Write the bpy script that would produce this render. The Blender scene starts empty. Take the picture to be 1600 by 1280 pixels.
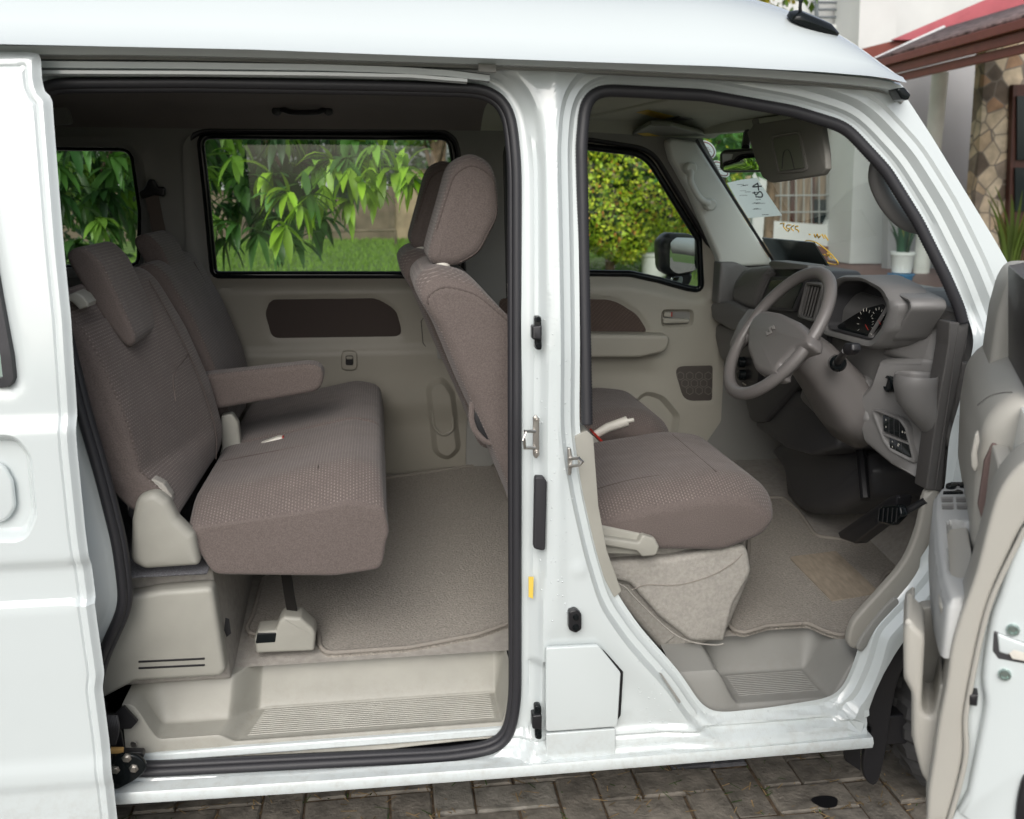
import bpy, bmesh, math, random
import numpy as np
from mathutils import Vector, Matrix
from mathutils.geometry import delaunay_2d_cdt
random.seed(7); rng = np.random.default_rng(7)
SC = bpy.context.scene; COL = SC.collection
# ---------------------------------------------------------------- camera
F = 1500.0
D0, HH, YAW, PIT = 1.9, 1.55, math.radians(7.7), math.radians(13.1)
Vv = np.array([math.sin(YAW)*math.cos(PIT), math.cos(YAW)*math.cos(PIT), -math.sin(PIT)])
Rv = np.array([math.cos(YAW), -math.sin(YAW), 0.0]); Uv = np.cross(Rv, Vv)
def ray(px, py): return Vv + Rv*((px-800)/F) + Uv*((640-py)/F)
_d = ray(812, 640); CAM = np.array([-D0*_d[0]/_d[1], -D0, HH])
cd = bpy.data.cameras.new('camera'); cam = bpy.data.objects.new('camera', cd); COL.objects.link(cam)
cam.location = CAM
cam.rotation_euler = Matrix((Rv, Uv, -Vv)).transposed().to_euler()
cd.sensor_width = 36; cd.sensor_fit = 'HORIZONTAL'; cd.lens = 36*F/1600
cd.clip_start = 0.05; cd.clip_end = 600
cd.dof.use_dof = True; cd.dof.focus_distance = 2.35; cd.dof.aperture_fstop = 5.0
SC.camera = cam
# ---------------------------------------------------------------- world, sun, exposure
w = bpy.data.worlds.new('World'); SC.world = w; w.use_nodes = True
nt = w.node_tree; nt.nodes.clear()
so = nt.nodes.new('ShaderNodeOutputWorld'); sb = nt.nodes.new('ShaderNodeBackground'); sk = nt.nodes.new('ShaderNodeTexSky')
sk.sky_type = 'NISHITA'; sk.sun_disc = False
SUN_EL, SUN_AZ = math.radians(40), math.radians(196)      # azimuth measured from +Y towards +X
sk.sun_elevation = SUN_EL; sk.sun_rotation = SUN_AZ
sk.air_density = 1.0; sk.dust_density = 4.0; sk.ozone_density = 1.0
hs = nt.nodes.new('ShaderNodeHueSaturation'); hs.inputs['Saturation'].default_value = 0.45
nt.links.new(sk.outputs[0], hs.inputs['Color']); nt.links.new(hs.outputs[0], sb.inputs[0]); sb.inputs[1].default_value = 0.15
nt.links.new(sb.outputs[0], so.inputs[0])
sl = bpy.data.lights.new('sun', 'SUN'); sl.energy = 1.4; sl.angle = math.radians(50); sl.color = (1.0, 0.985, 0.96)
sun = bpy.data.objects.new('sun', sl); COL.objects.link(sun)
sd = Vector((math.sin(SUN_AZ)*math.cos(SUN_EL), math.cos(SUN_AZ)*math.cos(SUN_EL), math.sin(SUN_EL)))
sun.rotation_euler = sd.to_track_quat('Z', 'Y').to_euler()
SC.view_settings.view_transform = 'Standard'; SC.view_settings.look = 'None'
SC.view_settings.exposure = 0.20; SC.view_settings.gamma = 1.0
SC.render.engine = 'CYCLES'
try:
    SC.cycles.max_bounces = 10; SC.cycles.diffuse_bounces = 6; SC.cycles.transparent_max_bounces = 16
except Exception: pass
# ---------------------------------------------------------------- points from the tracing
def _P(d, t): p = CAM + d*t; return Vector(p)
def PY(px, py, Y): d = ray(px, py); return _P(d, (Y-CAM[1])/d[1])
def PZ(px, py, Z): d = ray(px, py); return _P(d, (Z-CAM[2])/d[2])
def PX(px, py, X): d = ray(px, py); return _P(d, (X-CAM[0])/d[0])
def PP(px, py, o, n):
    d = ray(px, py); o = np.array(o); n = np.array(n); return _P(d, float(np.dot(o-CAM, n)/np.dot(d, n)))
def TB(z): return 0.085*max(0.0, (z-1.2)/0.6)**1.3
def B(px, py, off=0.0):
    y = off
    for _ in range(6): p = PY(px, py, y); y = TB(p.z)+off
    return PY(px, py, y)
# ---------------------------------------------------------------- curves
def rp(pts, r=10, k=5, closed=True):
    """polygon with rounded corners; pts (x, y[, r])"""
    n = len(pts); out = []
    for i in range(n):
        p = np.array(pts[i][:2], float); rr = pts[i][2] if len(pts[i]) > 2 else r
        if not closed and i in (0, n-1): out.append(tuple(p)); continue
        a = np.array(pts[i-1][:2], float)-p; b = np.array(pts[(i+1) % n][:2], float)-p
        la, lb = np.linalg.norm(a), np.linalg.norm(b)
        if rr <= 0: out.append(tuple(p)); continue
        a /= la; b /= lb
        c = float(np.clip(np.dot(a, b), -1, 1)); ang = math.acos(c)
        t = min(rr/max(math.tan(ang/2), 1e-4), la*.48, lb*.48)
        p0, p1 = p+a*t, p+b*t
        for j in range(k+1):
            s = j/k; q = (1-s)**2*p0+2*s*(1-s)*p+s*s*p1; out.append(tuple(q))
    return out
def cr(pts, m=6, closed=False):
    """Catmull-Rom through points (any dimension)"""
    P = [np.array(p, float) for p in pts]; n = len(P); out = []
    rngi = range(n) if closed else range(n-1)
    for i in rngi:
        if closed: a, b, c, d = P[i-1], P[i], P[(i+1) % n], P[(i+2) % n]
        else: a, b, c, d = P[max(i-1, 0)], P[i], P[i+1], P[min(i+2, n-1)]
        for j in range(m):
            t = j/m; out.append(.5*((2*b)+(-a+c)*t+(2*a-5*b+4*c-d)*t*t+(-a+3*b-3*c+d)*t**3))
    if not closed: out.append(P[-1])
    return [tuple(float(v) for v in q) for q in out]
def res(pts, n, closed=True):
    P = np.array([tuple(p) for p in pts], float)
    if closed: P = np.vstack([P, P[:1]])
    s = np.concatenate([[0], np.cumsum(np.linalg.norm(np.diff(P, axis=0), axis=1))])
    t = np.linspace(0, s[-1], n+1)[:-1] if closed else np.linspace(0, s[-1], n)
    return [tuple(np.interp(v, s, P[:, k]) for k in range(P.shape[1])) for v in t]
def plen(P, closed=True):
    P = np.array([tuple(p) for p in P]); d = np.diff(np.vstack([P, P[:1]]) if closed else P, axis=0); return float(np.linalg.norm(d, axis=1).sum())
# ---------------------------------------------------------------- object makers
def tag(o, label=None, cat=None, group=None, kind=None):
    if label: o['label'] = label
    if cat: o['category'] = cat
    if group: o['group'] = group
    if kind: o['kind'] = kind
    return o
def thing(name, label, cat, loc=(0, 0, 0), group=None):
    o = bpy.data.objects.new(name, None); COL.objects.link(o); o.location = loc; o.empty_display_size = .1
    return tag(o, label, cat, group)
def mesh(name, V, Fc, mat, parent=None, sharp=35, bevel=0, sub=0, solid=0, segs=2, mats=None):
    me = bpy.data.meshes.new(name); me.from_pydata([tuple(v) for v in V], [], [tuple(f) for f in Fc]); me.validate(); 
    bm = bmesh.new(); bm.from_mesh(me); bmesh.ops.remove_doubles(bm, verts=bm.verts, dist=1e-5); bmesh.ops.recalc_face_normals(bm, faces=bm.faces); bm.to_mesh(me); bm.free()
    me.shade_smooth()
    if sharp: me.set_sharp_from_angle(angle=math.radians(sharp))
    o = bpy.data.objects.new(name, me); COL.objects.link(o)
    me.materials.append(mat)
    if solid: m = o.modifiers.new('s', 'SOLIDIFY'); m.thickness = abs(solid); m.offset = -1 if solid > 0 else 1
    if bevel:
        m = o.modifiers.new('b', 'BEVEL'); m.width = bevel; m.segments = segs; m.limit_method = 'ANGLE'; m.angle_limit = math.radians(40); m.harden_normals = False
    if sub: m = o.modifiers.new('u', 'SUBSURF'); m.levels = sub; m.render_levels = sub
    if parent is not None:
        o.parent = parent
        # roots sit at their base: keep the child's world placement
        r = parent; off = Vector((0, 0, 0))
        while r is not None: off += r.location; r = r.parent
        o.location = -off
    return o
def loft(loops, cap0=True, cap1=True, closed=True):
    n = len(loops[0]); V = [tuple(p) for L in loops for p in L]; Fc = []
    for i in range(len(loops)-1):
        for j in range(n if closed else n-1):
            a = i*n+j; b = i*n+(j+1) % n; Fc.append((a, b, b+n, a+n))
    if cap0: Fc.append(tuple(range(n))[::-1])
    if cap1: Fc.append(tuple((len(loops)-1)*n+j for j in range(n)))
    return V, Fc
def inset(L, w, d, sm=2):
    P = np.array([tuple(p) for p in L]); w = np.array(w, float); w /= np.linalg.norm(w)
    t = np.roll(P, -1, 0)-np.roll(P, 1, 0); t -= np.outer(t@w, w); nrm = np.cross(w, t); nrm /= np.linalg.norm(nrm, axis=1)[:, None]+1e-12
    for _ in range(sm): nrm = nrm+.5*(np.roll(nrm, 1, 0)+np.roll(nrm, -1, 0)); nrm /= np.linalg.norm(nrm, axis=1)[:, None]+1e-12
    c = P.mean(0)
    A = np.dot(np.cross(P-c, np.roll(P, -1, 0)-c).sum(0), w)
    Q = P+nrm*d*(1 if A > 0 else -1)
    if d > 2e-4:      # pull folded corners back to where the offset sides meet
        e1 = np.cross(w, [.31, .52, .79]); e1 /= np.linalg.norm(e1); e2 = np.cross(w, e1)
        p2 = np.c_[P@e1, P@e2]; q2 = np.c_[Q@e1, Q@e2]; ok = (segd(q2, p2) > d*.96) & inside(q2, p2); n = len(P)
        if ok.any() and not ok.all():
            idx = np.where(ok)[0]
            for k, a in enumerate(idx):
                b = idx[(k+1) % len(idx)]; g = (b-a) % n
                if g > 1:
                    m = .5*(Q[a]+Q[b])
                    for j in range(1, g): t = j/g; Q[(a+j) % n] = Q[a]*(1-t)+Q[b]*t
        elif not ok.any(): Q = c+(P-c)*.02
    return Q
def rext(name, LA, LB, r, mat, parent=None, nr=4, mid=1, pa=1, pb=1, **k):
    """loop LA (front) to LB (back): closed body with rounded rims (pa/pb: rims rounded?)"""
    A = np.array([tuple(p) for p in LA]); Bb = np.array([tuple(p) for p in LB]); w = Bb.mean(0)-A.mean(0); T = np.linalg.norm(w); w /= T
    sec = []
    rr = min(r, T*.49)
    def at(s, ins):
        L = A*(1-s)+Bb*s
        return inset(L, w, ins) if ins else L
    if pa:
        for i in range(nr+1):
            th = math.pi/2*i/nr; sec.append(at(rr*(1-math.cos(th))/T if 0 else rr*(1-math.sin(math.pi/2-th)) / T*0+rr*(1-math.cos(math.pi/2*(i/nr)))/T, rr*(1-math.sin(math.pi/2*(i/nr)))))
    else: sec.append(A)
    for i in range(1, mid+1):
        s = i/(mid+1); sec.append(at(s*(1-2*rr/T)+rr/T, 0))
    if pb:
        for i in range(nr+1):
            th = math.pi/2*(1-i/nr); sec.append(at(1-rr*(1-math.cos(th))/T, rr*(1-math.sin(th))))
    else: sec.append(Bb)
    V, Fc = loft(sec); return mesh(name, V, Fc, mat, parent, **k)
def ext(name, pts, Y0, Y1, mat, parent=None, r=0.006, f=None, **k):
    """px outline cut at depth Y0 and drawn back to Y1 keeping its X/Z shape"""
    L = [PY(p[0], p[1], Y0) for p in pts]; L2 = [Vector((p.x, Y1, p.z)) for p in L]
    return rext(name, L, L2, r, mat, parent, **k)
def frames(P, N, closed):
    P = np.array([tuple(p) for p in P]); n = len(P)
    T = (np.roll(P, -1, 0)-np.roll(P, 1, 0)) if closed else np.gradient(P, axis=0)
    T /= np.linalg.norm(T, axis=1)[:, None]+1e-12
    Nn = np.array(N, float)
    if Nn.ndim == 1: Nn = np.tile(Nn, (n, 1))
    Bn = np.cross(T, Nn); Bn /= np.linalg.norm(Bn, axis=1)[:, None]+1e-12
    Nn = np.cross(Bn, T)
    return P, T, Nn, Bn
def sweep(name, path, prof, mat, parent=None, N=(0, 1, 0), closed=False, scale=None, pclosed=True, **k):
    P, T, Nn, Bn = frames(path, N, closed); loops = []
    for i in range(len(P)):
        s = 1 if scale is None else scale(i/(len(P)-1))
        loops.append([P[i]+Bn[i]*a*s+Nn[i]*b*s for a, b in prof])
    if closed: loops.append(loops[0])
    V, Fc = loft(loops, not closed and pclosed, not closed and pclosed, pclosed); return mesh(name, V, Fc, mat, parent, **k)
def circ(r, n=10, r2=None): return [(r*math.cos(2*math.pi*i/n), (r2 or r)*math.sin(2*math.pi*i/n)) for i in range(n)]
def tube(name, path, r, mat, parent=None, N=None, closed=False, n=8, **k):
    P = np.array([tuple(p) for p in path])
    if N is None:
        d = P.max(0)-P.min(0); N = np.eye(3)[int(np.argmin(d))]+np.array([.01, .013, .017])
    return sweep(name, path, circ(r, n), mat, parent, N=N, closed=closed, **k)
def boxm(name, c, s, mat, parent=None, bevel=.004, rot=None, **k):
    V = [Vector(((i & 1)-.5, ((i >> 1) & 1)-.5, ((i >> 2) & 1)-.5)) for i in range(8)]
    V = [Vector((v.x*s[0], v.y*s[1], v.z*s[2])) for v in V]
    if rot is not None: V = [rot @ v for v in V]
    V = [v+Vector(c) for v in V]
    return mesh(name, V, [(0, 1, 3, 2), (4, 6, 7, 5), (0, 4, 5, 1), (2, 3, 7, 6), (0, 2, 6, 4), (1, 5, 7, 3)], mat, parent, bevel=bevel, **k)
def lathe(name, c, axis, prof, mat, parent=None, n=24, **k):
    """prof: (radius, along axis)"""
    a = Vector(axis).normalized(); u = a.orthogonal().normalized(); v = a.cross(u); c = Vector(c)
    loops = [[c+a*h+(u*math.cos(2*math.pi*i/n)+v*math.sin(2*math.pi*i/n))*max(r, 1e-4) for i in range(n)] for r, h in prof]
    V, Fc = loft(loops); return mesh(name, V, Fc, mat, parent, **k)
def merge(name, objs, parent=None):
    """join freshly made meshes (same thing, surface detail) into one"""
    bm = bmesh.new(); mats = []; dg = bpy.context.evaluated_depsgraph_get
    V = []; 
    me = bpy.data.meshes.new(name)
    for o in objs:
        t = o.data.copy(); 
        for i, m in enumerate(o.data.materials):
            if m not in mats: mats.append(m)
        idx = [mats.index(m) for m in o.data.materials]
        k0 = len(bm.faces); bm.from_mesh(t); bm.faces.ensure_lookup_table()
        for f in bm.faces[k0:]: f.material_index = idx[f.material_index] if f.material_index < len(idx) else 0
        bpy.data.meshes.remove(t)
    bm.to_mesh(me); bm.free()
    for m in mats: me.materials.append(m)
    no = bpy.data.objects.new(name, me); COL.objects.link(no); no.parent = objs[0].parent; no.location = objs[0].location
    if objs[0].modifiers and objs[0].modifiers[0].type == 'BEVEL':
        m0 = objs[0].modifiers[0]; m = no.modifiers.new('b', 'BEVEL'); m.width = m0.width; m.segments = m0.segments; m.limit_method = 'ANGLE'; m.angle_limit = m0.angle_limit
    for o in objs: bpy.data.objects.remove(o)
    return no
def lap(P, it=6, closed=True):
    P = np.array([tuple(p) for p in P], float)
    for _ in range(it):
        if closed: P = .5*P+.25*(np.roll(P, 1, 0)+np.roll(P, -1, 0))
        else: Q = P.copy(); Q[1:-1] = .5*P[1:-1]+.25*(P[2:]+P[:-2]); P = Q
    return P
def segd(P, L):
    """distance of points P (n,2) to closed polyline L"""
    L = np.array(L); A = L; Bb = np.roll(L, -1, 0); out = np.full(len(P), 1e9)
    for a, b in zip(A, Bb):
        ab = b-a; t = np.clip(((P-a)@ab)/(ab@ab+1e-12), 0, 1); d = np.hypot(*(P-(a+t[:, None]*ab)).T); out = np.minimum(out, d)
    return out
def inside(P, L):
    L = np.array(L); r = np.zeros(len(P), bool); j = len(L)-1
    for i in range(len(L)):
        xi, yi = L[i]; xj, yj = L[j]
        c = ((yi > P[:, 1]) != (yj > P[:, 1])) & (P[:, 0] < (xj-xi)*(P[:, 1]-yi)/(yj-yi+1e-15)+xi); r ^= c; j = i
    return r
def sheet(name, outer, holes, yf, mat, parent=None, step=.012, rings=(), ret=0, retouter=0, to3=None, sharp=30, ringloops=None, feats=(), **k):
    """2D sheet (u,v) with holes; yf(P, douter, dholes)->offset; to3(u,v,off)->3D"""
    loops = [outer]+list(holes)
    loops = [res(L, max(8, int(plen(L)/step*1.0))) for L in loops]
    O = np.array(loops[0]); mn, mx = O.min(0), O.max(0)
    gx, gy = np.meshgrid(np.arange(mn[0]+step/2, mx[0], step), np.arange(mn[1]+step/2, mx[1], step)); G = np.c_[gx.ravel(), gy.ravel()]
    def valid(Q, m):
        ok = inside(Q, loops[0])
        for L in loops[1:]: ok &= ~inside(Q, L)
        Q = Q[ok]
        for L in loops:
            if len(Q): Q = Q[segd(Q, L) > m]
        return Q
    rgs = []
    for d in rings:
        for li, L in enumerate(loops):
            if ringloops is not None and li not in ringloops: continue
            A = np.array(L); t = np.roll(A, -1, 0)-np.roll(A, 1, 0); nn = np.c_[-t[:, 1], t[:, 0]]/(np.linalg.norm(t, axis=1)[:, None]+1e-9)
            for s in (1, -1): rgs.append(A+nn*d*s)
    mr = min(rings)*.9 if rings else step*.5
    G = valid(G, (max(rings)*1.0+step*.4 if (rings and ringloops is None) else step*.45))
    if rgs:
        R = valid(np.vstack(rgs), mr)
        if ringloops is not None and len(G):
            # thin the grid near the rings
            for li in ringloops: G = G[segd(G, loops[li]) > max(rings)+step*.4]
        G = np.vstack([G, R])
    for FL_, ds_ in feats:
        A = np.array(res(FL_, max(12, int(plen(FL_)/.006)))); t = np.roll(A, -1, 0)-np.roll(A, 1, 0); nn = np.c_[-t[:, 1], t[:, 0]]/(np.linalg.norm(t, axis=1)[:, None]+1e-9)
        Q = valid(np.vstack([A+nn*d for d in ds_]), mr); m_ = max(abs(d) for d in ds_)
        dd_ = segd(Q, A.tolist()); Q = Q[(dd_ > -1)]
        if len(G): G = G[segd(G, A.tolist()) > m_+.003]
        G = np.vstack([G, Q]) if len(G) else Q
    V = []; E = []
    for L in loops:
        b = len(V); V += [tuple(p) for p in L]; E += [(b+i, b+(i+1) % len(L)) for i in range(len(L))]
    nl = len(V); V += [tuple(p) for p in G]
    vo, eo, fo, *_ = delaunay_2d_cdt([Vector(v) for v in V], E, [], 0, 1e-6)
    VV = np.array([(v.x, v.y) for v in vo]); FF = np.array([f[:3] for f in fo])
    c = VV[FF].mean(1); ok = inside(c, loops[0])
    for L in loops[1:]: ok &= ~inside(c, L)
    FF = FF[ok]
    do = segd(VV, loops[0]); dh = [segd(VV, L) for L in loops[1:]]
    off = yf(VV, do, dh) if callable(yf) else np.full(len(VV), float(yf))
    f3 = to3 or (lambda u, v, o: (u, o, v))
    V3 = [f3(a, b, o) for (a, b), o in zip(VV, off)]
    F3 = [tuple(int(q) for q in f) for f in FF]
    key = {(round(a, 5), round(b, 5)): i for i, (a, b) in enumerate(VV)}
    for li, L in enumerate(loops):
        rt = retouter if li == 0 else ret
        if not rt: continue
        ids = [key.get((round(p[0], 5), round(p[1], 5))) for p in L]; b = len(V3)
        if any(i is None for i in ids): continue
        for i in ids: V3.append(f3(VV[i][0], VV[i][1], off[i]+rt))
        n = len(ids)
        for i in range(n): F3.append((ids[i], ids[(i+1) % n], b+(i+1) % n, b+i))
    return mesh(name, V3, F3, mat, parent, sharp=sharp, **k)
def SS(x, a, b): t = np.clip((x-a)/(b-a), 0, 1); return t*t*(3-2*t)
# ---------------------------------------------------------------- text
def text(name, body, size, mat, parent, o, ux, uy, thick=.0006, bold=False, shear=0):
    """lettering as a mesh standing at o, running along ux, upright along uy"""
    cu = bpy.data.curves.new(name, 'FONT'); cu.body = body; cu.size = size; cu.extrude = thick; cu.align_x = 'CENTER'; cu.align_y = 'CENTER'; cu.shear = shear
    t = bpy.data.objects.new(name+'_c', cu); COL.objects.link(t); bpy.context.view_layer.update()
    me = bpy.data.meshes.new_from_object(t); bpy.data.objects.remove(t); ux = Vector(ux).normalized(); uy = Vector(uy).normalized(); uz = ux.cross(uy)
    M = Matrix((ux, uy, uz)).transposed().to_4x4(); M.translation = Vector(o); me.transform(M)
    ob = bpy.data.objects.new(name, me); COL.objects.link(ob); me.materials.clear(); me.materials.append(mat)
    if parent is not None:
        ob.parent = parent; r = parent; off = Vector((0, 0, 0))
        while r is not None: off += r.location; r = r.parent
        ob.location = -off
    return ob
# ---------------------------------------------------------------- materials
def _n(nt, t, **k):
    n = nt.nodes.new('ShaderNode'+t)
    for a, b in k.items():
        if a in n.inputs.keys(): n.inputs[a].default_value = b
        else: setattr(n, a, b)
    return n
def mat(name, col, rough=.5, metal=0, coat=0, spec=.5, bump=0, bscale=200, var=0, vscale=8, btype='NOISE', coord='Object', fine=None, sheen=0, stretch=None, bdist=.001):
    m = bpy.data.materials.new(name); m.use_nodes = True; t = m.node_tree; b = t.nodes['Principled BSDF']
    b.inputs['Base Color'].default_value = (*col, 1); b.inputs['Roughness'].default_value = rough; b.inputs['Metallic'].default_value = metal
    b.inputs['Coat Weight'].default_value = coat; b.inputs['Specular IOR Level'].default_value = spec
    if coat: b.inputs['Coat Roughness'].default_value = .04
    if sheen: b.inputs['Sheen Weight'].default_value = sheen
    tc = _n(t, 'TexCoord'); src = tc.outputs[coord]
    if stretch:
        mp = _n(t, 'Mapping'); mp.inputs['Scale'].default_value = stretch; t.links.new(src, mp.inputs[0]); src = mp.outputs[0]
    if var:
        no = _n(t, 'TexNoise', Scale=vscale, Detail=5.0); t.links.new(src, no.inputs['Vector'])
        r = _n(t, 'MapRange'); r.inputs['From Min'].default_value = .3; r.inputs['From Max'].default_value = .7; r.inputs['To Min'].default_value = 1-var; r.inputs['To Max'].default_value = 1+var
        t.links.new(no.outputs['Fac'], r.inputs['Value'])
        mx = _n(t, 'VectorMath', operation='SCALE'); mx.inputs[0].default_value = col; t.links.new(r.outputs[0], mx.inputs['Scale']); t.links.new(mx.outputs[0], b.inputs['Base Color'])
    if bump:
        if btype == 'VORONOI': no = _n(t, 'TexVoronoi', Scale=bscale)
        else: no = _n(t, 'TexNoise', Scale=bscale, Detail=4.0)
        t.links.new(src, no.inputs['Vector']); bp = _n(t, 'Bump', Strength=bump, Distance=bdist); t.links.new(no.outputs[0], bp.inputs['Height']); t.links.new(bp.outputs[0], b.inputs['Normal'])
    return m
def fabric(name, col, fleck, ud, amp=1.0, s=.0088, side=False):
    """woven seat cloth: rows of pale flecks on faces seen from the front, plain weave on the flanks"""
    m = bpy.data.materials.new(name); m.use_nodes = True; t = m.node_tree; b = t.nodes['Principled BSDF']; b.inputs['Roughness'].default_value = .85
    b.inputs['Specular IOR Level'].default_value = .25; b.inputs['Sheen Weight'].default_value = .15
    tc = _n(t, 'TexCoord'); dt = _n(t, 'VectorMath', operation='DOT_PRODUCT'); dt.inputs[1].default_value = ud; t.links.new(tc.outputs['Object'], dt.inputs[0])
    sp = _n(t, 'SeparateXYZ'); t.links.new(tc.outputs['Object'], sp.inputs[0]); cb = _n(t, 'CombineXYZ'); t.links.new(sp.outputs['X' if side else 'Y'], cb.inputs['X']); t.links.new(dt.outputs['Value'], cb.inputs['Y'])
    br = _n(t, 'TexBrick', Scale=1.0); br.inputs['Brick Width'].default_value = s; br.inputs['Row Height'].default_value = s*.8; br.inputs['Mortar Size'].default_value = s*.32; br.inputs['Mortar Smooth'].default_value = .35
    br.inputs['Color1'].default_value = (1, 1, 1, 1); br.inputs['Color2'].default_value = (.65, .65, .65, 1); br.inputs['Mortar'].default_value = (0, 0, 0, 1); t.links.new(cb.outputs[0], br.inputs['Vector'])
    ge = _n(t, 'NewGeometry'); sn = _n(t, 'SeparateXYZ'); t.links.new(ge.outputs['Normal'], sn.inputs[0]); ab = _n(t, 'Math', operation='ABSOLUTE'); t.links.new(sn.outputs['Y'], ab.inputs[0])
    mr = _n(t, 'MapRange'); mr.inputs['From Min'].default_value = 2.0 if side else .72; mr.inputs['From Max'].default_value = 1.5 if side else .6; t.links.new(ab.outputs[0], mr.inputs['Value'])
    nz = _n(t, 'TexNoise', Scale=22.0, Detail=2.0); t.links.new(tc.outputs['Object'], nz.inputs['Vector']); m2 = _n(t, 'MapRange'); m2.inputs['From Min'].default_value = .35; m2.inputs['From Max'].default_value = .65; m2.inputs['To Min'].default_value = .45; t.links.new(nz.outputs['Fac'], m2.inputs['Value'])
    mu = _n(t, 'Math', operation='MULTIPLY'); t.links.new(br.outputs['Color'], mu.inputs[0]); t.links.new(mr.outputs[0], mu.inputs[1])
    mu2 = _n(t, 'Math', operation='MULTIPLY'); t.links.new(mu.outputs[0], mu2.inputs[0]); t.links.new(m2.outputs[0], mu2.inputs[1])
    mix = _n(t, 'MixRGB'); mix.inputs['Color1'].default_value = (*col, 1); mix.inputs['Color2'].default_value = (*fleck, 1); t.links.new(mu2.outputs[0], mix.inputs['Fac'])
    wv = _n(t, 'TexNoise', Scale=420.0, Detail=1.0); t.links.new(tc.outputs['Object'], wv.inputs['Vector'])
    m3 = _n(t, 'MapRange'); m3.inputs['From Min'].default_value = .3; m3.inputs['From Max'].default_value = .7; m3.inputs['To Min'].default_value = .82; m3.inputs['To Max'].default_value = 1.18; t.links.new(wv.outputs['Fac'], m3.inputs['Value'])
    ml = _n(t, 'VectorMath', operation='SCALE'); t.links.new(mix.outputs[0], ml.inputs[0]); t.links.new(m3.outputs[0], ml.inputs['Scale']); t.links.new(ml.outputs[0], b.inputs['Base Color'])
    ad = _n(t, 'Math', operation='ADD'); t.links.new(mu.outputs[0], ad.inputs[0]); t.links.new(wv.outputs['Fac'], ad.inputs[1])
    lw_ = _n(t, 'TexNoise', Scale=7.0, Detail=2.0); t.links.new(tc.outputs['Object'], lw_.inputs['Vector']); b0 = _n(t, 'Bump', Strength=.35, Distance=.03); t.links.new(lw_.outputs['Fac'], b0.inputs['Height'])
    bp = _n(t, 'Bump', Strength=.6*amp, Distance=.0014); t.links.new(ad.outputs[0], bp.inputs['Height']); t.links.new(b0.outputs[0], bp.inputs['Normal']); t.links.new(bp.outputs[0], b.inputs['Normal'])
    return m
def glass(name, tint=(.9, .95, .92), refl=1.0):
    m = bpy.data.materials.new(name); m.use_nodes = True; t = m.node_tree; t.nodes.clear(); o = _n(t, 'OutputMaterial'); tr = _n(t, 'BsdfTransparent'); tr.inputs[0].default_value = (*tint, 1)
    gl = _n(t, 'BsdfGlossy'); gl.inputs['Roughness'].default_value = .01; gl.inputs['Color'].default_value = (1, 1, 1, 1); lw = _n(t, 'LayerWeight'); lw.inputs['Blend'].default_value = .5; pw = _n(t, 'Math', operation='POWER'); pw.inputs[1].default_value = 5.0; t.links.new(lw.outputs['Facing'], pw.inputs[0]); fr = _n(t, 'Math', operation='MULTIPLY_ADD'); fr.inputs[1].default_value = .92; fr.inputs[2].default_value = .05; t.links.new(pw.outputs[0], fr.inputs[0]); mu = _n(t, 'Math', operation='MULTIPLY'); mu.inputs[1].default_value = refl
    mx = _n(t, 'MixShader'); t.links.new(fr.outputs[0], mu.inputs[0]); t.links.new(mu.outputs[0], mx.inputs[0]); t.links.new(tr.outputs[0], mx.inputs[1]); t.links.new(gl.outputs[0], mx.inputs[2]); t.links.new(mx.outputs[0], o.inputs[0])
    return m
M = {}
M['white'] = mat('white_paint', (.56, .61, .615), .24, coat=1, var=.012, vscale=3)
M['seal'] = mat('rubber', (.022, .022, .026), .5, bump=.35, bscale=500)
M['black'] = mat('black_plastic', (.012, .012, .014), .38, bump=.1, bscale=600)
M['gloss_black'] = mat('gloss_black', (.006, .008, .009), .12, spec=.3)
M['beige'] = mat('beige_plastic', (.31, .305, .27), .48, bump=.15, bscale=600, var=.06, vscale=14)
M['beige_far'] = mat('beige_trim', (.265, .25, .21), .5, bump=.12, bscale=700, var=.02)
M['greytrim'] = mat('grey_trim', (.25, .25, .235), .55, bump=.15, bscale=600, var=.03)
M['dash'] = mat('dash_plastic', (.148, .145, .142), .45, bump=.18, bscale=900, var=.02)
M['dash_dark'] = mat('dash_dark_plastic', (.045, .045, .048), .45, bump=.15, bscale=700)
M['wheel'] = mat('steering_plastic', (.125, .117, .113), .38, bump=.2, bscale=800)
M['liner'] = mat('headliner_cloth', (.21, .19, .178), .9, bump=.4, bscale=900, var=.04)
M['liner_lit'] = mat('headliner_lit_cloth', (.50, .52, .42), .9, bump=.4, bscale=900, var=.04)  # same headliner cloth, windscreen light and green cast put into its colour
M['carpet'] = mat('carpet', (.34, .32, .29), .95, bump=.9, bscale=420, var=.12, vscale=60, bdist=.003)
M['seatcarpet'] = mat('seat_base_carpet', (.34, .325, .295), .95, bump=.8, bscale=520, var=.12, vscale=120, bdist=.002)
M['mat'] = mat('mat_loop', (.30, .277, .245), .95, bump=1.0, bscale=190, var=.2, vscale=150, bdist=.005, stretch=(1, 1.6, 1))
M['mat_edge'] = mat('mat_edge', (.25, .228, .20), .9, bump=.8, bscale=300, bdist=.003)
M['metalfloor'] = mat('speckled_floor', (.13, .13, .14), .5, bump=1, bscale=260, var=.5, vscale=260, bdist=.003)
M['steel'] = mat('steel', (.55, .53, .5), .3, metal=1, bump=.1)
M['alu'] = mat('alu', (.6, .62, .62), .35, metal=1)
M['belt'] = mat('belt_webbing', (.014, .013, .012), .9, spec=.08, bump=.4, bscale=900)
M['beltbrown'] = mat('belt_brown', (.13, .105, .09), .8, bump=.4, bscale=900)
M['red'] = mat('red_plastic', (.42, .03, .02), .4)
M['ivory'] = mat('ivory_plastic', (.62, .60, .54), .4)
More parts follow.
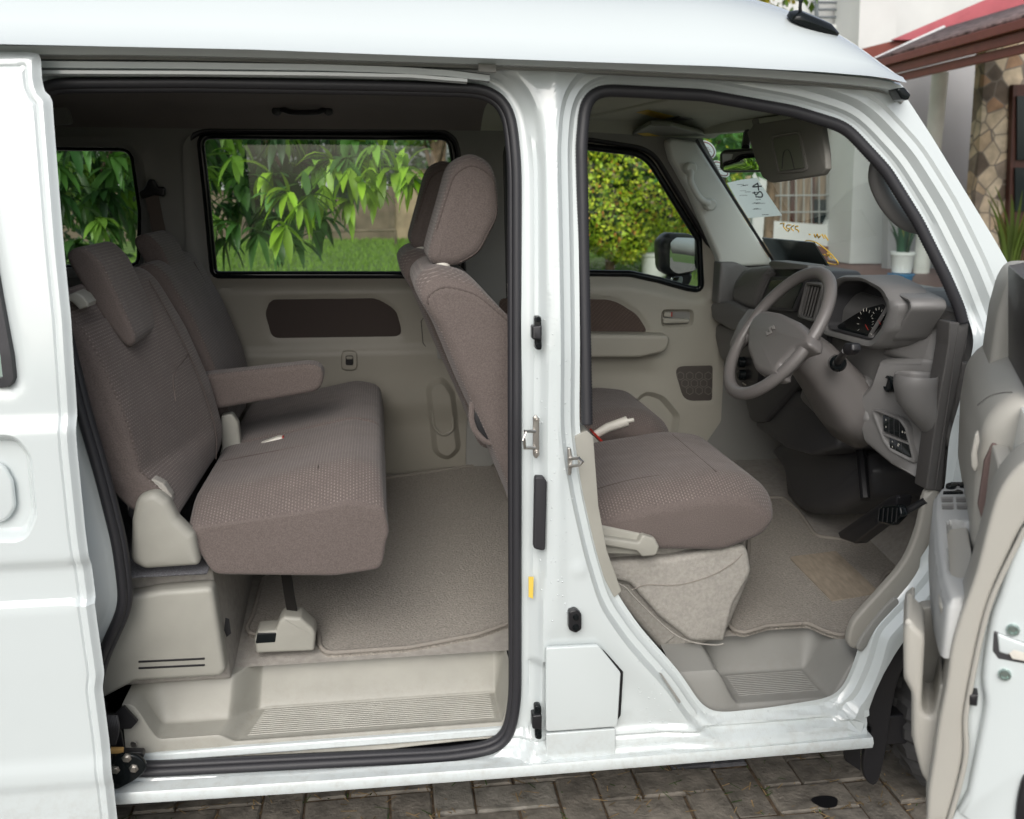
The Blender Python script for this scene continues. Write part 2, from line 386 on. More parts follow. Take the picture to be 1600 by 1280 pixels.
M['mirror'] = mat('mirror_glass', (.55, .58, .58), .02, metal=1)
M['paper'] = mat('paper', (.72, .74, .72), .8)
M['ink'] = mat('ink', (.05, .05, .06), .8)
M['yellow'] = mat('yellow_wax', (.85, .48, .02), .6)
M['label_yellow'] = mat('label_yellow', (.72, .52, .08), .6)
M['glass'] = glass('window_glass', (.86, .93, .89))
M['wglass'] = glass('windscreen_glass', (.84, .93, .90), 1.0)
M['screen'] = mat('screen_glass', (.012, .018, .017), .22)
M['pillarlight'] = mat('pale_pillar_trim', (.66, .68, .64), .5, bump=.1, bscale=700)
M['visor'] = mat('visor_vinyl', (.17, .165, .148), .6, bump=.3, bscale=800)
M['visor2'] = mat('visor_cover', (.15, .155, .125), .5, bump=.2, bscale=800)
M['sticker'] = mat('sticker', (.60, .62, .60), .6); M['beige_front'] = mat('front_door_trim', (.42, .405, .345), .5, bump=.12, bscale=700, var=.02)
M['stickerred'] = mat('sticker_red', (.42, .10, .10), .6)
M['beigedoor'] = mat('door_trim_plastic', (.37, .36, .325), .5, bump=.12, bscale=700, var=.02)
M['armrest'] = mat('armrest_plastic', (.37, .38, .375), .5, bump=.1, bscale=700)
M['doorfab3'] = mat('door_insert_cloth', (.16, .11, .10), .85, bump=1.0, bscale=240)
M['screw'] = mat('zinc_screw', (.45, .55, .52), .3, metal=1)
M['privacy'] = glass('privacy_glass', (.62, .72, .68), 1.3)
M['label_tan'] = mat('label_tan', (.55, .34, .12), .6)
M['heel'] = mat('heel_pad', (.29, .245, .19), .75, bump=.7, bscale=90, var=.15, vscale=30, stretch=(3, 1, 1))
M['column'] = mat('porch_column_paint', (.80, .80, .75), .7, var=.08, vscale=4)
M['cover'] = mat('pillar_cover_plastic', (.075, .072, .07), .45, bump=.15, bscale=800)
M['crease'] = mat('panel_gap', (.05, .048, .045), .8)
M['hexline'] = mat('grille_line', (.20, .185, .16), .6)
M['emblem'] = mat('emblem_grey', (.20, .19, .18), .35)
M['grille2'] = mat('grille_paint', (.30, .31, .30), .6)
M['kick'] = mat('kick_trim_plastic', (.30, .29, .26), .5, bump=.12, bscale=700)
m_ = M['paper']; t_ = m_.node_tree; o_ = t_.nodes['Material Output']; tr_ = _n(t_, 'BsdfTranslucent'); tr_.inputs[0].default_value = (.92, .94, .92, 1); mx_ = _n(t_, 'MixShader'); mx_.inputs[0].default_value = .88
t_.links.new(t_.nodes['Principled BSDF'].outputs[0], mx_.inputs[1]); t_.links.new(tr_.outputs[0], mx_.inputs[2]); t_.links.new(mx_.outputs[0], o_.inputs[0])
M['sticker'] = M['paper'].copy(); M['sticker'].name = 'sticker_film'
def dirt(m, zlo, zhi, amt, col=(.26, .21, .15)):
    """road film: speckled grime on the lowest panels"""
    t = m.node_tree; b = t.nodes['Principled BSDF']; src = b.inputs['Base Color'].links[0].from_socket if b.inputs['Base Color'].links else None
    tc = _n(t, 'TexCoord'); sp = _n(t, 'SeparateXYZ'); t.links.new(tc.outputs['Object'], sp.inputs[0]); mz = _n(t, 'MapRange'); mz.inputs['From Min'].default_value = zhi; mz.inputs['From Max'].default_value = zlo; mz.inputs['To Max'].default_value = amt; t.links.new(sp.outputs['Z'], mz.inputs['Value'])
    no = _n(t, 'TexNoise', Scale=35.0, Detail=9.0); no.inputs['Roughness'].default_value = .75; t.links.new(tc.outputs['Object'], no.inputs['Vector']); mn = _n(t, 'MapRange'); mn.inputs['From Min'].default_value = .46; mn.inputs['From Max'].default_value = .72; t.links.new(no.outputs['Fac'], mn.inputs['Value'])
    mu = _n(t, 'Math', operation='MULTIPLY'); t.links.new(mz.outputs[0], mu.inputs[0]); t.links.new(mn.outputs[0], mu.inputs[1]); mx = _n(t, 'MixRGB'); mx.inputs['Color2'].default_value = (*col, 1); t.links.new(mu.outputs[0], mx.inputs['Fac'])
    if src: t.links.new(src, mx.inputs['Color1'])
    t.links.new(mx.outputs[0], b.inputs['Base Color'])
dirt(M['white'], .28, .40, .30); dirt(M['beige'], .30, .42, .40, (.16, .13, .09)); dirt(M['greytrim'], .28, .40, .40, (.14, .11, .08))
M['drop'] = mat('water_drop', (.54, .59, .60), .03, spec=1.0, coat=1)
SLOPE = math.radians(27)
M['cush'] = fabric('seat_fabric_cushion', (.122, .100, .092), (.27, .228, .205), (1, 0, 0))
M['back'] = fabric('seat_fabric_back', (.122, .100, .092), (.27, .228, .205), (-math.sin(math.radians(15)), 0, math.cos(math.radians(15))))
M['seam'] = mat('seam_thread', (.088, .070, .063), .9)
M['doorfab'] = mat('door_insert_fabric', (.05, .038, .034), .9, bump=.5, bscale=500)
M['doorfab2'] = fabric('door_insert_weave', (.10, .072, .06), (.19, .145, .12), (.7, 0, .9), side=True)
M['spk'] = mat('speaker_mesh', (.085, .075, .066), .7, bump=.6, bscale=900)
# ================================================================ THE VAN
van = thing('van', 'white van with open doors showing its brown cloth seats and beige trim', 'van')
# ---- near body side: one pressed sheet with the two door openings
def xz(p): return (p.x, p.z)
SL_PX = [(812, 640, 1), (812, 1090, 30), (800, 1172, 60), (700, 1187, 40), (225, 1211, 20), (150, 1208, 30), (128, 1120, 30), (150, 1030, 20), (190, 945, 40), (178, 850, 40), (150, 740, 40), (120, 640, 40), (85, 500, 40), (50, 300, 60), (42, 125, 40), (300, 124, 30), (600, 129, 30), (800, 134, 95), (812, 260, 60)]
FR_PX = [(905, 660, 10), (901, 230, 60), (909, 131, 90), (1100, 141, 60), (1240, 166, 60), (1325, 192, 70), (1390, 262, 50), (1440, 342, 40), (1484, 430, 40), (1514, 505, 20), (1497, 600, 30), (1477, 680, 20), (1470, 760, 30), (1452, 845, 40), (1418, 905, 40), (1350, 975, 20), (1338, 1025, 25), (1312, 1088, 40), (1200, 1106, 30), (1105, 1116, 40), (1062, 1050, 30), (1000, 980, 30), (962, 925, 25), (940, 850, 25), (922, 770, 20), (908, 690, 10)]
RB = .055     # how far the opening flange lies behind the outer skin
slide_loop = [tuple(p) for p in lap(res([xz(B(x, y, RB)) for x, y in rp(SL_PX, 20)], 420), 10)]
front_loop = [tuple(p) for p in lap(res([xz(B(x, y, RB)) for x, y in rp(FR_PX, 20)], 420), 12)]
gut = [xz(B(x, y, .02)) for x, y in [(0, 84), (400, 92), (850, 108), (1100, 116), (1250, 124), (1350, 132), (1395, 140)]]
edge_px = [(1412, 150), (1450, 208), (1500, 290), (1550, 372), (1584, 432)]
wc = (1.22, .275); WR = .385
arch = [(wc[0]+WR*math.cos(a), wc[1]+WR*math.sin(a)) for a in np.linspace(math.pi-.03, .1, 24)]
outer = [(-2.05, .40), (-1.95, .272), (.832, .272)] + arch[0:] + [(1.66, .34), (1.70, .62), (1.62, .95), (1.30, 1.20)] + [xz(B(x, y, .02)) for x, y in edge_px[::-1]] + gut[::-1] + [(-1.9, 1.80), (-2.0, 1.5), (-2.08, 1.0)]
def body_y(P, do, dh):
    x, z = P[:, 0], P[:, 1]; ds, df = dh[0], dh[1]
    T = .085*np.clip((z-1.2)/.6, 0, None)**1.3
    y = np.full(len(P), RB); do = np.asarray(do)
    y -= .014*SS(df, .012, .024)+.020*SS(df, .034, .050)*(1-.6*SS(z, .62, .50)*SS(df, .05, .12))
    y2 = np.full(len(P), RB); y2 -= .010*SS(ds, .018, .030)+.024*SS(ds, .030, .052)
    # between the openings: vertical press lines of the pillar
    tt = SS(x, .045, .085); y = np.where(x < .135, y2*(1-tt)+y*tt, y)
    y += .009*np.exp(-((x-.052)/.007)**2)*SS(z, .62, .75)*SS(z, 1.75, 1.6)
    y -= .006*np.exp(-((x-.085)/.012)**2)*SS(z, .55, .7)
    # ring step over the front opening (top rail and pillar)
    y -= .007*SS(df, .062, .070)*SS(z, 1.2, 1.4)*(x > .16)
    # recess at the pillar foot, sill ridge
    dx = np.maximum(np.abs(x-.245)-.06, 0); 
    y -= .012*SS(z, .345, .325)
    y += .010*np.exp(-((z-.318)/.007)**2)
    y -= .010*SS(z, .300, .285)
    # round dimples
    for (cx, cz, r, a) in [(.135, .735, .017, -.003), (.16, .90, .010, -.002), (.247, .385, .012, -.003)]:
        y += a*np.exp(-(((x-cx)**2+(z-cz)**2)/r**2)**2)
    # fuel flap pocket
    q = np.maximum(np.abs(x-.115)-.075, np.abs(z-.415)-.085); y += .010*SS(q, .016, .004)
    # rear quarter: panel behind the slid door
    y -= 0*x
    k_ = SS(x, .93, 1.06)*SS(z, 1.30, 1.20); y = y*(1-k_)+np.minimum(y, .012)*k_
    return T+y
body = sheet('body', outer, [slide_loop, front_loop], body_y, M['white'], van, step=.011, rings=(.005, .010, .016, .022, .028, .036, .042, .048, .055, .063, .070), ringloops=(1, 2), feats=[([(-1.9, .318), (.79, .318), (.79, .3181), (-1.9, .3181)], [-.026, -.020, -.014, -.009, -.004, 0, .004, .009, .014, .020, .026, .032])], ret=.045, sharp=28)
# ---- door seals
sprof = circ(.0115, 12, .0105)
lp = [B(x, y, RB-.006) for x, y in rp(SL_PX, 20, 7)]; lp = [tuple(p) for p in lap(res(lp, 420), 10)]
# bring the tube just inside the flange edge
LPs = inset([Vector(p) for p in lp], (0, 1, 0), .006)
so_ = sweep('sliding_door_seal', LPs, circ(.0105, 12, .011), M['seal'], body, closed=True, sharp=0)
lip = inset([Vector(p) for p in lp], (0, 1, 0), .016); lip[:, 1] += .012
sweep('seal_lip', lip, circ(.008, 8, .012), M['seal'], body, closed=True, sharp=0)
FS = [(910, 664, 2)]+[p for p in FR_PX[1:9]]+[(1505, 478, 20), (1511, 502, 2)]
fs = lap(res([B(x, y, RB-.006) for x, y in rp(FS, 20, 7, closed=False)], 520, closed=False), 30, False)
def ribbed(name, path, r, m, parent, amp=.07):
    P, T, Nn, Bn = frames(path, (0, 1, 0), False); loops = []
    for i in range(len(P)):
        q = r*(1+amp*(1 if (i//1) % 2 else -1)); loops.append([P[i]+Bn[i]*a*q/r*1.0+Nn[i]*b*q/r for a, b in circ(r, 12)])
    V, Fc = loft(loops); return mesh(name, V, Fc, m, parent, sharp=0)
FSo = [Vector(p) for p in fs]
A_ = np.array([tuple(p) for p in FSo]); t_ = np.gradient(A_, axis=0); nn_ = np.cross(t_, (0, 1, 0)); nn_ /= np.linalg.norm(nn_, axis=1)[:, None]
c_ = A_.mean(0); sg = np.sign(((c_-A_)*nn_).sum(1)).mean(); FSi = A_+nn_*.010*sg
ribbed('front_door_seal', FSi, .0125, M['seal'], body)
# ---- roof: outer skin and drip rail
gx = [p[0] for p in gut]; gz = [p[1] for p in gut]
def gz_(x): return float(np.interp(x, sorted(gx), [z for _, z in sorted(zip(gx, gz))]))+.012
V = []; nx, ny = 90, 40
XS = np.concatenate([np.linspace(-2.0, .25, 40), np.linspace(.28, 1.0, 50)])
def roofz(s, v):
    """s in 0..1 across, v = distance behind the windscreen header"""
    c = 1-abs(2*s-1)**2.6
    return c
for i, x in enumerate(XS):
    for j in range(ny+1):
        s = (j/ny); s = .5*(1-math.copysign(abs(1-2*s)**.62, 1-2*s)) if 0 else (.5*(1-math.cos(math.pi*s)))*.75+s*.25; y0 = .035; y = y0+(1.41-y0)*s
        bow = .10*(1-(2*s-1)**2)                           # header bows forward in the middle
        xf = .795+bow
        xx = -2.0+(x+2.0)/3.0*(xf+2.0)
        rise = .155*(1-abs(2*s-1)**4)
        fall = min(1.0, (max(xf-xx, 0)/.46))**.80; fall = fall*(2-fall)
        z = gz_(min(xx, .79))+.004+rise*(.18+.82*fall)+.055*(1-math.exp(-min(s, 1-s)/.045))*fall**.7
        if j == 0: y, z = .002+.02*max(0, (xx-.70)/.1), gz_(min(xx, .79))-.008
        V.append((xx, y, z))
n1 = ny+1; Fc = [(i*n1+j, i*n1+j+1, (i+1)*n1+j+1, (i+1)*n1+j) for i in range(len(XS)-1) for j in range(ny)]
roof = mesh('roof', V, Fc, M['white'], van, sharp=40)
def gutpts(off, dz, x0=-2.0):
    P = [PY(x, y, 0) for x, y in [(0, 74)]]
    out = []
    for (px, py) in [(0, 76), (200, 78), (400, 82), (600, 88), (850, 96), (1000, 103), (1100, 108), (1200, 114), (1300, 122), (1360, 128), (1392, 134), (1408, 142), (1413, 150)]:
        p = B(px, py, off); out.append((p.x, p.y, p.z+dz))
    out = [(x0, out[0][1], out[0][2])]+out
    return res(cr(out, 5), 120, closed=False)
sweep('drip_rail', gutpts(-.012, 0), [(-.010, -.010), (.004, -.013), (.010, -.004), (.008, .03), (-.006, .05), (-.012, .03)], M['white'], roof, sharp=40)
gp = gutpts(.004, -.013)
sweep('rail_shadow_gap', [Vector(p)+Vector((0, .012, 0)) for p in gp], [(-.004, -.01), (.004, -.01), (.004, .02), (-.004, .02)], M['greytrim'], roof)
p = B(1410, 148, -.012)
ext('rail_end_cap', rp([(1400, 138), (1414, 136), (1424, 148), (1420, 157), (1410, 155)], 4), -.0+.02, .06, M['gloss_black'], roof, r=.004)
# sliding door upper track, between the gutter and the opening
tp = [(60, 99), (300, 101), (500, 104), (620, 108), (700, 113), (765, 121)]
P0 = res([B(x, y, .012) for x, y in tp], 60, closed=False)
sweep('door_track', P0, [(-.008, -.006), (.003, -.008), (.006, .0), (.003, .012), (-.010, .012)], M['white'], body, sharp=40)
P0 = res([B(x, y+14, .018) for x, y in [(60, 99), (300, 100), (500, 102), (640, 105), (730, 112)]], 50, closed=False)
sweep('track_lip', P0, [(-.003, -.006), (.003, -.006), (.005, .006), (-.006, .006)], M['white'], body, sharp=40)
P0 = res([B(x, y, .028) for x, y in [(60, 108), (300, 110), (500, 113), (620, 117), (690, 122)]], 50, closed=False)
sweep('track_groove', P0, [(-.004, -.004), (.004, -.004), (.004, .01), (-.004, .01)], M['greytrim'], body)
ext('track_stop', [(748, 99), (775, 100), (776, 113), (748, 111)], .05, .07, M['greytrim'], body, r=.003)
# aerial base
ab = [Vector((.50, .40, 1.868))]
# ---- pillar hardware
def hw(name, px, m, off=.0, th=.012, r=.003, parent=body):
    L = [B(x, y, off) for x, y in px]; L2 = [q+Vector((0, th, 0)) for q in L]
    return rext(name, L, L2, r, m, parent)
def bolt(px, py, off, rad, m, parent=body, nm='bolt'):
    q = B(px, py, off); return lathe(nm, q, (0, -1, 0), [(rad, -.01), (rad, 0), (rad*.9, .003), (rad*.55, .003), (rad*.5, .006), (.0, .006)], m, parent, n=14)
for yy in (0, 609):
    b0 = merge('guide_block', [hw('g', rp([(832, 510+yy), (847, 508+yy), (847, 532+yy), (832, 531+yy)], 3), M['black'], .0, .03, .004), hw('g', rp([(835, 494+yy), (846, 494+yy), (847, 548+yy), (836, 546+yy)], 5), M['gloss_black'], .008, .02, .003),
        bolt(841, 499+yy, .006, .006, M['gloss_black']), bolt(841, 541+yy, .006, .006, M['gloss_black'])])
st = merge('door_striker', [hw('s', rp([(833, 652), (839, 648), (843, 660), (843, 712), (838, 718), (833, 712)], 4), M['steel'], .012, .008, .002), tube('s', [B(836, 674, .01), B(820, 674, -.004), B(819, 688, -.012), B(820, 700, -.004), B(836, 700, .01)], .0036, M['steel'], body, N=(0, .3, 1))] + [bolt(839, yy, .010, .0055, M['steel']) for yy in (656, 708)])
st = merge('door_striker', [hw('s', rp([(887, 700), (892, 700), (895, 716), (893, 742), (888, 744)], 3), M['steel'], .004, .010, .002), tube('s', [B(890, 717, .004), B(905, 716, -.012), B(911, 721, -.014), B(905, 727, -.012), B(890, 729, .004)], .0036, M['steel'], body, N=(0, .3, 1))])
hw('rubber_buffer', rp([(836, 745), (850, 746), (855, 754), (852, 862), (834, 858)], 5), M['seal'], .008, .02, .004)
hw('caution_label', [(826, 902), (834, 902), (833, 936), (826, 933)], M['label_yellow'], .028, .004, .001)
sw = merge('door_switch', [hw('s', rp([(889, 956), (901, 953), (909, 960), (909, 984), (900, 990), (889, 985)], 6), M['black'], .002, .02, .003), bolt(900, 965, -.001, .0068, M['gloss_black']), bolt(900, 981, -.001, .0075, M['gloss_black'])])
for (x, y) in [(1522, 597), (1511, 661)]:
    bolt(x, y, .012, .0115, M['black'], nm='hinge_bolt')
# fuel flap and its lower panel
FL = rp([(853, 1013), (935, 1009), (970, 1052), (965, 1136), (853, 1144)], 6)
fl = hw('fuel_flap', FL, M['white'], .008, .012, .003)
hw('flap_gap', rp([(930, 1009), (940, 1012), (974, 1050), (970, 1118), (962, 1130)], 3), M['black'], .0275, .004, .001)
hw('filler_panel', rp([(853, 1147), (962, 1139), (962, 1188), (855, 1202)], 3), M['white'], .010, .010, .003)
hw('drain_slot', [(1030, 1052), (1034, 1053), (1064, 1097), (1061, 1099)], M['greytrim'], .0265, .003, .0005)
# ---- rocker lower edge, rolled
P0 = res([B(x, y, .0) for x, y in [(180, 1246), (500, 1226), (800, 1204), (1100, 1180), (1280, 1165), (1362, 1158)]], 40, closed=False)
P0 = [(-1.95, P0[0][1], P0[0][2])]+P0
sweep('sill_edge', P0, [(-.014, -.006), (.0, -.010), (.012, -.004), (.014, .03), (-.012, .05)], M['white'], body, sharp=50)
# underbody so that the sill has depth and the road below is shaded
boxm('underbody', (-.4, .72, .25), (3.2, 1.30, .08), M['black'], van)
# ---- front wheel, liner, mud flap
tl = []
for i in range(96):
    pass
def wheel(c, nm='wheel', steer=0.0, inner=False):
    prof = [(.175, -.07), (.21, -.078), (.245, -.076), (.262, -.066), (.270, -.045), (.272, 0), (.270, .045), (.262, .066), (.245, .076), (.21, .078), (.175, .07)]
    ax = Vector((math.sin(steer), math.cos(steer), 0)); u = Vector((math.cos(steer), -math.sin(steer), 0)); N_ = 120; loops = []
    for i in range(N_):
        a = 2*math.pi*i/N_; L = []
        for k, (r, h) in enumerate(prof):
            if 2 <= k <= 8: r = r-(.012 if (i % 4 == 0 or (k in (4, 6) )) else 0)
            L.append(Vector(c)+ax*h+(u*math.cos(a)+Vector((0, 0, 1))*math.sin(a))*r)
        loops.append(L)
    loops.append(loops[0]); V, Fc = loft(loops, False, False, closed=False)
    t = mesh(nm, V, Fc, M['tyre'], van, sharp=25)
    lathe('rim', c, -ax, [(.02, .03), (.06, .035), (.12, .02), (.15, .035), (.172, .06), (.180, .072), (.182, .06), (.17, -.06)], M['alu'], t, n=40)
    return t
M['tyre'] = mat('tyre_rubber', (.055, .055, .056), .75, bump=.5, bscale=200)
wheel((1.22, .14, .272), steer=-.30); wheel((1.22, 1.30, .272), steer=-.30); wheel((-1.16, .14, .272), 'wheel'); wheel((-1.16, 1.30, .272), 'wheel')
la = [(wc[0]+r*math.cos(a), wc[1]+r*math.sin(a)) for r in (WR,) for a in np.linspace(math.pi+.10, .0, 26)]
V = []; Fc = []
for (x, z) in la:
    k = .05
    V += [(x, .03, z), (x, .095, z), (wc[0]+(x-wc[0])*1.01, .095, wc[1]+(z-wc[1])*1.01), (wc[0]+(x-wc[0])*1.01, .03, wc[1]+(z-wc[1])*1.01)]
for i in range(len(la)-1):
    for j in range(4): a = i*4+j; b = i*4+(j+1) % 4; Fc.append((a, b, b+4, a+4))
mesh('wheel_liner', V, Fc, M['black'], van)
ext('mud_flap', cr([(1362, 1140), (1352, 1130), (1362, 1092), (1385, 1040), (1412, 1000), (1440, 985), (1430, 1010), (1405, 1060), (1392, 1120), (1383, 1180), (1370, 1226), (1352, 1216), (1350, 1180)], 4, True), .035, .05, M['black'], van, r=.004)
ext('mud_flap', [(1318, 1170), (1345, 1168), (1345, 1205), (1322, 1190)], .16, .17, M['black'], van, r=.002)
# ---- far side, seen from inside
def FY(px, Y): return [xz(PY(p[0], p[1], Y)) for p in px]
A1 = rp([(288, 203, 40), (716, 203, 40), (730, 500, 30), (725, 750, 20), (300, 770, 20), (296, 420, 10)], 20)
A2 = rp([(786, 214, 30), (920, 217, 40), (1018, 232, 60), (1110, 385, 40), (1131, 470, 20), (1122, 655, 12), (1098, 690, 12), (1060, 800, 20), (800, 800, 20)], 20)
RQ = rp([(40, 229, 20), (207, 231, 24), (221, 330, 30), (219, 417, 16), (40, 420, 16)], 15)
Yf = 1.30
outr = [(-2.0, .40), (1.34, .40), (1.30, 1.15), (1.05, 1.29), (.80, 1.70), (.78, 1.76), (-2.0, 1.79)]
def fy(P, do, dh):
    y = np.full(len(P), Yf); z = P[:, 1]
    y -= .012*SS(dh[0], .05, .03)*SS(dh[0], .0, .02)         # padded rim round the quarter window
    y -= .018*SS(z, 1.22, 1.18)*(P[:, 0] < -.8)
    return y
far = sheet('side_trim', outr, [FY(RQ, Yf), FY(A1, Yf), FY(A2, Yf)], fy, M['greytrim'], van, step=.022, rings=(.006, .012, .02, .03, .04), ringloops=(1,), ret=.06)
bt = FY(RQ, 1.34)
def ringtube(nm, px, Y, r, m, par, r2=None, n=260):
    p = res([PY(a, b, Y) for a, b in px], n); return sweep(nm, p, circ(r, 8, r2 or r), m, par, closed=True, sharp=0)
ringtube('window_gasket', RQ, 1.335, .012, M['gloss_black'], far)
ringtube('door_seal', A1, 1.312, .011, M['black'], far, .014)
ringtube('door_seal', A2, 1.312, .011, M['black'], far, .014)
# ---- sliding door on the far side
W1 = rp([(312, 211, 16), (704, 213, 20), (718, 300, 30), (712, 430, 10), (334, 430, 10), (322, 300, 60)], 10)
def big(px, k=1.03):
    c = np.mean(px, 0); return [tuple(c+(np.array(p)-c)*k) for p in px]
INS = FY(rp([(412, 490, 26), (420, 466, 20), (590, 464, 40), (622, 484, 30), (632, 528, 12), (424, 531, 16)], 10), Yf)
def bumpin(P, L, d0, amp):
    ins = inside(P, L); d = segd(P, L); s = np.where(ins, d, -d); return amp*SS(s, -d0, d0)
zc = PY(560, 545, Yf).z; zc2 = PY(600, 648, Yf).z
CUP = FY(rp([(668, 600, 22), (690, 588, 18), (706, 612, 20), (716, 700, 14), (700, 716, 16), (680, 706, 20)], 14), Yf)
def f1(P, do, dh):
    z = P[:, 1]; y = np.full(len(P), Yf+.022); y -= .035*SS(dh[0], .004, .05)
    y += bumpin(P, INS, .006, .006); y -= .012*SS(z, zc+.012, zc-.014); y += .020*SS(z, zc2+.05, zc2-.05)
    y -= bumpin(P, CUP, .012, .020)
    return y
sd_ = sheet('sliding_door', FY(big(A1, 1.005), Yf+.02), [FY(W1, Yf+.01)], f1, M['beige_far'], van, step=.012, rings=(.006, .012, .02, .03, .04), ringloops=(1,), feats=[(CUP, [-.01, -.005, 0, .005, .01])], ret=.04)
sd_.data.materials.append(M['greytrim'])
for f in sd_.data.polygons:
    if f.center.z > PY(500, 432, 1.3).z: f.material_index = 1
ringtube('window_gasket', W1, 1.322, .013, M['gloss_black'], sd_, .012)
def plate(nm, px, Y, th, m, par, r=.003, **k): return ext(nm, px, Y, Y+th, m, par, r=r, **k)
plate('fabric_insert', rp([(414, 490, 26), (421, 468, 20), (590, 466, 40), (620, 485, 30), (630, 526, 12), (425, 529, 16)], 10), Yf-.010, .02, M['doorfab'], sd_, r=.004)
lt = merge('latch_bezel', [plate('l', rp([(533, 549), (558, 549), (558, 579), (533, 579)], 8), Yf-.035, .02, M['beige_far'], sd_, r=.004)])
plate('latch', rp([(540, 556), (552, 556), (552, 571), (540, 571)], 3), Yf-.039, .01, M['black'], lt); plate('latch_tab', rp([(541, 557), (551, 557), (551, 562), (541, 562)], 2), Yf-.043, .01, M['beige_far'], lt)
# oval map pocket
cupi = rp([(672, 604, 20), (690, 594, 16), (703, 616, 20), (709, 672, 14), (692, 682, 14), (677, 668, 20)], 14)
ringtube('pocket', cupi, Yf-.028, .0055, M['beige_far'], sd_, n=90)
plate('pocket_floor', cupi, Yf-.0215, .002, M['dash'], sd_)  # darker plastic to deepen the pocket: recess shade put into the colour
plate('pocket_front', rp([(676, 650, 14), (692, 636, 14), (706, 640, 8), (708, 674, 10), (690, 680, 10), (678, 668, 10)], 6), Yf-.024, .004, M['beige_far'], sd_, r=.002)
L_ = [PY(x, y, Yf-.0155) for x, y in [(700, 495), (664, 494), (658, 502), (661, 536), (666, 543), (690, 544)]]
tube('panel_seam', L_, .0012, M['crease'], sd_)
plate('belt_guide', rp([(682, 542), (696, 542), (696, 560), (684, 562)], 3), Yf-.04, .02, M['greytrim'], sd_)
for x, y in [(640, 746)]:
    boxm('door_sill', PY(640, 752, 1.33), (.55, .05, .03), M['white'], far)
# ---- passenger door
W2 = rp([(794, 224, 20), (915, 229, 30), (1008, 240, 55), (1092, 375, 10), (1096, 454, 10), (1072, 450, 25), (1030, 438, 30), (985, 428, 50), (915, 427, 20), (797, 430, 10)], 15)
FI = rp([(780, 462, 10), (960, 464, 60), (1000, 490, 40), (1018, 523, 6), (780, 520, 6)], 10)
FIx = FY(FI, Yf)
ARM = FY(rp([(760, 519, 10), (1048, 522, 14), (1040, 552, 20), (1000, 560, 20), (760, 562, 10)], 10), Yf)
PK = FY(rp([(1010, 615, 30), (1035, 622, 25), (1058, 650, 12), (1050, 700, 20), (980, 760, 20), (940, 700, 20)], 20), Yf)
HB = FY(rp([(1034, 485), (1082, 485), (1080, 508), (1034, 510)], 7), Yf)
SP = FY(rp([(1051, 571, 14), (1116, 569, 5), (1115, 628, 5), (1068, 629, 22)], 8), Yf)
def f2(P, do, dh):
    y = np.full(len(P), Yf+.022); y -= .030*SS(dh[0], .004, .05)
    y += bumpin(P, FIx, .008, .010); y -= .0*bumpin(P, ARM, .012, .05); y += bumpin(P, PK, .012, .025); y += bumpin(P, HB, .004, .022); y += bumpin(P, SP, .004, .003)
    zl = PY(1000, 565, Yf).z; y += .02*SS(P[:, 1], zl+.02, zl-.05)*SS(P[:, 0], .72, .62)
    return y
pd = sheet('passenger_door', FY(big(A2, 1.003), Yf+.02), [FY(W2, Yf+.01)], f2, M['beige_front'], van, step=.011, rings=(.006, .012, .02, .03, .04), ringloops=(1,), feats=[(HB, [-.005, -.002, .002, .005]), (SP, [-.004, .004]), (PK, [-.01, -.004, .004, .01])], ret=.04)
ringtube('window_gasket', W2, 1.322, .012, M['gloss_black'], pd, .012)
plate('fabric_insert', rp([(780, 466, 10), (958, 468, 60), (996, 492, 40), (1013, 520, 6), (780, 518, 6)], 10), Yf-.002, .006, M['doorfab2'], pd, r=.002)
armL = rp([(760, 521, 6), (1050, 524, 14), (1042, 550, 18), (1000, 559, 20), (760, 560, 6)], 10)
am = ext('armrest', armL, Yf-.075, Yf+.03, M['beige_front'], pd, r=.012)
plate('window_switch', rp([(990, 522), (1006, 522), (1008, 525), (991, 525)], 1), Yf-.04, .01, M['black'], am)
plate('handle_recess', rp([(1036, 487), (1080, 487), (1078, 506), (1036, 508)], 6), Yf+.012, .004, M['greytrim'], pd)
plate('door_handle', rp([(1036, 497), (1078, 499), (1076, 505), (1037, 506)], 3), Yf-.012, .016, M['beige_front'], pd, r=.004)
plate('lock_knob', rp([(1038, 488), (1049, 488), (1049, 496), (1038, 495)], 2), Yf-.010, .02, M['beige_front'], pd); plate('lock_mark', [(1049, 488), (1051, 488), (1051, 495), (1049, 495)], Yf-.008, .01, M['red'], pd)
spk = plate('speaker_grille', rp([(1053, 573, 12), (1114, 571, 5), (1113, 626, 5), (1069, 627, 20)], 8), Yf-.008, .006, M['spk'], pd)
hexs = []
for i in range(-1, 7):
    for j in range(6):
        cx, cy = 1056+i*14.5+(7.2 if j % 2 else 0), 576+j*11.5
        if 1060 < cx < 1108 and 578 < cy < 621 and (cx-1060)+(627-cy) > 22 and (cx-1053)+(cy-573) > 14:
            hx = [PY(cx+6.4*math.cos(a), cy+6.8*math.sin(a), Yf-.0095) for a in np.radians(np.arange(30, 390, 60))]
            cn_ = sum(hx, Vector())/6; V_, F_ = loft([hx, [cn_+(p-cn_)*.86 for p in hx]], False, False); hexs.append(mesh('h', V_, F_, M['hexline'], pd))
merge('grille_ribs', hexs)
tube('door_gap', [PY(x, y, Yf-.002) for x, y in [(1124, 470), (1122, 560), (1119, 652), (1100, 684)]], .004, M['white'], pd)
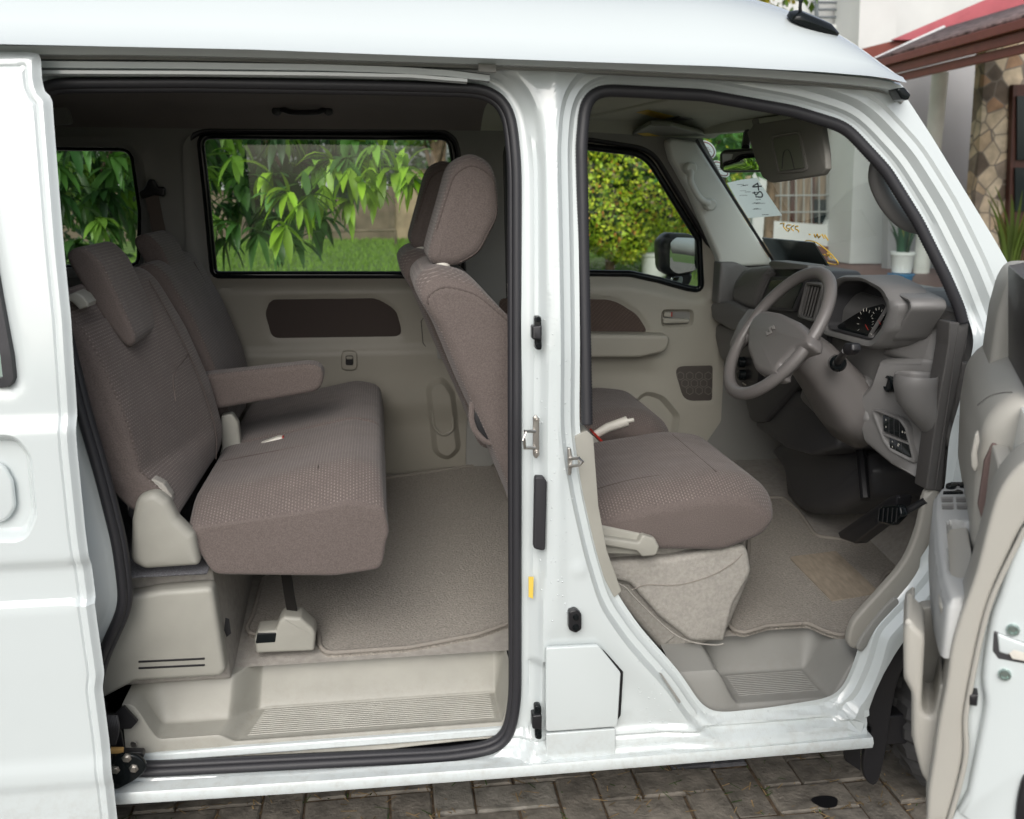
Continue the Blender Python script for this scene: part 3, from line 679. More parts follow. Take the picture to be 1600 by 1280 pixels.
# glass panes
def pane(nm, loop, Y, par, m=None):
    L = [Vector((a, Y, b)) for a, b in loop]; V = L+[p+Vector((0, .003, 0)) for p in L]; n = len(L)
    return mesh(nm, V[:n], [tuple(range(n))], m or M['glass'], par)
pane('window_glass', FY(RQ, 1.345), 1.345, far); pane('window_glass', FY(W1, 1.345), 1.345, sd_); pane('window_glass', FY(W2, 1.345), 1.345, pd)
# outer skin of the far side
def shr(L, k): return inset([Vector((a, 0, b)) for a, b in L], (0, 1, 0), k)[:, [0, 2]]
sheet('body_side', [(-2.0, .27), (.93, .27), (.95, .55), (1.2, .62), (1.55, .5), (1.64, .60), (1.60, .95), (1.30, 1.20), (1.08, 1.31), (.80, 1.74), (-2.0, 1.80)], [shr(FY(RQ, 1.36), -.012), shr(FY(W1, 1.36), -.012), shr(FY(W2, 1.36), -.012)], 1.40, M['white'], van, step=.03)
# door mirror beyond the passenger glass
mc = rp([(1030, 378, 18), (1044, 364, 14), (1088, 366, 14), (1091, 400, 10), (1088, 428, 14), (1052, 434, 20), (1033, 424, 16)], 12)
mm = ext('door_mirror', mc, 1.52, 1.62, M['black'], van, r=.03)
mc0 = PY(1062, 398, 1.508); mn_ = (-.84, -.54, .03)
Lm = [PP(a, b, tuple(mc0), mn_) for a, b in rp([(1040, 380, 12), (1050, 370, 10), (1082, 371, 8), (1084, 420, 10), (1052, 427, 14), (1041, 418, 10)], 10)]; Lm = [p-Vector((0, .045, 0)) for p in Lm]
rext('mirror_glass', Lm, [p-Vector(mn_)*.004 for p in Lm], .001, M['mirror'], mm)
ext('spotter_mirror', rp([(1040, 432, 8), (1085, 426, 8), (1078, 446, 8), (1052, 452, 12)], 8), 1.53, 1.58, M['black'], mm, r=.01)
ext('spotter_glass', rp([(1046, 434, 5), (1068, 431, 5), (1066, 444, 5), (1054, 448, 6)], 6), 1.522, 1.529, M['mirror'], mm, r=.002)
# ---- headliner
prof = [(.15, 1.752), (.165, 1.765), (.20, 1.782), (.27, 1.795), (.45, 1.803), (.70, 1.806), (.95, 1.800), (1.12, 1.79), (1.20, 1.775), (1.265, 1.748), (1.30, 1.724)]
prof = res(cr(prof, 5), 50, closed=False); V = []; XX = list(np.linspace(-2.0, .3, 20))+list(np.linspace(.34, .84, 16)); 
for x in XX:
    for (y, z) in prof:
        f = SS(np.array([x]), .30, .84)[0]; m_ = 1-abs((y-.68)/.62)**3
        V.append((x+.07*f*m_, y, z-.008*f-.045*f*max(0, (z-1.70)/.1)*1.0))
n1 = len(prof); Fc = [(i*n1+j, i*n1+j+1, (i+1)*n1+j+1, (i+1)*n1+j) for i in range(len(XX)-1) for j in range(n1-1)]
tag(sd_, 'closed sliding door on the far side with a dark oval cloth insert')
hl = mesh('headliner', V, Fc, M['liner'], van, sharp=0); hl.data.materials.append(M['liner_lit'])
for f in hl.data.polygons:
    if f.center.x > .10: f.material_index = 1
# grab handle on the far ceiling edge
gh = [PY(x, y, 1.19) for x, y in [(432, 175), (440, 171), (455, 176), (475, 177), (497, 176), (508, 171), (515, 175)]]
gh[0].y += .02; gh[-1].y += .02
for i in (2, 3, 4): gh[i].y -= .02
g_ = tube('grab_handle', cr([tuple(p) for p in gh], 5), .0085, M['black'], hl, N=(0, 1, .2))
for x in (432, 513): lathe('handle_screw', PY(x, 174, 1.195), (0, -1, 0), [(.014, -.01), (.013, .012), (.006, .014), (.0, .014)], M['black'], g_, n=12)
plate('roof_lamp', rp([(60, 164), (104, 166), (111, 194), (60, 196)], 6), 1.20, .03, M['greytrim'], hl)
# ---- rear end wall and tailgate so the cabin closes
boxm('tailgate', (-2.02, .72, 1.05), (.06, 1.34, 1.5), M['white'], van, bevel=.02)
boxm('tailgate_trim', (-1.985, .70, 1.05), (.01, 1.22, 1.3), M['greytrim'], van)
# near inner trims
boxm('inner_pillar_trim', (.07, .185, 1.10), (.13, .04, 1.0), M['beige'], van, bevel=.015)
# ---- floor
def fz(y): return float(np.interp(y, [.22, 1.28], [.452, .585]))
V = []; ys = np.linspace(.22, 1.30, 12); xs = np.linspace(-.70, .62, 14)
for x in xs:
    for y in ys: V.append((x, y, fz(y)))
n1 = len(ys); Fc = [(i*n1+j, i*n1+j+1, (i+1)*n1+j+1, (i+1)*n1+j) for i in range(len(xs)-1) for j in range(n1-1)]
floor = mesh('cabin_floor', V, Fc, M['carpet'], van, sharp=0)
# ---- plastic step trim in the sliding doorway: heights over (x, y)
xl = PY(345, 1060, .15).x
def stepz(X, Y):
    tread = .345; top = .452
    sl_ = (Y-.08)*.25
    t = SS(X-sl_, -.668, -.625)                           # from the side ledge into the tread basin
    a = SS(X, -.845, -.785)*SS(X, -.001, -.030)
    yb = .150*(1-t)+.232*t
    dy = SS(Y, yb+.040, yb-.014)
    zf = .362*(1-t)+.340*t+(1-t)*.10*np.clip(Y-.09, 0, 1)
    z = top+(zf-top)*a*dy
    k = SS(Y, .085, .0705); z = z*(1-k)+np.minimum(z, .296+.016*SS(X, -.55, -.05))*k
    z += .0025*np.exp(-((Y-.087)/.005)**2)*a*t
    rib = a*t*dy*SS(Y, .103, .108)*SS(Y, .226, .220)*SS(X-sl_, -.618, -.608)*SS(X, -.035, -.045)
    z += .0018*rib*(np.sin(Y*2*math.pi/.0085) > .2)
    return z
xs = np.concatenate([np.linspace(-.86, -.70, 24), np.linspace(-.695, -.55, 60), np.linspace(-.54, -.06, 60), np.linspace(-.055, .0, 30)]); ys = np.concatenate([np.linspace(.069, .104, 30), np.linspace(.1050, .230, 118), np.linspace(.233, .30, 24)])
gx_, gy_ = np.meshgrid(xs, ys, indexing='ij'); gz2 = stepz(gx_, gy_)
V = [(a, b, c) for a, b, c in zip(gx_.ravel(), gy_.ravel(), gz2.ravel())]; n1 = len(ys)
Fc = [(i*n1+j, i*n1+j+1, (i+1)*n1+j+1, (i+1)*n1+j) for i in range(len(xs)-1) for j in range(n1-1)]
st = mesh('step_trim', V, Fc, M['beige'], van, sharp=50)
# apron of the step hanging down to the sill
ap = [(x, .0715, z) for x, z in [(xz(PY(a, b, .0715))) for a, b in [(165, 1088), (190, 1120), (202, 1172), (330, 1168), (520, 1158), (800, 1130), (802, 1010)]]]
top = [(p[0], .0715, min(.455, p[2]+.2)) for p in ap]
ext('hinge_hole', [(160, 1118), (176, 1118), (193, 1104), (215, 1128), (205, 1139), (188, 1140), (194, 1173), (160, 1176)], .058, .067, M['black'], st, r=.001)
lathe('screw', PY(209, 1163, .064), (0, -1, 0), [(.007, 0), (.006, .002), (.002, .002), (0, .001)], M['steel'], st, n=12)
ring = M['white']
sheetz = boxm('inner_sill', (-.42, .12, .325), (.86, .10, .02), M['white'], van)
# ---- wheel box cover under the bench
BX = rp([(188, 936, 30), (250, 908+16, 60), (332, 918, 12), (352, 1048, 8), (345, 1058, 10), (210, 1066, 10), (150, 1098, 10), (120, 1098, 10), (125, 1040, 10)], 12)
bx = ext('wheel_box_cover', BX, .115, .17, M['beige'], van, r=.012)
for yy in (1031, 1041):
    ext('vent_slot', rp([(216, yy+2), (320, yy-3), (320, yy+0), (216, yy+5)], 1.5), .1135, .1165, M['black'], bx, r=.0005)
xr = PY(345, 960, .17).x
V = [(-1.95, .17, .45), (xr+.012, .17, .45), (xr-.012, .17, .722), (-1.95, .17, .722)]; V2 = [(a, 1.28, c) for a, b, c in V]
wb = mesh('wheel_box', V+V2, [(0, 1, 2, 3), (4, 7, 6, 5), (1, 5, 6, 2), (0, 4, 5, 1)], M['carpet'], van, bevel=.006)
mesh('box_top', [(-1.95, .125, .727), (xr-.015, .125, .727), (xr-.015, 1.28, .730), (-1.95, 1.28, .730)], [(0, 1, 2, 3)], M['metalfloor'], van, solid=.004)
ext('carpet_slot', [(352, 966), (358, 968), (361, 990), (354, 996), (350, 985)], .165, .168, M['black'], wb, r=.0005)
# ---- rear pillar trim seen between slid door and seal is body sheet; dark luggage space behind
boxm('luggage_trim', (-1.45, .155, 1.0), (1.0, .02, .55), M['dash_dark'], van)
# ---- belt bracket on the floor
bb = [(397, 1000, 5), (402, 988, 6), (430, 986, 3), (436, 972, 6), (444, 964, 5), (470, 966, 8), (490, 984, 8), (493, 992, 4), (491, 1018, 5), (400, 1022, 5)]
br_ = ext('belt_bracket', rp(bb, 5), .235, .30, M['beige'], floor, r=.008)
ext('bracket_cover', rp([(402, 990), (432, 989), (430, 1004), (399, 1006)], 2), .2335, .24, M['gloss_black'], br_, r=.002)
sweep('seat_strap', [PY(446, 890, .30), PY(452, 930, .285), PY(460, 974, .265)], [(-.012, -.002), (.012, -.002), (.012, .002), (-.012, .002)], M['belt'], van, N=(.0, 1, .2))
def sec(prof, y, ins=0.0, fn=None):
    L = [Vector((a, y, b)) for a, b in prof]
    if ins: L = [Vector(p) for p in inset(L, (0, 1, 0), ins, 3)]
    if fn: L = [Vector((p.x+fn(p, y)[0], p.y, p.z+fn(p, y)[1])) for p in L]
    return L
def pad(name, prof, y0, y1, r, m, parent=None, fn=None, n=14, r2=None, n0=150, sharp=0, sm=7, **k):
    """upholstered block: profile in X/Z drawn along Y with softly rounded flanks"""
    P = [tuple(p) for p in lap(res(rp([(a, b, c) if c is not None else (a, b) for a, b, c in prof], .02, 6), n0), sm)]; r2 = r2 or r; secs = []
    for i in range(7):
        th = math.pi/2*i/6; secs.append(sec(P, y0+r*.8*(1-math.cos(th)), r*(1-math.sin(th)), fn))
    for i in range(1, n): secs.append(sec(P, y0+r+(y1-y0-r-r2)*i/n, 0, fn))
    for i in range(6, -1, -1):
        th = math.pi/2*i/6; secs.append(sec(P, y1-r2*.8*(1-math.cos(th)), r2*(1-math.sin(th)), fn))
    V, Fc = loft([[tuple(q) for q in s] for s in secs]); o = mesh(name, V, Fc, m, parent, sharp=40, **k)
    o_secs[o.name] = (P, fn); return o
o_secs = {}
def piping(name, prof, y, ins, rad, parent, lo=0, hi=1, fn=None, m=None, stitch=True):
    P = [tuple(p) for p in lap(res(rp([(a, b, c) for a, b, c in prof], .02, 6), 150), 7)]; L = sec(P, y, ins, fn); n = len(L); L = L[int(lo*n):int(hi*n)]
    L = res(L, max(30, int(plen(L, False)/.006)), closed=False); Pp, T, Nn, Bn = frames(L, (0, 1, 0), False); loops = []
    for i in range(len(Pp)):
        q = rad*(1+(.35 if i % 2 else -.35)*stitch); loops.append([Pp[i]+Bn[i]*a+Nn[i]*b for a, b in circ(q, 7)])
    V, Fc = loft(loops); return mesh(name, V, Fc, m or M['seam'], parent, sharp=0)
# ================= rear bench
BK = [(-.925, 1.335, .035), (-.865, 1.365, .03), (-.825, 1.325, .05), (-.765, 1.205, .12), (-.716, 1.065, .12), (-.690, .93, .05), (-.715, .85, .03), (-.80, .86, .03), (-.845, .925, .03), (-.895, 1.06, .08), (-.925, 1.17, .08)]
def bolster(p, y, y0=.13, y1=.56):
    # near flank: the padded front falls back towards the outer edge
    t = max(0.0, min(1.0, (y-y0)/(y1-y0))); k = (1-t)**1.0
    fr = -.845+(1.345-p.z)*.36   # front line
    f = max(0.0, min(1.0, (p.x-(-.905+(1.2-p.z)*.18))/.10))
    h = max(0, min(1, (1.37-p.z)/.45))
    c = max(0, min(1, (p.z-.86)/.1))
    return (-.098*k*f*(.8+.2*h)*c, -.012*k*(p.z > 1.28))
bkn = pad('backrest', BK, .13, .605, .020, M['back'], van, fn=lambda p, y: bolster(p, y))
tag(bkn, 'near half of the rear bench back with its headrest and beige release tab')
bkf = pad('backrest', BK, .70, 1.20, .025, M['back'], van)
tag(bkf, 'far half of the rear bench back beside the sliding window')
def seamline(name, pts, m=None, r=.0016): return tube(name, cr(pts, 6), r, m or M['seam'], None, n=6)
def bxf(z): # front line of the bench back at mid width
    return float(np.interp(z, [.86, .93, 1.065, 1.205, 1.325], [-.705, -.693, -.721, -.768, -.829]))+.0015
for par, ys in ((bkn, (.30, .585)), (bkf, (.72, 1.0))):
    for (a, b) in [((.26 if par is bkn else .86), 1)]:
        p = [(bxf(z), y, z) for y, z in ([(.235, 1.09), (.28, 1.125), (.34, 1.14), (.45, 1.145), (.51, 1.15)] if par is bkn else [(.80, 1.10), (.86, 1.14), (.95, 1.145), (1.08, 1.145), (1.13, 1.12)])]
        s_ = tube('seam', cr(p, 6), .0013, M['seam'], par, N=(0, .2, 1), n=6)
    yy = .51 if par is bkn else 1.09
    s_ = tube('seam', cr([(bxf(z), yy+.02*(z-1.1), z) for z in (1.33, 1.25, 1.15, 1.05, .95, .88)], 5), .0013, M['seam'], par, N=(0, 1, 0), n=6)
piping('piping', BK, .605, .007, .0022, bkn, .08, .55)
piping('piping', BK, .140, .0045, .0024, bkn, .13, .56, fn=lambda p, y: bolster(p, y))
# stitched line where flank meets front on the near side
ph = [(-.905, 1.285), (-.868, 1.155), (-.825, 1.045), (-.780, .945)]
HR = [(-.925, 1.405, .03), (-.895, 1.425, .03), (-.872, 1.385, .05), (-.845, 1.295, .06), (-.822, 1.225, .02), (-.848, 1.205, .025), (-.872, 1.235, .05)]
def headrest(y0, y1, par, prof=HR, sh=(0, 0), rr=.012):
    pr = [(a+sh[0], b+sh[1], c) for a, b, c in prof]
    h = pad('headrest', pr, y0, y1, rr, M['back'], par, n0=110, sm=5); piping('stitching', pr, y0+.012, .004, .0018, h, .15, .62)
    return h
HR2 = [(-.935, 1.412, .03), (-.895, 1.432, .035), (-.858, 1.39, .05), (-.815, 1.27, .06), (-.800, 1.222, .02), (-.822, 1.205, .025), (-.868, 1.27, .05)]
hr = headrest(.245, .475, bkn, HR2); hf = headrest(.82, 1.06, bkf, HR2)
for par, y in ((hr, .29), (hf, .87)):
    tube('headrest_post', [(-.905, y, 1.40), (-.918, y, 1.375), (-.905, y, 1.345)], .0045, M['steel'], par, N=(0, 1, 0)); lathe('post_guide', (-.903, y, 1.338), (0, 0, 1), [(.016, -.01), (.016, .012), (.012, .016), (.005, .016)], M['ivory'], par, n=16)
rt = [PY(x, y, .128) for x, y in [(104, 462), (118, 456), (129, 462), (138, 474), (137, 480), (124, 484), (114, 474), (104, 468)]]
rext('release_tab', [p+Vector((0, .0, 0)) for p in rt], [p+Vector((0, .06, .0)) for p in rt], .005, M['beige'], bkn)
# arm rest folded down between the halves
ax = [(330, 588, 8), (345, 584, 10), (480, 569, 14), (502, 572, 14), (507, 590, 12), (500, 610, 14), (480, 615, 14), (345, 642, 8)]
AR = [(p[0], p[2]) for p in [PY(a, b, .625) for a, b, c in ax]]
ARp = [(a, b, .02) for a, b in AR]
ar = pad('armrest', [(AR[0][0]-.05, AR[0][1]+.0, .02)]+ARp[1:-1]+[(AR[-1][0]-.04, AR[-1][1], .02)], .622, .70, .014, M['cush'], van, n=5)
piping('piping', [(AR[0][0]-.05, AR[0][1]+.0, .02)]+ARp[1:-1]+[(AR[-1][0]-.04, AR[-1][1], .02)], .632, .003, .0016, ar, .0, .7)
# cushions
CU = [(-.715, .872, .03), (-.60, .892, .10), (-.36, .940, .06), (-.287, .922, .025), (-.276, .82, .05), (-.296, .715, .012), (-.40, .704, .05), (-.66, .722, .02), (-.70, .80, .02)]
def drop(p, y, y0=.13):
    t = max(0.0, min(1.0, (y-y0)/.13)); k = (1-t)**1.25; u = max(0, min(1, (p.z-.78)/.14))
    return (.004*k, (-.062*k-.03*k*max(0, min(1, (-.45-p.x)/.25))*0)*u)
cn = pad('seat_cushion', CU, .13, .655, .010, M['cush'], van, fn=drop, n=20, sm=3)
tag(cn, 'near half of the rear bench cushion, its flank towards the door')
cf = pad('seat_cushion', CU, .662, 1.205, .02, M['cush'], van, r2=.03)
piping('piping', CU, .137, .0055, .0024, cn, .02, .42, fn=drop)
def topz(x): return float(np.interp(x, [-.70, -.60, -.36, -.30], [.874, .8925, .9365, .925]))+.001
for y_ in (.47,): tube('seam', cr([(x, y_+.02*math.sin(x*7), topz(x)) for x in (-.68, -.6, -.5, -.45)], 5), .0012, M['seam'], cn, N=(0, 1, .1), n=6)
tube('seam', cr([(-.43, y, topz(-.43)) for y in (.24, .34, .47, .62)], 5), .0012, M['seam'], cn, N=(0, .1, 1), n=6)
tube('seam', cr([(-.40, y, topz(-.40)) for y in (.68, .85, 1.0, 1.15)], 5), .0012, M['seam'], cf, N=(0, .1, 1), n=6)
# plastic hinge covers and buckle
hc = ext('hinge_cover', rp([(202, 880, 18), (204, 815, 30), (212, 778, 25), (240, 768, 28), (262, 784, 20), (276, 812, 20), (303, 838, 14), (312, 886, 8), (225, 892, 20)], 14, 7), .105, .155, M['beige'], van, r=.018)
ext('hinge_cloth', rp([(184, 766), (205, 762), (240, 748), (256, 757), (268, 775), (272, 800), (214, 805), (200, 800), (196, 775)], 6), .14, .17, M['seatcarpet'], hc, r=.004)
ext('hinge_arm', rp([(202, 770), (212, 780), (208, 815), (200, 805)], 3), .135, .16, M['black'], hc, r=.003)
ext('hinge_cover', rp([(345, 650, 4), (362, 646, 8), (372, 662, 10), (376, 695, 10), (388, 708, 6), (340, 722, 4), (346, 700, 8)], 6), .655, .69, M['beige'], van, r=.006)
bk = ext('belt_buckle', rp([(397, 697), (432, 684), (440, 683), (445, 694), (440, 697), (400, 706)], 2), .60, .625, M['ivory'], van, r=.004)
ext('buckle_button', [(438, 683.5), (442.5, 683), (447, 694), (443, 696)], .603, .622, M['red'], bk, r=.001)
tube('seat_frame_bar', [(-.82, .2, .80), (-.82, 1.15, .80)], .016, M['black'], van)
boxm('seat_frame', (-.52, .70, .715), (.34, .84, .02), M['black'], van)
# far belt with its guide
bl = [PY(236, 300, 1.245), PY(246, 350, 1.24), PY(262, 420, 1.22)]
sweep('seat_belt', bl, [(-.020, -.001), (.020, -.001), (.020, .001), (-.020, .001)], M['beltbrown'], van, N=(0, 1, 0))
ext('belt_guide', rp([(216, 300), (224, 296), (232, 280), (240, 280), (246, 292), (258, 292), (257, 308), (240, 305), (220, 312)], 5), 1.235, 1.26, M['black'], van, r=.005)
# ================= front seats
DBK = [(-.215, 1.345, .03), (-.165, 1.385, .03), (-.085, 1.365, .05), (.02, 1.25, .1), (.12, .97, .1), (.14, .80, .04), (.02, .80, .03), (-.045, .97, .1), (-.115, 1.13, .1), (-.165, 1.26, .1)]
def front_back(y0, y1, dx=0):
    pr = [(a+dx, b, c) for a, b, c in DBK]
    def fn(p, y):
        t = max(0., min(1., min(y-y0, y1-y)/.07)); u = max(0, min(1, (p.z-1.20)/.16)); k = (1-t)**2
        return (.018*k*(p.x < dx+.0), -.035*k*u)
    b = pad('backrest', pr, y0, y1, .022, M['back'], van, fn=fn)
    piping('piping', pr, y0+.004, .010, .0022, b, .0, .32, fn=fn); piping('piping', pr, y1-.004, .010, .0022, b, .0, .32, fn=fn)
    hp = [(-.172, 1.392, .03), (-.112, 1.600, .05), (-.070, 1.627, .05), (-.015, 1.600, .07), (-.004, 1.49, .09), (-.050, 1.40, .06), (-.10, 1.374, .03), (-.155, 1.374, .02)]
    hp = [(a+dx, c_, r_) for a, c_, r_ in hp]; ym = (y0+y1)/2
    def fh(p, y):
        t = max(0., min(1., min(y-(ym-.13), (ym+.13)-y)/.05)); u = max(0, min(1, (p.z-1.45)/.15)); return (0, -.03*(1-t)**2*u)
    h = pad('headrest', hp, ym-.13, ym+.13, .026, M['back'], b, fn=fh, n0=110); piping('stitching', hp, ym-.122, .006, .0018, h, .12, .9, fn=fh)
    for q in (-.05, .05): tube('headrest_post', [(-.12+dx, ym+q, 1.34), (-.11+dx, ym+q, 1.40)], .005, M['steel'], h, N=(0, 1, 0)); lathe('post_guide', (-.135+dx, ym+q-.06*(q < 0), 1.366), (0, 0, 1), [(.018, -.01), (.018, .012), (.013, .017), (.005, .017)], M['ivory'], h, n=16)
    return b
db = front_back(.17, .64); tag(db, 'driver backrest with map pocket, nearest the centre pillar')
pb = front_back(.78, 1.22, -.022); tag(pb, 'passenger backrest, mostly hidden behind the driver backrest')
# map pocket on the driver's seat back
pk = [PY(x, y, .19) for x, y in [(738, 628), (737, 655), (744, 675), (760, 690), (776, 692)]]
tube('map_pocket', cr([tuple(p) for p in pk], 6), .007, M['back'], db, N=(0, 1, 0))
ext('pocket_mouth', rp([(743, 640), (755, 655), (776, 690), (760, 686), (747, 672), (741, 655)], 3), .186, .2, M['black'], db, r=.002)
DCU = [(.10, .80, .03), (.30, .855, .1), (.50, .880, .08), (.60, .868, .06), (.665, .815, .04), (.640, .745, .04), (.52, .708, .05), (.25, .725, .03), (.12, .74, .03)]
def dfn(y0):
    def fn(p, y):
        t = max(0.0, min(1.0, (y-y0)/.11)); k = (1-t)**1.7; u = max(0, min(1, (p.z-.76)/.08)); f = max(0, min(1, (p.x-.45)/.2))
        return (-.030*k*f, -.040*k*u)
    return fn
dc = pad('seat_cushion', DCU, .15, .64, .018, M['cush'], van, fn=dfn(.15), n=20)
piping('piping', DCU, .158, .008, .0022, dc, .0, .43, fn=dfn(.15))
tube('seam', cr([(x, .27+.05*((x-.4)/.2)**2*0, float(np.interp(x, [.1, .3, .5, .6], [.802, .8535, .876, .863]))+.001) for x in (.15, .3, .42, .5, .58)], 5), .0012, M['seam'], dc, N=(0, 1, .1), n=6)
tube('seam', cr([(.515, y, .8775) for y in (.24, .34, .47, .60)], 5), .0012, M['seam'], dc, N=(0, .1, 1), n=6)
PCU = [(a-.065, b+.01, c) for a, b, c in DCU]
pc = pad('seat_cushion', PCU, .79, 1.22, .03, M['cush'], van, fn=dfn(.79))
piping('piping', PCU, .80, .012, .0022, pc, .0, .43, fn=dfn(.79))
# carpeted base with its loose flap
sb = ext('seat_base', rp([(925, 850, 5), (1168, 848, 10), (1174, 905, 12), (1140, 985, 10), (1098, 1012, 14), (1064, 1046, 4), (1030, 1015, 4), (935, 905, 4)], 10), .20, .66, M['seatcarpet'], van, r=.02)
FLP = rp([(945, 880, 8), (1050, 872, 30), (1168, 850, 16), (1176, 895, 24), (1148, 945, 20), (1132, 1004, 6), (1080, 1004, 20), (1030, 965, 30), (985, 914, 10), (950, 905, 8)], 10, 7)
fl_ = ext('carpet_flap', FLP, .172, .23, M['seatcarpet'], sb, r=.014)
q = [PY(x, y, .169) for x, y in [(952, 907), (975, 916), (988, 930), (1020, 962), (1055, 992), (1085, 1004), (1118, 1008), (1130, 1006)]]
tube('hem', cr([tuple(p) for p in q], 5), .0019, M['seatcarpet'], fl_, N=(0, 1, 0))
q = [PY(x, y, .1712) for x, y in [(988, 922), (1010, 914), (1060, 914), (1110, 900), (1145, 880), (1160, 866)]]
tube('flap_seam', cr([tuple(p) for p in q], 5), .0014, M['mat_edge'], fl_, N=(0, 1, 0))
boxm('seat_base', (.36, 1.0, .62), (.44, .40, .24), M['carpet'], van, bevel=.02)
# recline lever housing
hs_ = ext('recline_housing', rp([(925, 818), (1010, 836), (1008, 868), (930, 866)], 4), .145, .17, M['beige'], van, r=.006)
ext('recline_lever', rp([(930, 838, 4), (998, 848, 4), (1004, 836, 6), (1024, 842, 8), (1031, 855, 8), (1026, 869, 8), (1004, 871, 6), (995, 862, 4), (930, 851, 4)], 6), .125, .15, M['beige'], hs_, r=.006)
# hand brake between the seats
hb = ext('handbrake_console', rp([(925, 700), (925, 678), (938, 690), (955, 715), (930, 722)], 4), .66, .72, M['beige'], van, r=.006)
ext('red_edge', [(926, 677), (928, 675), (942, 689), (940, 692)], .655, .70, M['red'], hb, r=.001)
sweep('handbrake_lever', [PY(922, 684, .69), PY(950, 668, .69), PY(980, 658, .69)], circ(.014, 12, .012), M['ivory'], hb, N=(0, 1, 0), scale=lambda t: .8+.5*t-.2*t*t)
tube('lever_button', [PY(980, 658, .69), PY(990, 656, .69)], .006, M['ivory'], hb, N=(0, 1, 0))
# pillar foot trim
ext('pillar_trim', rp([(898, 682), (917, 673), (927, 682), (935, 790), (948, 860), (971, 924), (960, 934), (934, 885), (910, 780)], 2), .050, .16, M['beige'], van, r=.0012)

tag(dc, 'driver seat cushion beside the open door'); tag(pc, 'passenger seat cushion beyond the hand brake'); tag(cf, 'far half of the rear bench cushion')
def extX(name, px, X0, X1, mat, parent=None, r=.005, **k):
    L = [PX(p[0], p[1], X0) for p in px]; L2 = [Vector((X1, p.y, p.z)) for p in L]
    return rext(name, L, L2, r, mat, parent, **k)
def gX(y): return .885+.115*max(0.0, (.29-y)/.2)**1.6
def GX(px, py, off=0.0):
    d = ray(px, py); lo, hi = .5, 6.0
    for _ in range(50):
        t = (lo+hi)/2; p = CAM+d*t
        if p[0]-gX(p[1])-off > 0: hi = t
        else: lo = t
    return Vector(CAM+d*lo)
def extG(name, px, o0, o1, mat, parent=None, r=.005, **k):
    L = [GX(p[0], p[1], o0) for p in px]; L2 = [p+Vector((o1-o0, 0, 0)) for p in L]
    return rext(name, L, L2, r, mat, parent, **k)
def XP(pts, X): return [PX(a, b, X) for a, b in pts]
# dash body: profile in X/Z, drawn across the cabin
def dprof(y):
    low = float(np.interp(y, [.1, .3, .45, .6, 1.25], [.935, .935, 1.0, .98, .98])); fx = gX(y)+.012
    tz = float(np.interp(y, [.1, .2, .5, 1.25], [1.262, 1.285, 1.295, 1.285]))
    return rp([(1.34, tz-.03, .01), (1.05, tz, .05), (fx+.035, tz-.004, .03), (fx+.002, tz-.05, .03), (fx, 1.15, .05), (fx+.02, low+.04, .04), (fx+.06, low, .03), (1.30, low-.03, .01)], .03, 6)
ys = [.10]+list(np.linspace(.12, 1.27, 26)); secs = [[(a, y, b) for a, b in dprof(y)] for y in ys]
V, Fc = loft(secs); da = mesh('dashboard', V, Fc, M['dash'], van, sharp=40)
CX = .86
# instrument hood: outer shell with a recessed binnacle
HO = rp([(1288, 524, 10), (1292, 452, 24), (1314, 430, 30), (1352, 430, 30), (1388, 448, 30), (1406, 478, 22), (1396, 515, 22), (1370, 548, 18), (1330, 536, 10)], 14, 8)
HI = rp([(1293, 514, 8), (1298, 460, 22), (1318, 440, 26), (1350, 440, 28), (1378, 456, 26), (1389, 484, 22), (1378, 512, 14), (1362, 532, 10), (1330, 524, 8)], 12, 8)
def ringX(name, LO, LI, x0, x1, m, par, lip=.006, G=False):
    n = len(LO); O = [GX(a, b, x0) for a, b in LO] if G else XP(LO, x0); I = [GX(a, b, x0) for a, b in LI] if G else XP(LI, x0)
    O1 = [Vector((p.x+(x1-x0), p.y, p.z)) for p in O]; I1 = [Vector((p.x+(x1-x0), p.y, p.z)) for p in I]
    Om = [o.lerp(i, .3)+Vector((-lip, 0, 0)) for o, i in zip(O, I)]; Im = [o.lerp(i, .75)+Vector((-lip*.8, 0, 0)) for o, i in zip(O, I)]
    V, Fc = loft([O1, O, Om, Im, I, I1], False, False); return mesh(name, V, Fc, m, par, sharp=50)
HO = res(HO, 90); HI = res(HI, 90)
# align the start points
hood = ringX('instrument_hood', HO, HI, CX+.006, .95, M['dash'], da, .010)
bin_ = [Vector((.94, p.y, p.z)) for p in XP(HI, CX+.006)]
mesh('gauge_recess', bin_, [tuple(range(len(bin_)))], M['dash_dark'], hood)
GF = XP(rp([(1300, 514), (1335, 492), (1352, 482), (1382, 474), (1386, 490), (1376, 510), (1360, 527), (1330, 520)], 6), CX+.024)
Il = [Vector(p) for p in inset(XP(HI, CX+.002), (1, 0, 0), .0015)]; V, Fc = loft([Il, [Vector((.938, p.y, p.z)) for p in Il]], False, False); mesh('hood_shade', V, Fc, M['dash_dark'], hood, sharp=50)  # dark inner sleeve: the shade inside the hood put into its colour
gfm = mesh('gauge_face', [p for p in GF], [tuple(range(len(GF)))], M['gloss_black'], hood)
def dial(cx, cy, r, n=11, par=None):
    c = PX(cx, cy, CX+.021); out = []
    for i in range(n):
        a = math.radians(210-240*i/(n-1)); rr = r; p0 = c+Vector((0, -math.cos(a)*rr*.80, math.sin(a)*rr*.80)); p1 = c+Vector((0, -math.cos(a)*rr, math.sin(a)*rr)); out.append(tube('t', [p0, p1], .0006, M['ivory'], par, N=(1, 0, 0), n=4))
    a = math.radians(215); out.append(tube('t', [c, c+Vector((0, math.cos(a)*r*.5, math.sin(a)*r*.5))], .0006, M['red'], par, N=(1, 0, 0), n=4)); return out
merge('dials', dial(1352, 507, .040, 11, hood)+dial(1372, 500, .030, 9, hood))
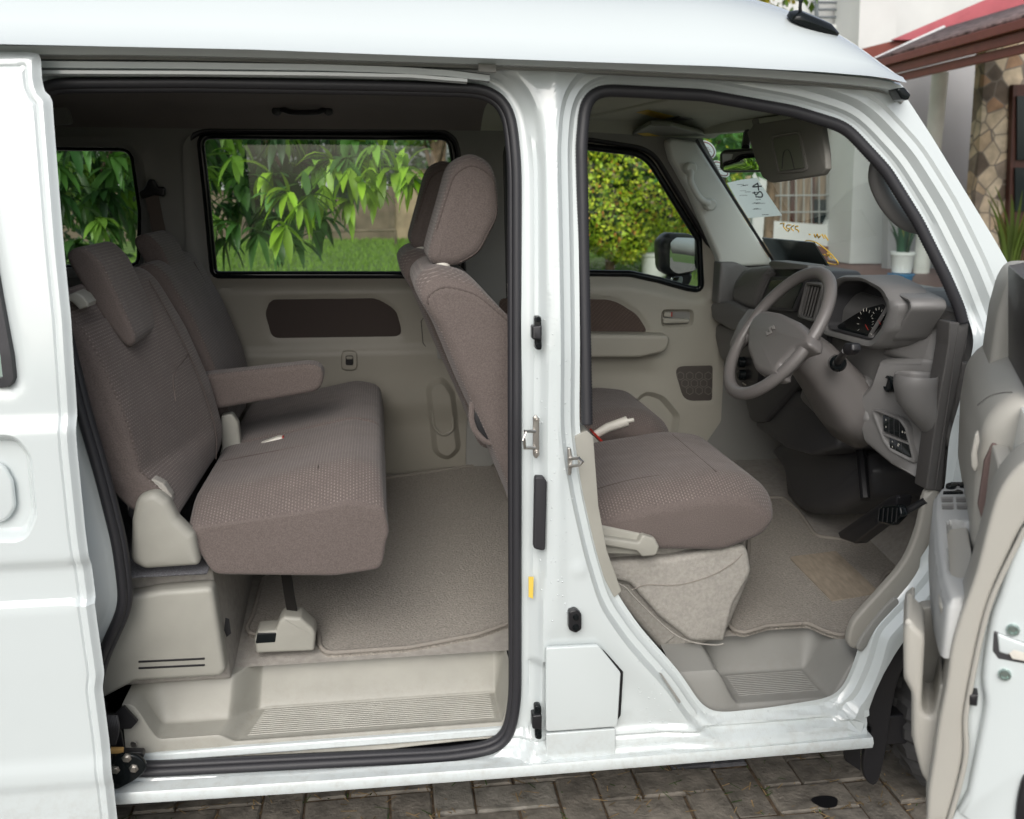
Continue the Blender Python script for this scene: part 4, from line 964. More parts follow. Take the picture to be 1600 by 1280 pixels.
# second shelf recess on the door side
H2 = res(rp([(1352, 533, 8), (1388, 476, 12), (1394, 452, 8), (1428, 468, 10), (1430, 482, 10), (1400, 530, 10), (1380, 540, 14)], 10, 6), 60); H2i = res(rp([(1362, 529, 6), (1393, 478, 8), (1398, 461, 6), (1422, 472, 6), (1422, 482, 8), (1394, 524, 8), (1380, 531, 10)], 8, 6), 60)
h2 = ringX('dash_tray', H2, H2i, .886, .96, M['dash'], da, .006)
b2 = [PX(a, b, .886)+Vector((.05, 0, 0)) for a, b in H2i]; mesh('tray_floor', b2, [tuple(range(len(b2)))], M['dash'], h2)
# end cap with the round side vent
ec = extG('dash_end', rp([(1385, 446, 10), (1420, 456, 10), (1470, 476, 10), (1502, 488, 8), (1492, 600, 10), (1440, 575, 10), (1372, 556, 14), (1380, 540, 20), (1410, 525, 20)], 12), .0, .14, M['dash'], da, r=.02)
c = GX(1484, 533, .004)
v0 = lathe('air_vent', c, (-1, 0, -.0), [(.048, -.01), (.048, .008), (.044, .014), (.038, .010), (.036, -.012)], M['dash'], da, n=32)
lathe('vent_hole', c+Vector((-.004, 0, 0)), (-1, 0, 0), [(.037, 0), (.0, .0)], M['black'], v0, n=28)
for dz in (-.02, -.004, .012): boxm('vent_slat', c+Vector((-.008, 0, dz)), (.010, .064, .004), M['dash'], v0, bevel=.001)
# lower driver panel with cup holder and switch bank
lp = extG('switch_panel', rp([(1440, 560, 10), (1500, 566, 8), (1486, 640, 20), (1452, 762, 6), (1390, 727, 14), (1348, 692, 16), (1336, 645, 14), (1338, 622, 10), (1358, 602, 10), (1372, 560, 10)], 10), -.012, .12, M['dash'], da, r=.014)
cc = PX(1431, 600, .90); cc.x = .90
cup_t = GX(1432, 588, -.074); cy0, cz0 = cup_t.y, cup_t.z; ry = .047; cx0 = cup_t.x
loops = []
for (rr, dz, dx) in [(.0, -.055, 0), (.80, -.055, 0), (.88, -.004, 0), (.92, .003, 0), (.98, .004, 0), (1.03, -.002, 0), (1.03, -.02, 0), (1.0, -.06, .01), (.95, -.10, .04), (.84, -.16, .10)]:
    loops.append([(cx0+dx+.047*max(rr, .001)*math.cos(a), cy0+ry*max(rr, .001)*math.sin(a), cz0+dz) for a in np.linspace(0, 2*math.pi, 40, endpoint=False)])
V, Fc = loft(loops, True, False); cupo = mesh('cup_holder', V, Fc, M['dash'], lp, sharp=60)
lathe('power_socket', GX(1388, 600, -.014), (-1, 0, 0), [(.020, -.01), (.020, .003), (.016, .005), (.012, .001), (0, .001)], M['gloss_black'], lp, n=20)
SWo = res(rp([(1361, 637, 4), (1408, 654, 10), (1418, 668, 6), (1432, 727, 4), (1392, 706, 6), (1380, 690, 8)], 6), 60); SWi = res(rp([(1366, 642, 3), (1406, 658, 8), (1414, 670, 5), (1426, 718, 3), (1394, 701, 5), (1384, 688, 6)], 5), 60)
sw_ = ringX('switch_bezel', SWo, SWi, -.014, .0, M['dash'], lp, .003, True)
for nm, px in [('switch_bank', [(1379, 648), (1405, 658), (1413, 669), (1417, 689), (1380, 673)]), ('switch_bank', [(1389, 682), (1417, 693), (1425, 716), (1390, 700)])]:
    extG(nm, rp(px, 2), -.0155, -.004, M['gloss_black'], lp, r=.002)
extG('switch_shelf', [(1378, 676), (1419, 692), (1419, 695), (1380, 680)], -.0175, -.004, M['dash'], lp, r=.001)
icons = []
for (x, y, w_, h_) in [(1384, 656, 2, 3), (1384, 667, 2, 3), (1410, 675, 2, 3), (1414, 676, 1, 3), (1394, 690, 2, 2), (1394, 698, 2, 3), (1403, 696, 3, 3), (1404, 694, 4, 1.5)]:
    p = GX(x, y, -.0162); icons.append(boxm('i', p, (.0006, w_*.0022, h_*.0014), M['ivory'], lp, bevel=0))
merge('switch_icons', icons)
for (a, b) in [((1389, 651), (1389, 676)), ((1397, 655), (1397, 680)), ((1405, 658), (1406, 684)), ((1398, 686), (1399, 704)), ((1408, 690), (1410, 709))]:
    tube('switch_gap', [GX(*a, -.0160), GX(*b, -.0160)], .0007, M['dash_dark'], lp, N=(1, 0, 0), n=4)
# ---- centre: screen, vents, far pod
extX('screen_surround', rp([(1170, 432, 10), (1205, 410, 12), (1282, 424, 10), (1300, 470, 10), (1290, 560, 20), (1238, 610, 20), (1195, 660, 12), (1172, 660, 10), (1148, 560, 10)], 12), .885, 1.0, M['dash_dark'], da, r=.01)
scr = extX('display_screen', rp([(1200, 432, 3), (1262, 432, 4), (1240, 488, 3), (1185, 482, 3)], 3), .872, .90, M['dash_dark'], da, r=.004)
sgl = extX('screen_glass', rp([(1203, 438), (1257, 436), (1237, 483), (1189, 478)], 2), .8705, .875, M['screen'], scr, r=.001)
extX('screen_top', rp([(1200, 411), (1205, 407), (1262, 414), (1262, 421), (1206, 421)], 3), .85, .90, M['dash'], scr, r=.003)
def vent(px, X, nsl, par, ax=0):
    o = res(rp(px, 4, 5), 48); c = np.mean(o, 0); i = [tuple(c+(np.array(p)-c)*.84) for p in o]
    v = ringX('air_vent', o, i, X, X+.03, M['dash'], par, .003); bb_ = [Vector((X+.015, p.y, p.z)) for p in XP(i, X)]; mesh('vent_back', bb_, [tuple(range(len(bb_)))], M['black'], v)
    I = XP(i, X); T0 = XP([tuple(c+(np.array(p)-c)*.82) for p in px], X); a, b, c2, d = T0
    for k in range(nsl):
        t = (k+.5)/nsl; p0, p1 = a.lerp(b, t)+Vector((.004, 0, 0)), d.lerp(c2, t)+Vector((.004, 0, 0)); tube('vent_slat', [p0, p1], .0028, M['dash'], v, N=(1, 0, 0), n=6)
    return v
vent([(1260, 440), (1288, 444), (1272, 504), (1246, 496)], .866, 5, da)
vent([(1197, 428), (1206, 424), (1186, 470), (1178, 482)], .868, 3, da)
pod = extX('passenger_pod', rp([(1141, 472, 14), (1143, 440, 22), (1162, 418, 20), (1200, 414, 6), (1196, 432, 8), (1176, 484, 10), (1160, 482, 14)], 14, 7), .86, 1.0, M['dash'], da, r=.028)
extX('tray', rp([(1109, 480, 6), (1112, 472, 6), (1140, 470, 6), (1165, 485, 8), (1170, 520, 8), (1140, 516, 10), (1112, 500, 10)], 8), .85, .95, M['dash'], da, r=.012)
extX('glove_lid', rp([(1112, 512, 6), (1120, 506, 6), (1170, 520, 6), (1165, 600, 8), (1124, 560, 10)], 8), .875, .96, M['dash'], da, r=.014)
g = extX('gear_panel', rp([(1160, 524, 6), (1172, 520, 6), (1190, 545, 8), (1184, 600, 6), (1150, 590, 6), (1152, 550, 8)], 6), .868, .90, M['black'], da, r=.004)
for (x, y) in [(1162, 532), (1162, 566), (1163, 586)]: lathe('knob', PX(x, y, .866), (-1, 0, 0), [(.018, 0), (.017, .018), (.010, .022), (0, .022)], M['gloss_black'], g, n=18)
boxm('chrome_strip', PX(1163, 600, .864), (.003, .03, .004), M['steel'], g, bevel=.001)
# centre stack foot and tunnel cover
def boxX(nm, px, x0, x1, m, par, r=.01, **k): return extX(nm, px, x0, x1, m, par, r, **k)
boxX('console_foot', rp([(1180, 600, 10), (1250, 610, 10), (1300, 650, 10), (1310, 700, 10), (1265, 712, 8), (1225, 700, 10), (1180, 668, 8)], 8), .90, 1.15, M['dash_dark'], da, r=.015)
boxX('tunnel_cover', rp([(1195, 700, 10), (1228, 690, 12), (1345, 706, 12), (1362, 735, 20), (1350, 780, 30), (1290, 806, 30), (1250, 803, 20), (1225, 778, 12), (1222, 740, 20)], 12, 7), 1.00, 1.30, M['dash_dark'], da, r=.04)
# ---- steering column and wheel
SWC = Vector((.695, .35, 1.196)); SN = Vector((-.829, 0, .559)).normalized(); SA = Vector((0, -1, 0)); SU = Vector((.559, 0, .829)).normalized()
loops = []
for (d, hw_, hh, du) in [(.040, .055, .045, 0), (.070, .066, .052, -.0), (.12, .076, .056, -.005), (.18, .088, .062, -.02), (.25, .105, .072, -.04), (.32, .12, .08, -.05)]:
    c = SWC-SN*d+SU*du; loops.append([tuple(c+SA*(hw_*np.sign(math.cos(a))*abs(math.cos(a))**.6)+SU*(hh*np.sign(math.sin(a))*abs(math.sin(a))**.6)) for a in np.linspace(0, 2*math.pi, 40, endpoint=False)])
V, Fc = loft(loops); col = mesh('column_cover', V, Fc, M['wheel'], van, sharp=0)
kc = extX('knee_panel', rp([(1262, 560, 10), (1345, 590, 14), (1352, 660, 16), (1332, 684, 12), (1290, 668, 20), (1245, 625, 20)], 12, 6), .88, 1.0, M['dash'], van, r=.02)
s0 = PP(1322, 566, SWC-SN*.08, tuple(SN))
ks = lathe('stalk_boot', PX(1309, 568, .79), (-.3, -1, .1), [(.020, -.02), (.020, .004), (.014, .012), (0, .013)], M['gloss_black'], col, n=18)
tube('stalk', cr([tuple(PX(1309, 566, .785)), tuple(PX(1316, 556, .77)), tuple(PX(1322, 548, .755))], 5), .009, M['black'], col, N=(0, 0, 1), n=12)
sk_ = extX('stalk_end', rp([(1312, 548, 4), (1318, 536, 4), (1330, 536, 4), (1331, 548, 4), (1322, 558, 5)], 4), .748, .772, M['black'], col, r=.006)
Rr = .176; tp = [SWC+SA*(Rr*math.cos(a))+SU*(Rr*math.sin(a)) for a in np.linspace(0, 2*math.pi, 97)[:-1]]
def rim_prof(): return circ(.0165, 14, .0145)
wh = sweep('steering_wheel', tp, rim_prof(), M['wheel'], van, N=tuple(SN), closed=True, sharp=0)
def WP(px, py, o=0.0): return PP(px, py, SWC+SN*o, tuple(SN))
HUB = rp([(1176, 494, 14), (1192, 482, 14), (1215, 486, 20), (1245, 500, 20), (1266, 520, 14), (1262, 538, 10), (1240, 545, 12), (1216, 568, 12), (1214, 584, 10), (1200, 587, 12), (1177, 578, 18), (1165, 545, 20), (1166, 512, 14)], 12, 7)
HA = [WP(a, b, .018) for a, b in HUB]; HB_ = [p-SN*.05 for p in HA]
rext('hub_pad', HA, HB_, .016, M['wheel'], wh, nr=6)
def spoke(px, o=.004, th=.02, m=None, r=.008):
    A = [WP(a, b, o) for a, b in rp(px, 6)]; return rext('spoke', A, [p-SN*th for p in A], r, m or M['wheel'], wh)
spoke([(1182, 484), (1172, 500), (1168, 522), (1146, 548), (1137, 540), (1152, 505), (1170, 480)], .0)
spoke([(1240, 500), (1260, 518), (1272, 521), (1267, 541), (1258, 550), (1240, 573), (1224, 588), (1210, 588), (1214, 566), (1240, 542)], -.002, .012)
g3 = [WP(a, b, .004) for a, b in rp([(1219, 570), (1228, 556), (1246, 541), (1250, 546), (1236, 560), (1222, 580)], 4)]
rext('spoke_insert', g3, [p-SN*.006 for p in g3], .002, M['dash'], wh)
# round-cornered emblem moulded on the hub
def emb(uv): return [WP(1203, 516, .0215)+SA*(u*.0175)+SU*(v*.0150) for u, v in uv]
E1 = [(-1, .25), (0, 1), (1, .35), (.55, .05), (0, .42), (-.35, .2), (.35, -.28), (-.0, -.52), (-.9, .1)]
S1 = [(-1.0, .30), (-.1, 1.0), (1.0, .50), (.62, .26), (0, .55), (-.35, .30), (1.0, -.30), (.1, -1.0), (-1.0, -.50), (-.62, -.26), (0, -.55), (.35, -.30)]
A = emb(S1)
Vv_ = [tuple(p) for p in A]+[tuple(p-SN*.004) for p in A]; n = len(A)
mesh('emblem', Vv_, [tuple(range(n))]+[(i, (i+1) % n, (i+1) % n+n, i+n) for i in range(n)], M['emblem'], wh)
# ---- pedals and footwell
ft = []
boxX('accelerator', rp([(1308, 832, 3), (1390, 775, 6), (1404, 772, 6), (1398, 800, 6), (1334, 850, 3), (1312, 842, 3)], 3), .95, .99, M['black'], van, r=.006)
bp_ = extX('brake_pedal', rp([(1368, 806, 6), (1376, 790, 8), (1404, 788, 8), (1408, 806, 8), (1392, 822, 6), (1372, 816, 6)], 5), .90, .92, M['gloss_black'], van, r=.005)
tube('pedal_arm', [PX(1400, 808, .91), PX(1446, 782, .95)], .008, M['black'], bp_)
pp = []
for i in range(5): pp.append(tube('r', [PX(1374+i*7, 794, .8985), PX(1372+i*7, 816, .8985)], .0016, M['black'], bp_, n=5))
merge('pedal_ribs', pp)
tube('pedal_bracket', [PX(1345, 705, 1.0), PX(1352, 780, .98)], .014, M['black'], van)
# ---- front floor, mat, step
def FLz(y): return .452+(y-.22)*.1255
def FP(px, py, dz=0):
    d = ray(px, py); k = .1255; t = (.452+dz+(CAM[1]-.22)*k-CAM[2])/(d[2]-k*d[1]); return Vector(CAM+d*t)
V = []; xs = list(np.linspace(.55, 1.15, 18))+[1.22, 1.32, 1.40]; ys = np.linspace(.10, 1.32, 24)
for x in xs:
    for y in ys:
        up = max(0, x-1.14)*1.2
        z_ = FLz(y)+up
        if y < .27 and x < .90: z_ = min(z_, .30)
        V.append((x, y, z_-.003))
n1 = len(ys); Fc = [(i*n1+j, i*n1+j+1, (i+1)*n1+j+1, (i+1)*n1+j) for i in range(len(xs)-1) for j in range(n1-1)]
mesh('cabin_floor', V, Fc, M['carpet'], van, sharp=0)
boxm('firewall', (1.42, .70, .80), (.03, 1.30, .72), M['dash_dark'], van)
xr0 = .455
def step2(X, Y):
    top = FLz(Y)+.002; a = SS(X, .475, .545)*SS(X, .835, .765); dy = SS(Y, .285, .225)
    z = top+(.345-top)*a*dy; k = SS(Y, .086, .068); z = z*(1-k)+.318*k
    z += .0018*a*dy*SS(X, .55, .56)*SS(X, .765, .755)*SS(Y, .11, .12)*SS(Y, .222, .215)*(np.sin(Y*2*math.pi/.0085) > .2)
    return z
xs = np.linspace(.38, .90, 120); ys = np.concatenate([np.linspace(.062, .108, 16), np.linspace(.109, .225, 110), np.linspace(.228, .32, 26)])
gx_, gy_ = np.meshgrid(xs, ys, indexing='ij'); gz2 = step2(gx_, gy_); V = [(a, b, c) for a, b, c in zip(gx_.ravel(), gy_.ravel(), gz2.ravel())]; n1 = len(ys)
Fc = [(i*n1+j, i*n1+j+1, (i+1)*n1+j+1, (i+1)*n1+j) for i in range(len(xs)-1) for j in range(n1-1)]
mesh('step_trim', V, Fc, M['greytrim'], van, sharp=50)
# trims along the door pillar
ext('pillar_cover', rp([(1484, 503, 3), (1515, 505, 3), (1513, 524, 12), (1498, 600, 20), (1480, 680, 20), (1473, 768, 3), (1447, 766, 3), (1456, 700, 10), (1468, 620, 20), (1482, 540, 10)], 5), .048, .10, M['cover'], van, r=.004)
tube('cover_ridge', [tuple(B(x, y, .0455)) for x, y in [(1498, 508), (1486, 600), (1472, 690), (1462, 764)]], .002, M['cover'], van, N=(0, 1, 0))
kt = ext('kick_trim', cr([(1448, 769), (1471, 769), (1468, 800), (1457, 850), (1437, 893), (1403, 938), (1370, 975), (1345, 1014), (1326, 1006), (1333, 975), (1350, 953), (1378, 922), (1414, 878), (1436, 825)], 4, True), .052, .075, M['kick'], van, r=.007)
ext('kick_cap', cr([(1404, 938), (1397, 936), (1372, 962), (1346, 998), (1340, 1014), (1350, 1017), (1368, 985), (1392, 958), (1404, 948)], 4, True), .044, .06, M['greytrim'], kt, r=.003)
# ---- windscreen, header trim, far pillar trim, visors, mirror
WN = (.44, 0, .31)
def WS(px, py, off=0.0): return PP(px, py, (.885+off, 0, 1.73), WN)
V = []; nu, nv = 24, 10
for i in range(nu+1):
    for j in range(nv+1):
        s = i/nu; t = j/nv; bow = .10*(1-abs(2*s-1)**2.2); y = .055+.085*(1-t)*(1 if s < .5 else 0)*(1-s*2 if s < .5 else 0)+(1.345)*s
        V.append((.785+bow+t*.37, y, 1.74-t*.53))
n1 = nv+1; Fc = [(i*n1+j, i*n1+j+1, (i+1)*n1+j+1, (i+1)*n1+j) for i in range(nu) for j in range(nv)]
ws = mesh('windscreen', V, Fc, M['wglass'], van, sharp=0)
tube('windscreen_gasket', [(.787+.315*t, .075+.065*(1-t)-.02, 1.735-.45*t) for t in np.linspace(0, 1, 12)], .006, M['black'], ws, N=(0, 1, 0))
tube('windscreen_gasket', [PY(1088+130*t, 218+206*t, 1.262) for t in np.linspace(0, 1, 12)], .005, M['black'], ws, N=(0, 1, 0))
hd = [(.79+.10*(1-abs(2*s-1)**2.2), .1+1.2*s, 1.715) for s in np.linspace(0, 1, 24)]
sweep('header_trim', hd, [(-.03, .0), (.03, .0), (.03, .04), (-.03, .03)], M['liner_lit'], van, N=(0, 0, 1))
apx = rp([(1040, 214, 10), (1088, 222, 4), (1140, 303, 30), (1210, 415, 6), (1126, 418, 6), (1122, 400, 10), (1104, 360, 30), (1078, 300, 30), (1050, 250, 30)], 10)
ap_ = ext('pillar_trim', apx, 1.235, 1.29, M['pillarlight'], van, r=.012)
hnd = cr([(1080, 268), (1079, 282), (1086, 298), (1096, 312), (1108, 318)], 6); hP = [PY(x, y, 1.195) for x, y in hnd]; hP[0].y += .035; hP[-1].y += .035
tube('grab_handle', hP, .0105, M['pillarlight'], ap_, N=(0, 1, 0), n=12)
for (x, y) in [(1080, 263), (1111, 320)]: lathe('handle_foot', PY(x, y, 1.20), (0, -1, 0), [(.020, -.03), (.020, .0), (.015, .006), (0, .006)], M['pillarlight'], ap_, n=20)
# dashboard corner by the far door
ext('dash_corner', rp([(1126, 410, 3), (1150, 410, 5), (1200, 430, 8), (1190, 500, 8), (1122, 475, 6)], 6), 1.20, 1.27, M['dash'], van, r=.008)
# cowl behind the dash and wipers outside
nz = [(1.30, 1.205), (1.52, 1.08), (1.60, .90), (1.66, .55), (1.66, .30), (1.30, .30)]
V = [(a, y, b) for y in (.03, 1.39) for a, b in nz]; mesh('nose_panel', V, [tuple(range(6))[::-1], tuple(range(6, 12))]+[(i, (i+1) % 6, (i+1) % 6+6, i+6) for i in range(6)], M['white'], van, bevel=.02, segs=3)
boxm('cowl', (1.30, .72, 1.215), (.26, 1.30, .03), M['black'], van, bevel=.01)
wp = tube('wiper', cr([(1.16, .16, 1.262), (1.175, .3, 1.262), (1.20, .55, 1.255), (1.22, .7, 1.25)], 5), .009, M['black'], van, N=(0, 0, 1))
tube('wiper_arm', [(1.19, .12, 1.25), (1.20, .35, 1.275), (1.20, .5, 1.265)], .007, M['black'], wp, N=(0, 0, 1))
# visors
vz = extX('sun_visor', rp([(1166, 206, 5), (1180, 194, 6), (1262, 180, 5), (1281, 186, 8), (1289, 240, 20), (1290, 264, 6), (1283, 274, 6), (1203, 286, 7), (1190, 277, 6), (1178, 245, 20)], 8), .700, .716, M['visor'], van, r=.005)
ringX('mirror_frame', res(rp([(1203, 212), (1250, 204), (1262, 264), (1256, 269), (1215, 272)], 5), 50), res(rp([(1206, 215), (1247, 208), (1258, 263), (1217, 269)], 4), 50), .698, .702, M['visor'], vz, .002)
extX('mirror_cover', rp([(1207, 217), (1246, 210), (1257, 262), (1218, 268)], 3), .6975, .702, M['visor2'], vz, r=.001)
tube('cover_notch', cr([tuple(PX(x, y, .6965)) for x, y in [(1222, 264), (1224, 240), (1230, 234), (1235, 240), (1241, 264)]], 5), .001, M['dash_dark'], vz, N=(1, 0, 0), n=5)
tube('visor_pivot', [tuple(PX(x, y, .705)) for x, y in [(1255, 188), (1262, 183), (1270, 177)]], .008, M['visor'], vz, n=10)
tube('visor_clip', [tuple(PX(x, y, .71)) for x, y in [(1178, 204), (1182, 196), (1180, 188)]], .009, M['visor'], vz, n=10)
def onz(nm, px, z, th, m, par, r=.002):
    L = [PZ(a, b, z) for a, b in px]; L = [Vector((p.x, max(p.y, .19), p.z)) for p in L]; return rext(nm, L, [p+Vector((0, 0, th)) for p in L], r, m, par)
ov = onz('overhead_shelf', rp([(860, 120, 5), (1200, 120, 5), (1200, 172, 20), (1140, 184, 10), (1092, 196, 14), (1030, 196, 20), (968, 206, 14), (942, 196, 10), (915, 188, 10)], 10), 1.755, .03, M['liner_lit'], van, .010)
onz('passenger_visor', rp([(984, 213, 5), (1016, 196, 6), (1048, 198, 10), (1098, 210, 8), (1104, 214, 6), (1092, 217, 8), (1045, 224, 14), (1000, 222, 8)], 8), 1.712, .014, M['visor2'], van, .004)
onz('warning_label', [(996, 209), (1012, 208), (1050, 218), (1030, 222)], 1.7105, .0008, M['label_yellow'], ov, .0003)
onz('warning_label', [(994, 176), (1012, 172), (1053, 182), (1036, 187)], 1.7535, .0008, M['label_yellow'], ov, .0003)
onz('courtesy_lamp', rp([(1046, 188), (1062, 183), (1098, 190), (1082, 193)], 2), 1.752, .004, M['visor'], ov, .001)
rm = extX('rear_view_mirror', rp([(1124, 240, 6), (1130, 234, 6), (1184, 231, 4), (1190, 269, 4), (1130, 270, 6), (1124, 264, 6)], 5), .742, .765, M['black'], van, r=.006)
extX('mirror_glass', rp([(1128, 239, 4), (1184, 235, 3), (1188, 266, 3), (1130, 267, 4)], 4), .7405, .744, M['mirror'], rm, r=.001)
tube('mirror_stem', [tuple(PX(1165, 232, .76)), tuple(PX(1168, 208, .80))], .012, M['black'], rm)
# marks on the glass
def onws(nm, px, off, m, par, th=.0015):
    L = [WS(a, b, off) for a, b in px]; return rext(nm, L, [p+Vector(WN)*th for p in L], .0003, m, par)
st1 = onws('round_sticker', circ_px(1105, 238, 15, 12, .5), -.004, M['sticker'], ws) if 0 else None
def ell(cx, cy, a, b, rot, n=28): return [(cx+a*math.cos(t)*math.cos(rot)-b*math.sin(t)*math.sin(rot), cy+a*math.cos(t)*math.sin(rot)+b*math.sin(t)*math.cos(rot)) for t in np.linspace(0, 2*math.pi, n, endpoint=False)]
for (cx, cy, a, b) in [(1104, 234, 17, 12), (1126, 264, 17, 9)]:
    s_ = onws('round_sticker', ell(cx, cy, a, b, .75), -.006, M['sticker'], ws); 
    r_ = tube('sticker_ring', [tuple(WS(x, y, -.0065)) for x, y in ell(cx, cy, a*.82, b*.82, .75)], .0022, M['stickerred'], s_, closed=True, N=WN, n=5)
    for k in (-.35, 0, .35): tube('sticker_print', [tuple(WS(cx-a*.35+k*6, cy-b*.3+k*9, -.0068)), tuple(WS(cx+a*.35+k*6, cy+b*.3+k*9-3, -.0068))], .0012, M['stickerred'], s_, N=WN, n=4)
pp_ = onws('paper_sheet', cr([(1136, 286), (1158, 281), (1182, 278), (1201, 306), (1222, 337), (1196, 339), (1169, 341), (1152, 314)], 1, True), -.03, M['paper'], None, .001)
tag(pp_, 'sheet of white paper with a number stuck inside the windscreen', 'paper sheet')
def stroke(nm, px, r, m, par, off=-.0312, N=WN): return tube(nm, [tuple(WS(a, b, off)) for a, b in px], r, m, par, N=N, n=5)
fc = stroke('writing', cr([(1187, 291), (1180, 293), (1174, 297)], 4), .0022, M['ink'], pp_)
w_ = [stroke('w', cr(p, 5), .0024, M['ink'], pp_) for p in ([(1184, 286), (1185.5, 297)], [(1184, 286.5), (1176, 292), (1190, 291)], [(1179, 300), (1181, 305), (1187, 299.5), (1191, 303), (1190, 308), (1181, 307.5)])]
for k in range(16):
    y = 288+rng.random()*48; t = (y-281)/58; x = 1143+t*30+rng.random()*25; w_.append(stroke('w', [(x, y), (x+4+rng.random()*9, y-.5)], .0006+.0006*rng.random(), M['ink'], pp_))
bpy.data.objects.remove(fc); merge('writing', w_)
yl = [stroke('w', cr(p, 5), .0022, M['yellow'], ws, .004) for p in
      ([(1219, 350), (1225, 349), (1224, 354), (1230, 361)], [(1236, 352), (1230, 352), (1229, 356), (1234, 358), (1231, 362)], [(1241, 352), (1236, 356), (1240, 361)], [(1247, 354), (1243, 354), (1243, 358), (1247, 360), (1248, 363)],
       [(1264, 366), (1266, 367)], [(1272, 366), (1274, 371), (1277, 366), (1279, 372), (1282, 368)], [(1284, 366), (1288, 373)], [(1288, 367), (1294, 376)], [(1285, 398), (1289, 398)], [(1292, 395), (1297, 402), (1300, 404)], [(1291, 400), (1297, 398)])]
yl.append(stroke('w', cr([(1257, 378), (1262, 376), (1275, 379), (1292, 391), (1307, 407), (1309, 413), (1300, 413), (1290, 409)], 6), .002, M['yellow'], ws, .004))
merge('grease_writing', yl)
# black board standing on the dash
bd = onz; 
L = [WS(a, b, -.10) for a, b in [(1190, 372), (1271, 380), (1296, 420), (1213, 413)]]
rext('dash_board_shade', L, [p+Vector(WN)*.01 for p in L], .001, M['screen'], da)
# a-pillar handle on the near side: grip with chromed window behind
nh = [PY(x, y, .17) for x, y in [(1396, 226), (1377, 248), (1370, 276), (1380, 306), (1398, 332), (1420, 349), (1455, 356)]]
gh2 = sweep('pillar_grip', cr([tuple(p) for p in nh], 7), circ(.019, 14, .016), M['dash'], van, N=(0, 1, 0))
# ================= driver's door, swung out
DO = np.array([.83, -.28, 0.0]); DN = np.array([-.866, .5, 0.0]); DE = np.array([-.5, -.866, 0.0])
def PE(px, py, a): return PP(px, py, DO+DE*a, DE)
def extE(name, px, a0, a1, m, par, r=.006, **k):
    """outline seen at distance a0 along the door (latch end = large a), drawn forward to a1"""
    L = [lim(PE(p[0], p[1], a0), -.088) for p in px]; L = [Vector(p) for p in lap(res(L, 110), 3)] if r > .0045 and len(L) > 30 else L; s = Vector(DE*(a1-a0)); return rext(name, L, [p+s for p in L], r, m, par, **k)
AE = .60
def lim(p, nmin=-.105):
    r = np.array(p)-DO; q = float(r@DN); v = np.array(p)+DN*(max(q, nmin)-q); v[2] = max(v[2], .30); return Vector(v)
def res_v(L): return [Vector(p) for p in res(L, 60)]
BD = [(1600, 820), (1552, 920), (1533, 985), (1515, 1075), (1507, 1122), (1508, 1173), (1496, 1230), (1472, 1310)]
shell_px = cr(BD, 5)+[(1462, 1420), (1750, 1520), (1860, 1100), (1800, 700), (1790, 690), (1625, 700)]
L = [PE(a, b, AE-.01) for a, b in shell_px]
# keep the shell as thick as a real door
L = [lim(p) for p in L]
dd = rext('driver_door', L, [p-Vector(DE*.90) for p in L], .012, M['white'], van, nr=4); tag(dd, 'open driver door seen edge on, beige trim with arm rest and pocket')
# pressed step on the door's latch end
extE('latch_face', cr([(1622, 800), (1562, 930), (1545, 985), (1534, 1060), (1538, 1100), (1530, 1150), (1512, 1240), (1500, 1330), (1800, 1400), (1800, 780)], 3, True), AE+.004, AE-.02, M['white'], dd, r=.01)
for (x, y) in [(1583, 985), (1570, 1055)]:
    c = PE(x, y, AE+.007); lathe('latch_screw', c, tuple(DE), [(.0085, -.01), (.0082, .001), (.0070, .003), (.0045, .003), (.0035, .001), (0, .001)], M['screw'], dd, n=20)
extE('latch_slot', rp([(1553, 986, 3), (1610, 1008, 3), (1612, 1040, 3), (1560, 1030, 5), (1551, 1018, 6)], 3), AE+.0055, AE-.0, M['dash_dark'], dd, r=.002)
extE('latch_claw', rp([(1558, 990, 3), (1612, 1011, 3), (1612, 1024, 3), (1586, 1019, 3), (1575, 1024, 3), (1561, 1020, 5)], 3), AE+.009, AE-.0, M['white'], dd, r=.003)
extE('latch_tongue', [(1577, 1022), (1584, 1016), (1604, 1022), (1603, 1034), (1582, 1030)], AE+.0105, AE, M['ivory'], dd, r=.002)
extE('bump_stop', rp([(1513, 1085), (1529, 1086), (1527, 1105), (1514, 1103)], 2), AE+.012, AE-.01, M['black'], dd, r=.003)
extE('corner_trim', cr([(1604, 1215), (1592, 1240), (1588, 1290), (1610, 1290)], 3, True), AE+.012, AE, M['black'], dd, r=.003)
TR = [(1640, 690, 20), (1580, 735, 30), (1556, 775, 30), (1540, 835, 20), (1524, 900, 20), (1500, 965, 20), (1486, 1010, 20), (1478, 1075, 20), (1466, 1130, 20), (1458, 1190, 20), (1450, 1235, 10), (1446, 1320, 10), (1471, 1316, 5), (1495, 1232, 20), (1507, 1174, 20), (1506, 1122, 20), (1514, 1075, 20), (1532, 985, 20), (1551, 920, 20), (1600, 815, 20), (1660, 750, 10)]
tr = extE('door_trim', rp(TR, 12), AE+.006, .52, M['beigedoor'], dd, r=.006)
def LC(a, n, z): return Vector(DO+DE*a+DN*n+np.array([0, 0, z]))
ip = [LC(.55, -.01, .40), LC(-.28, -.01, .40), LC(-.30, -.01, 1.16), LC(.55, -.01, 1.16)]
rext('inner_panel', [p+Vector(DN)*.012 for p in res_v(ip)], [p-Vector(DN)*.012 for p in res_v(ip)], .004, M['beigedoor'], dd)
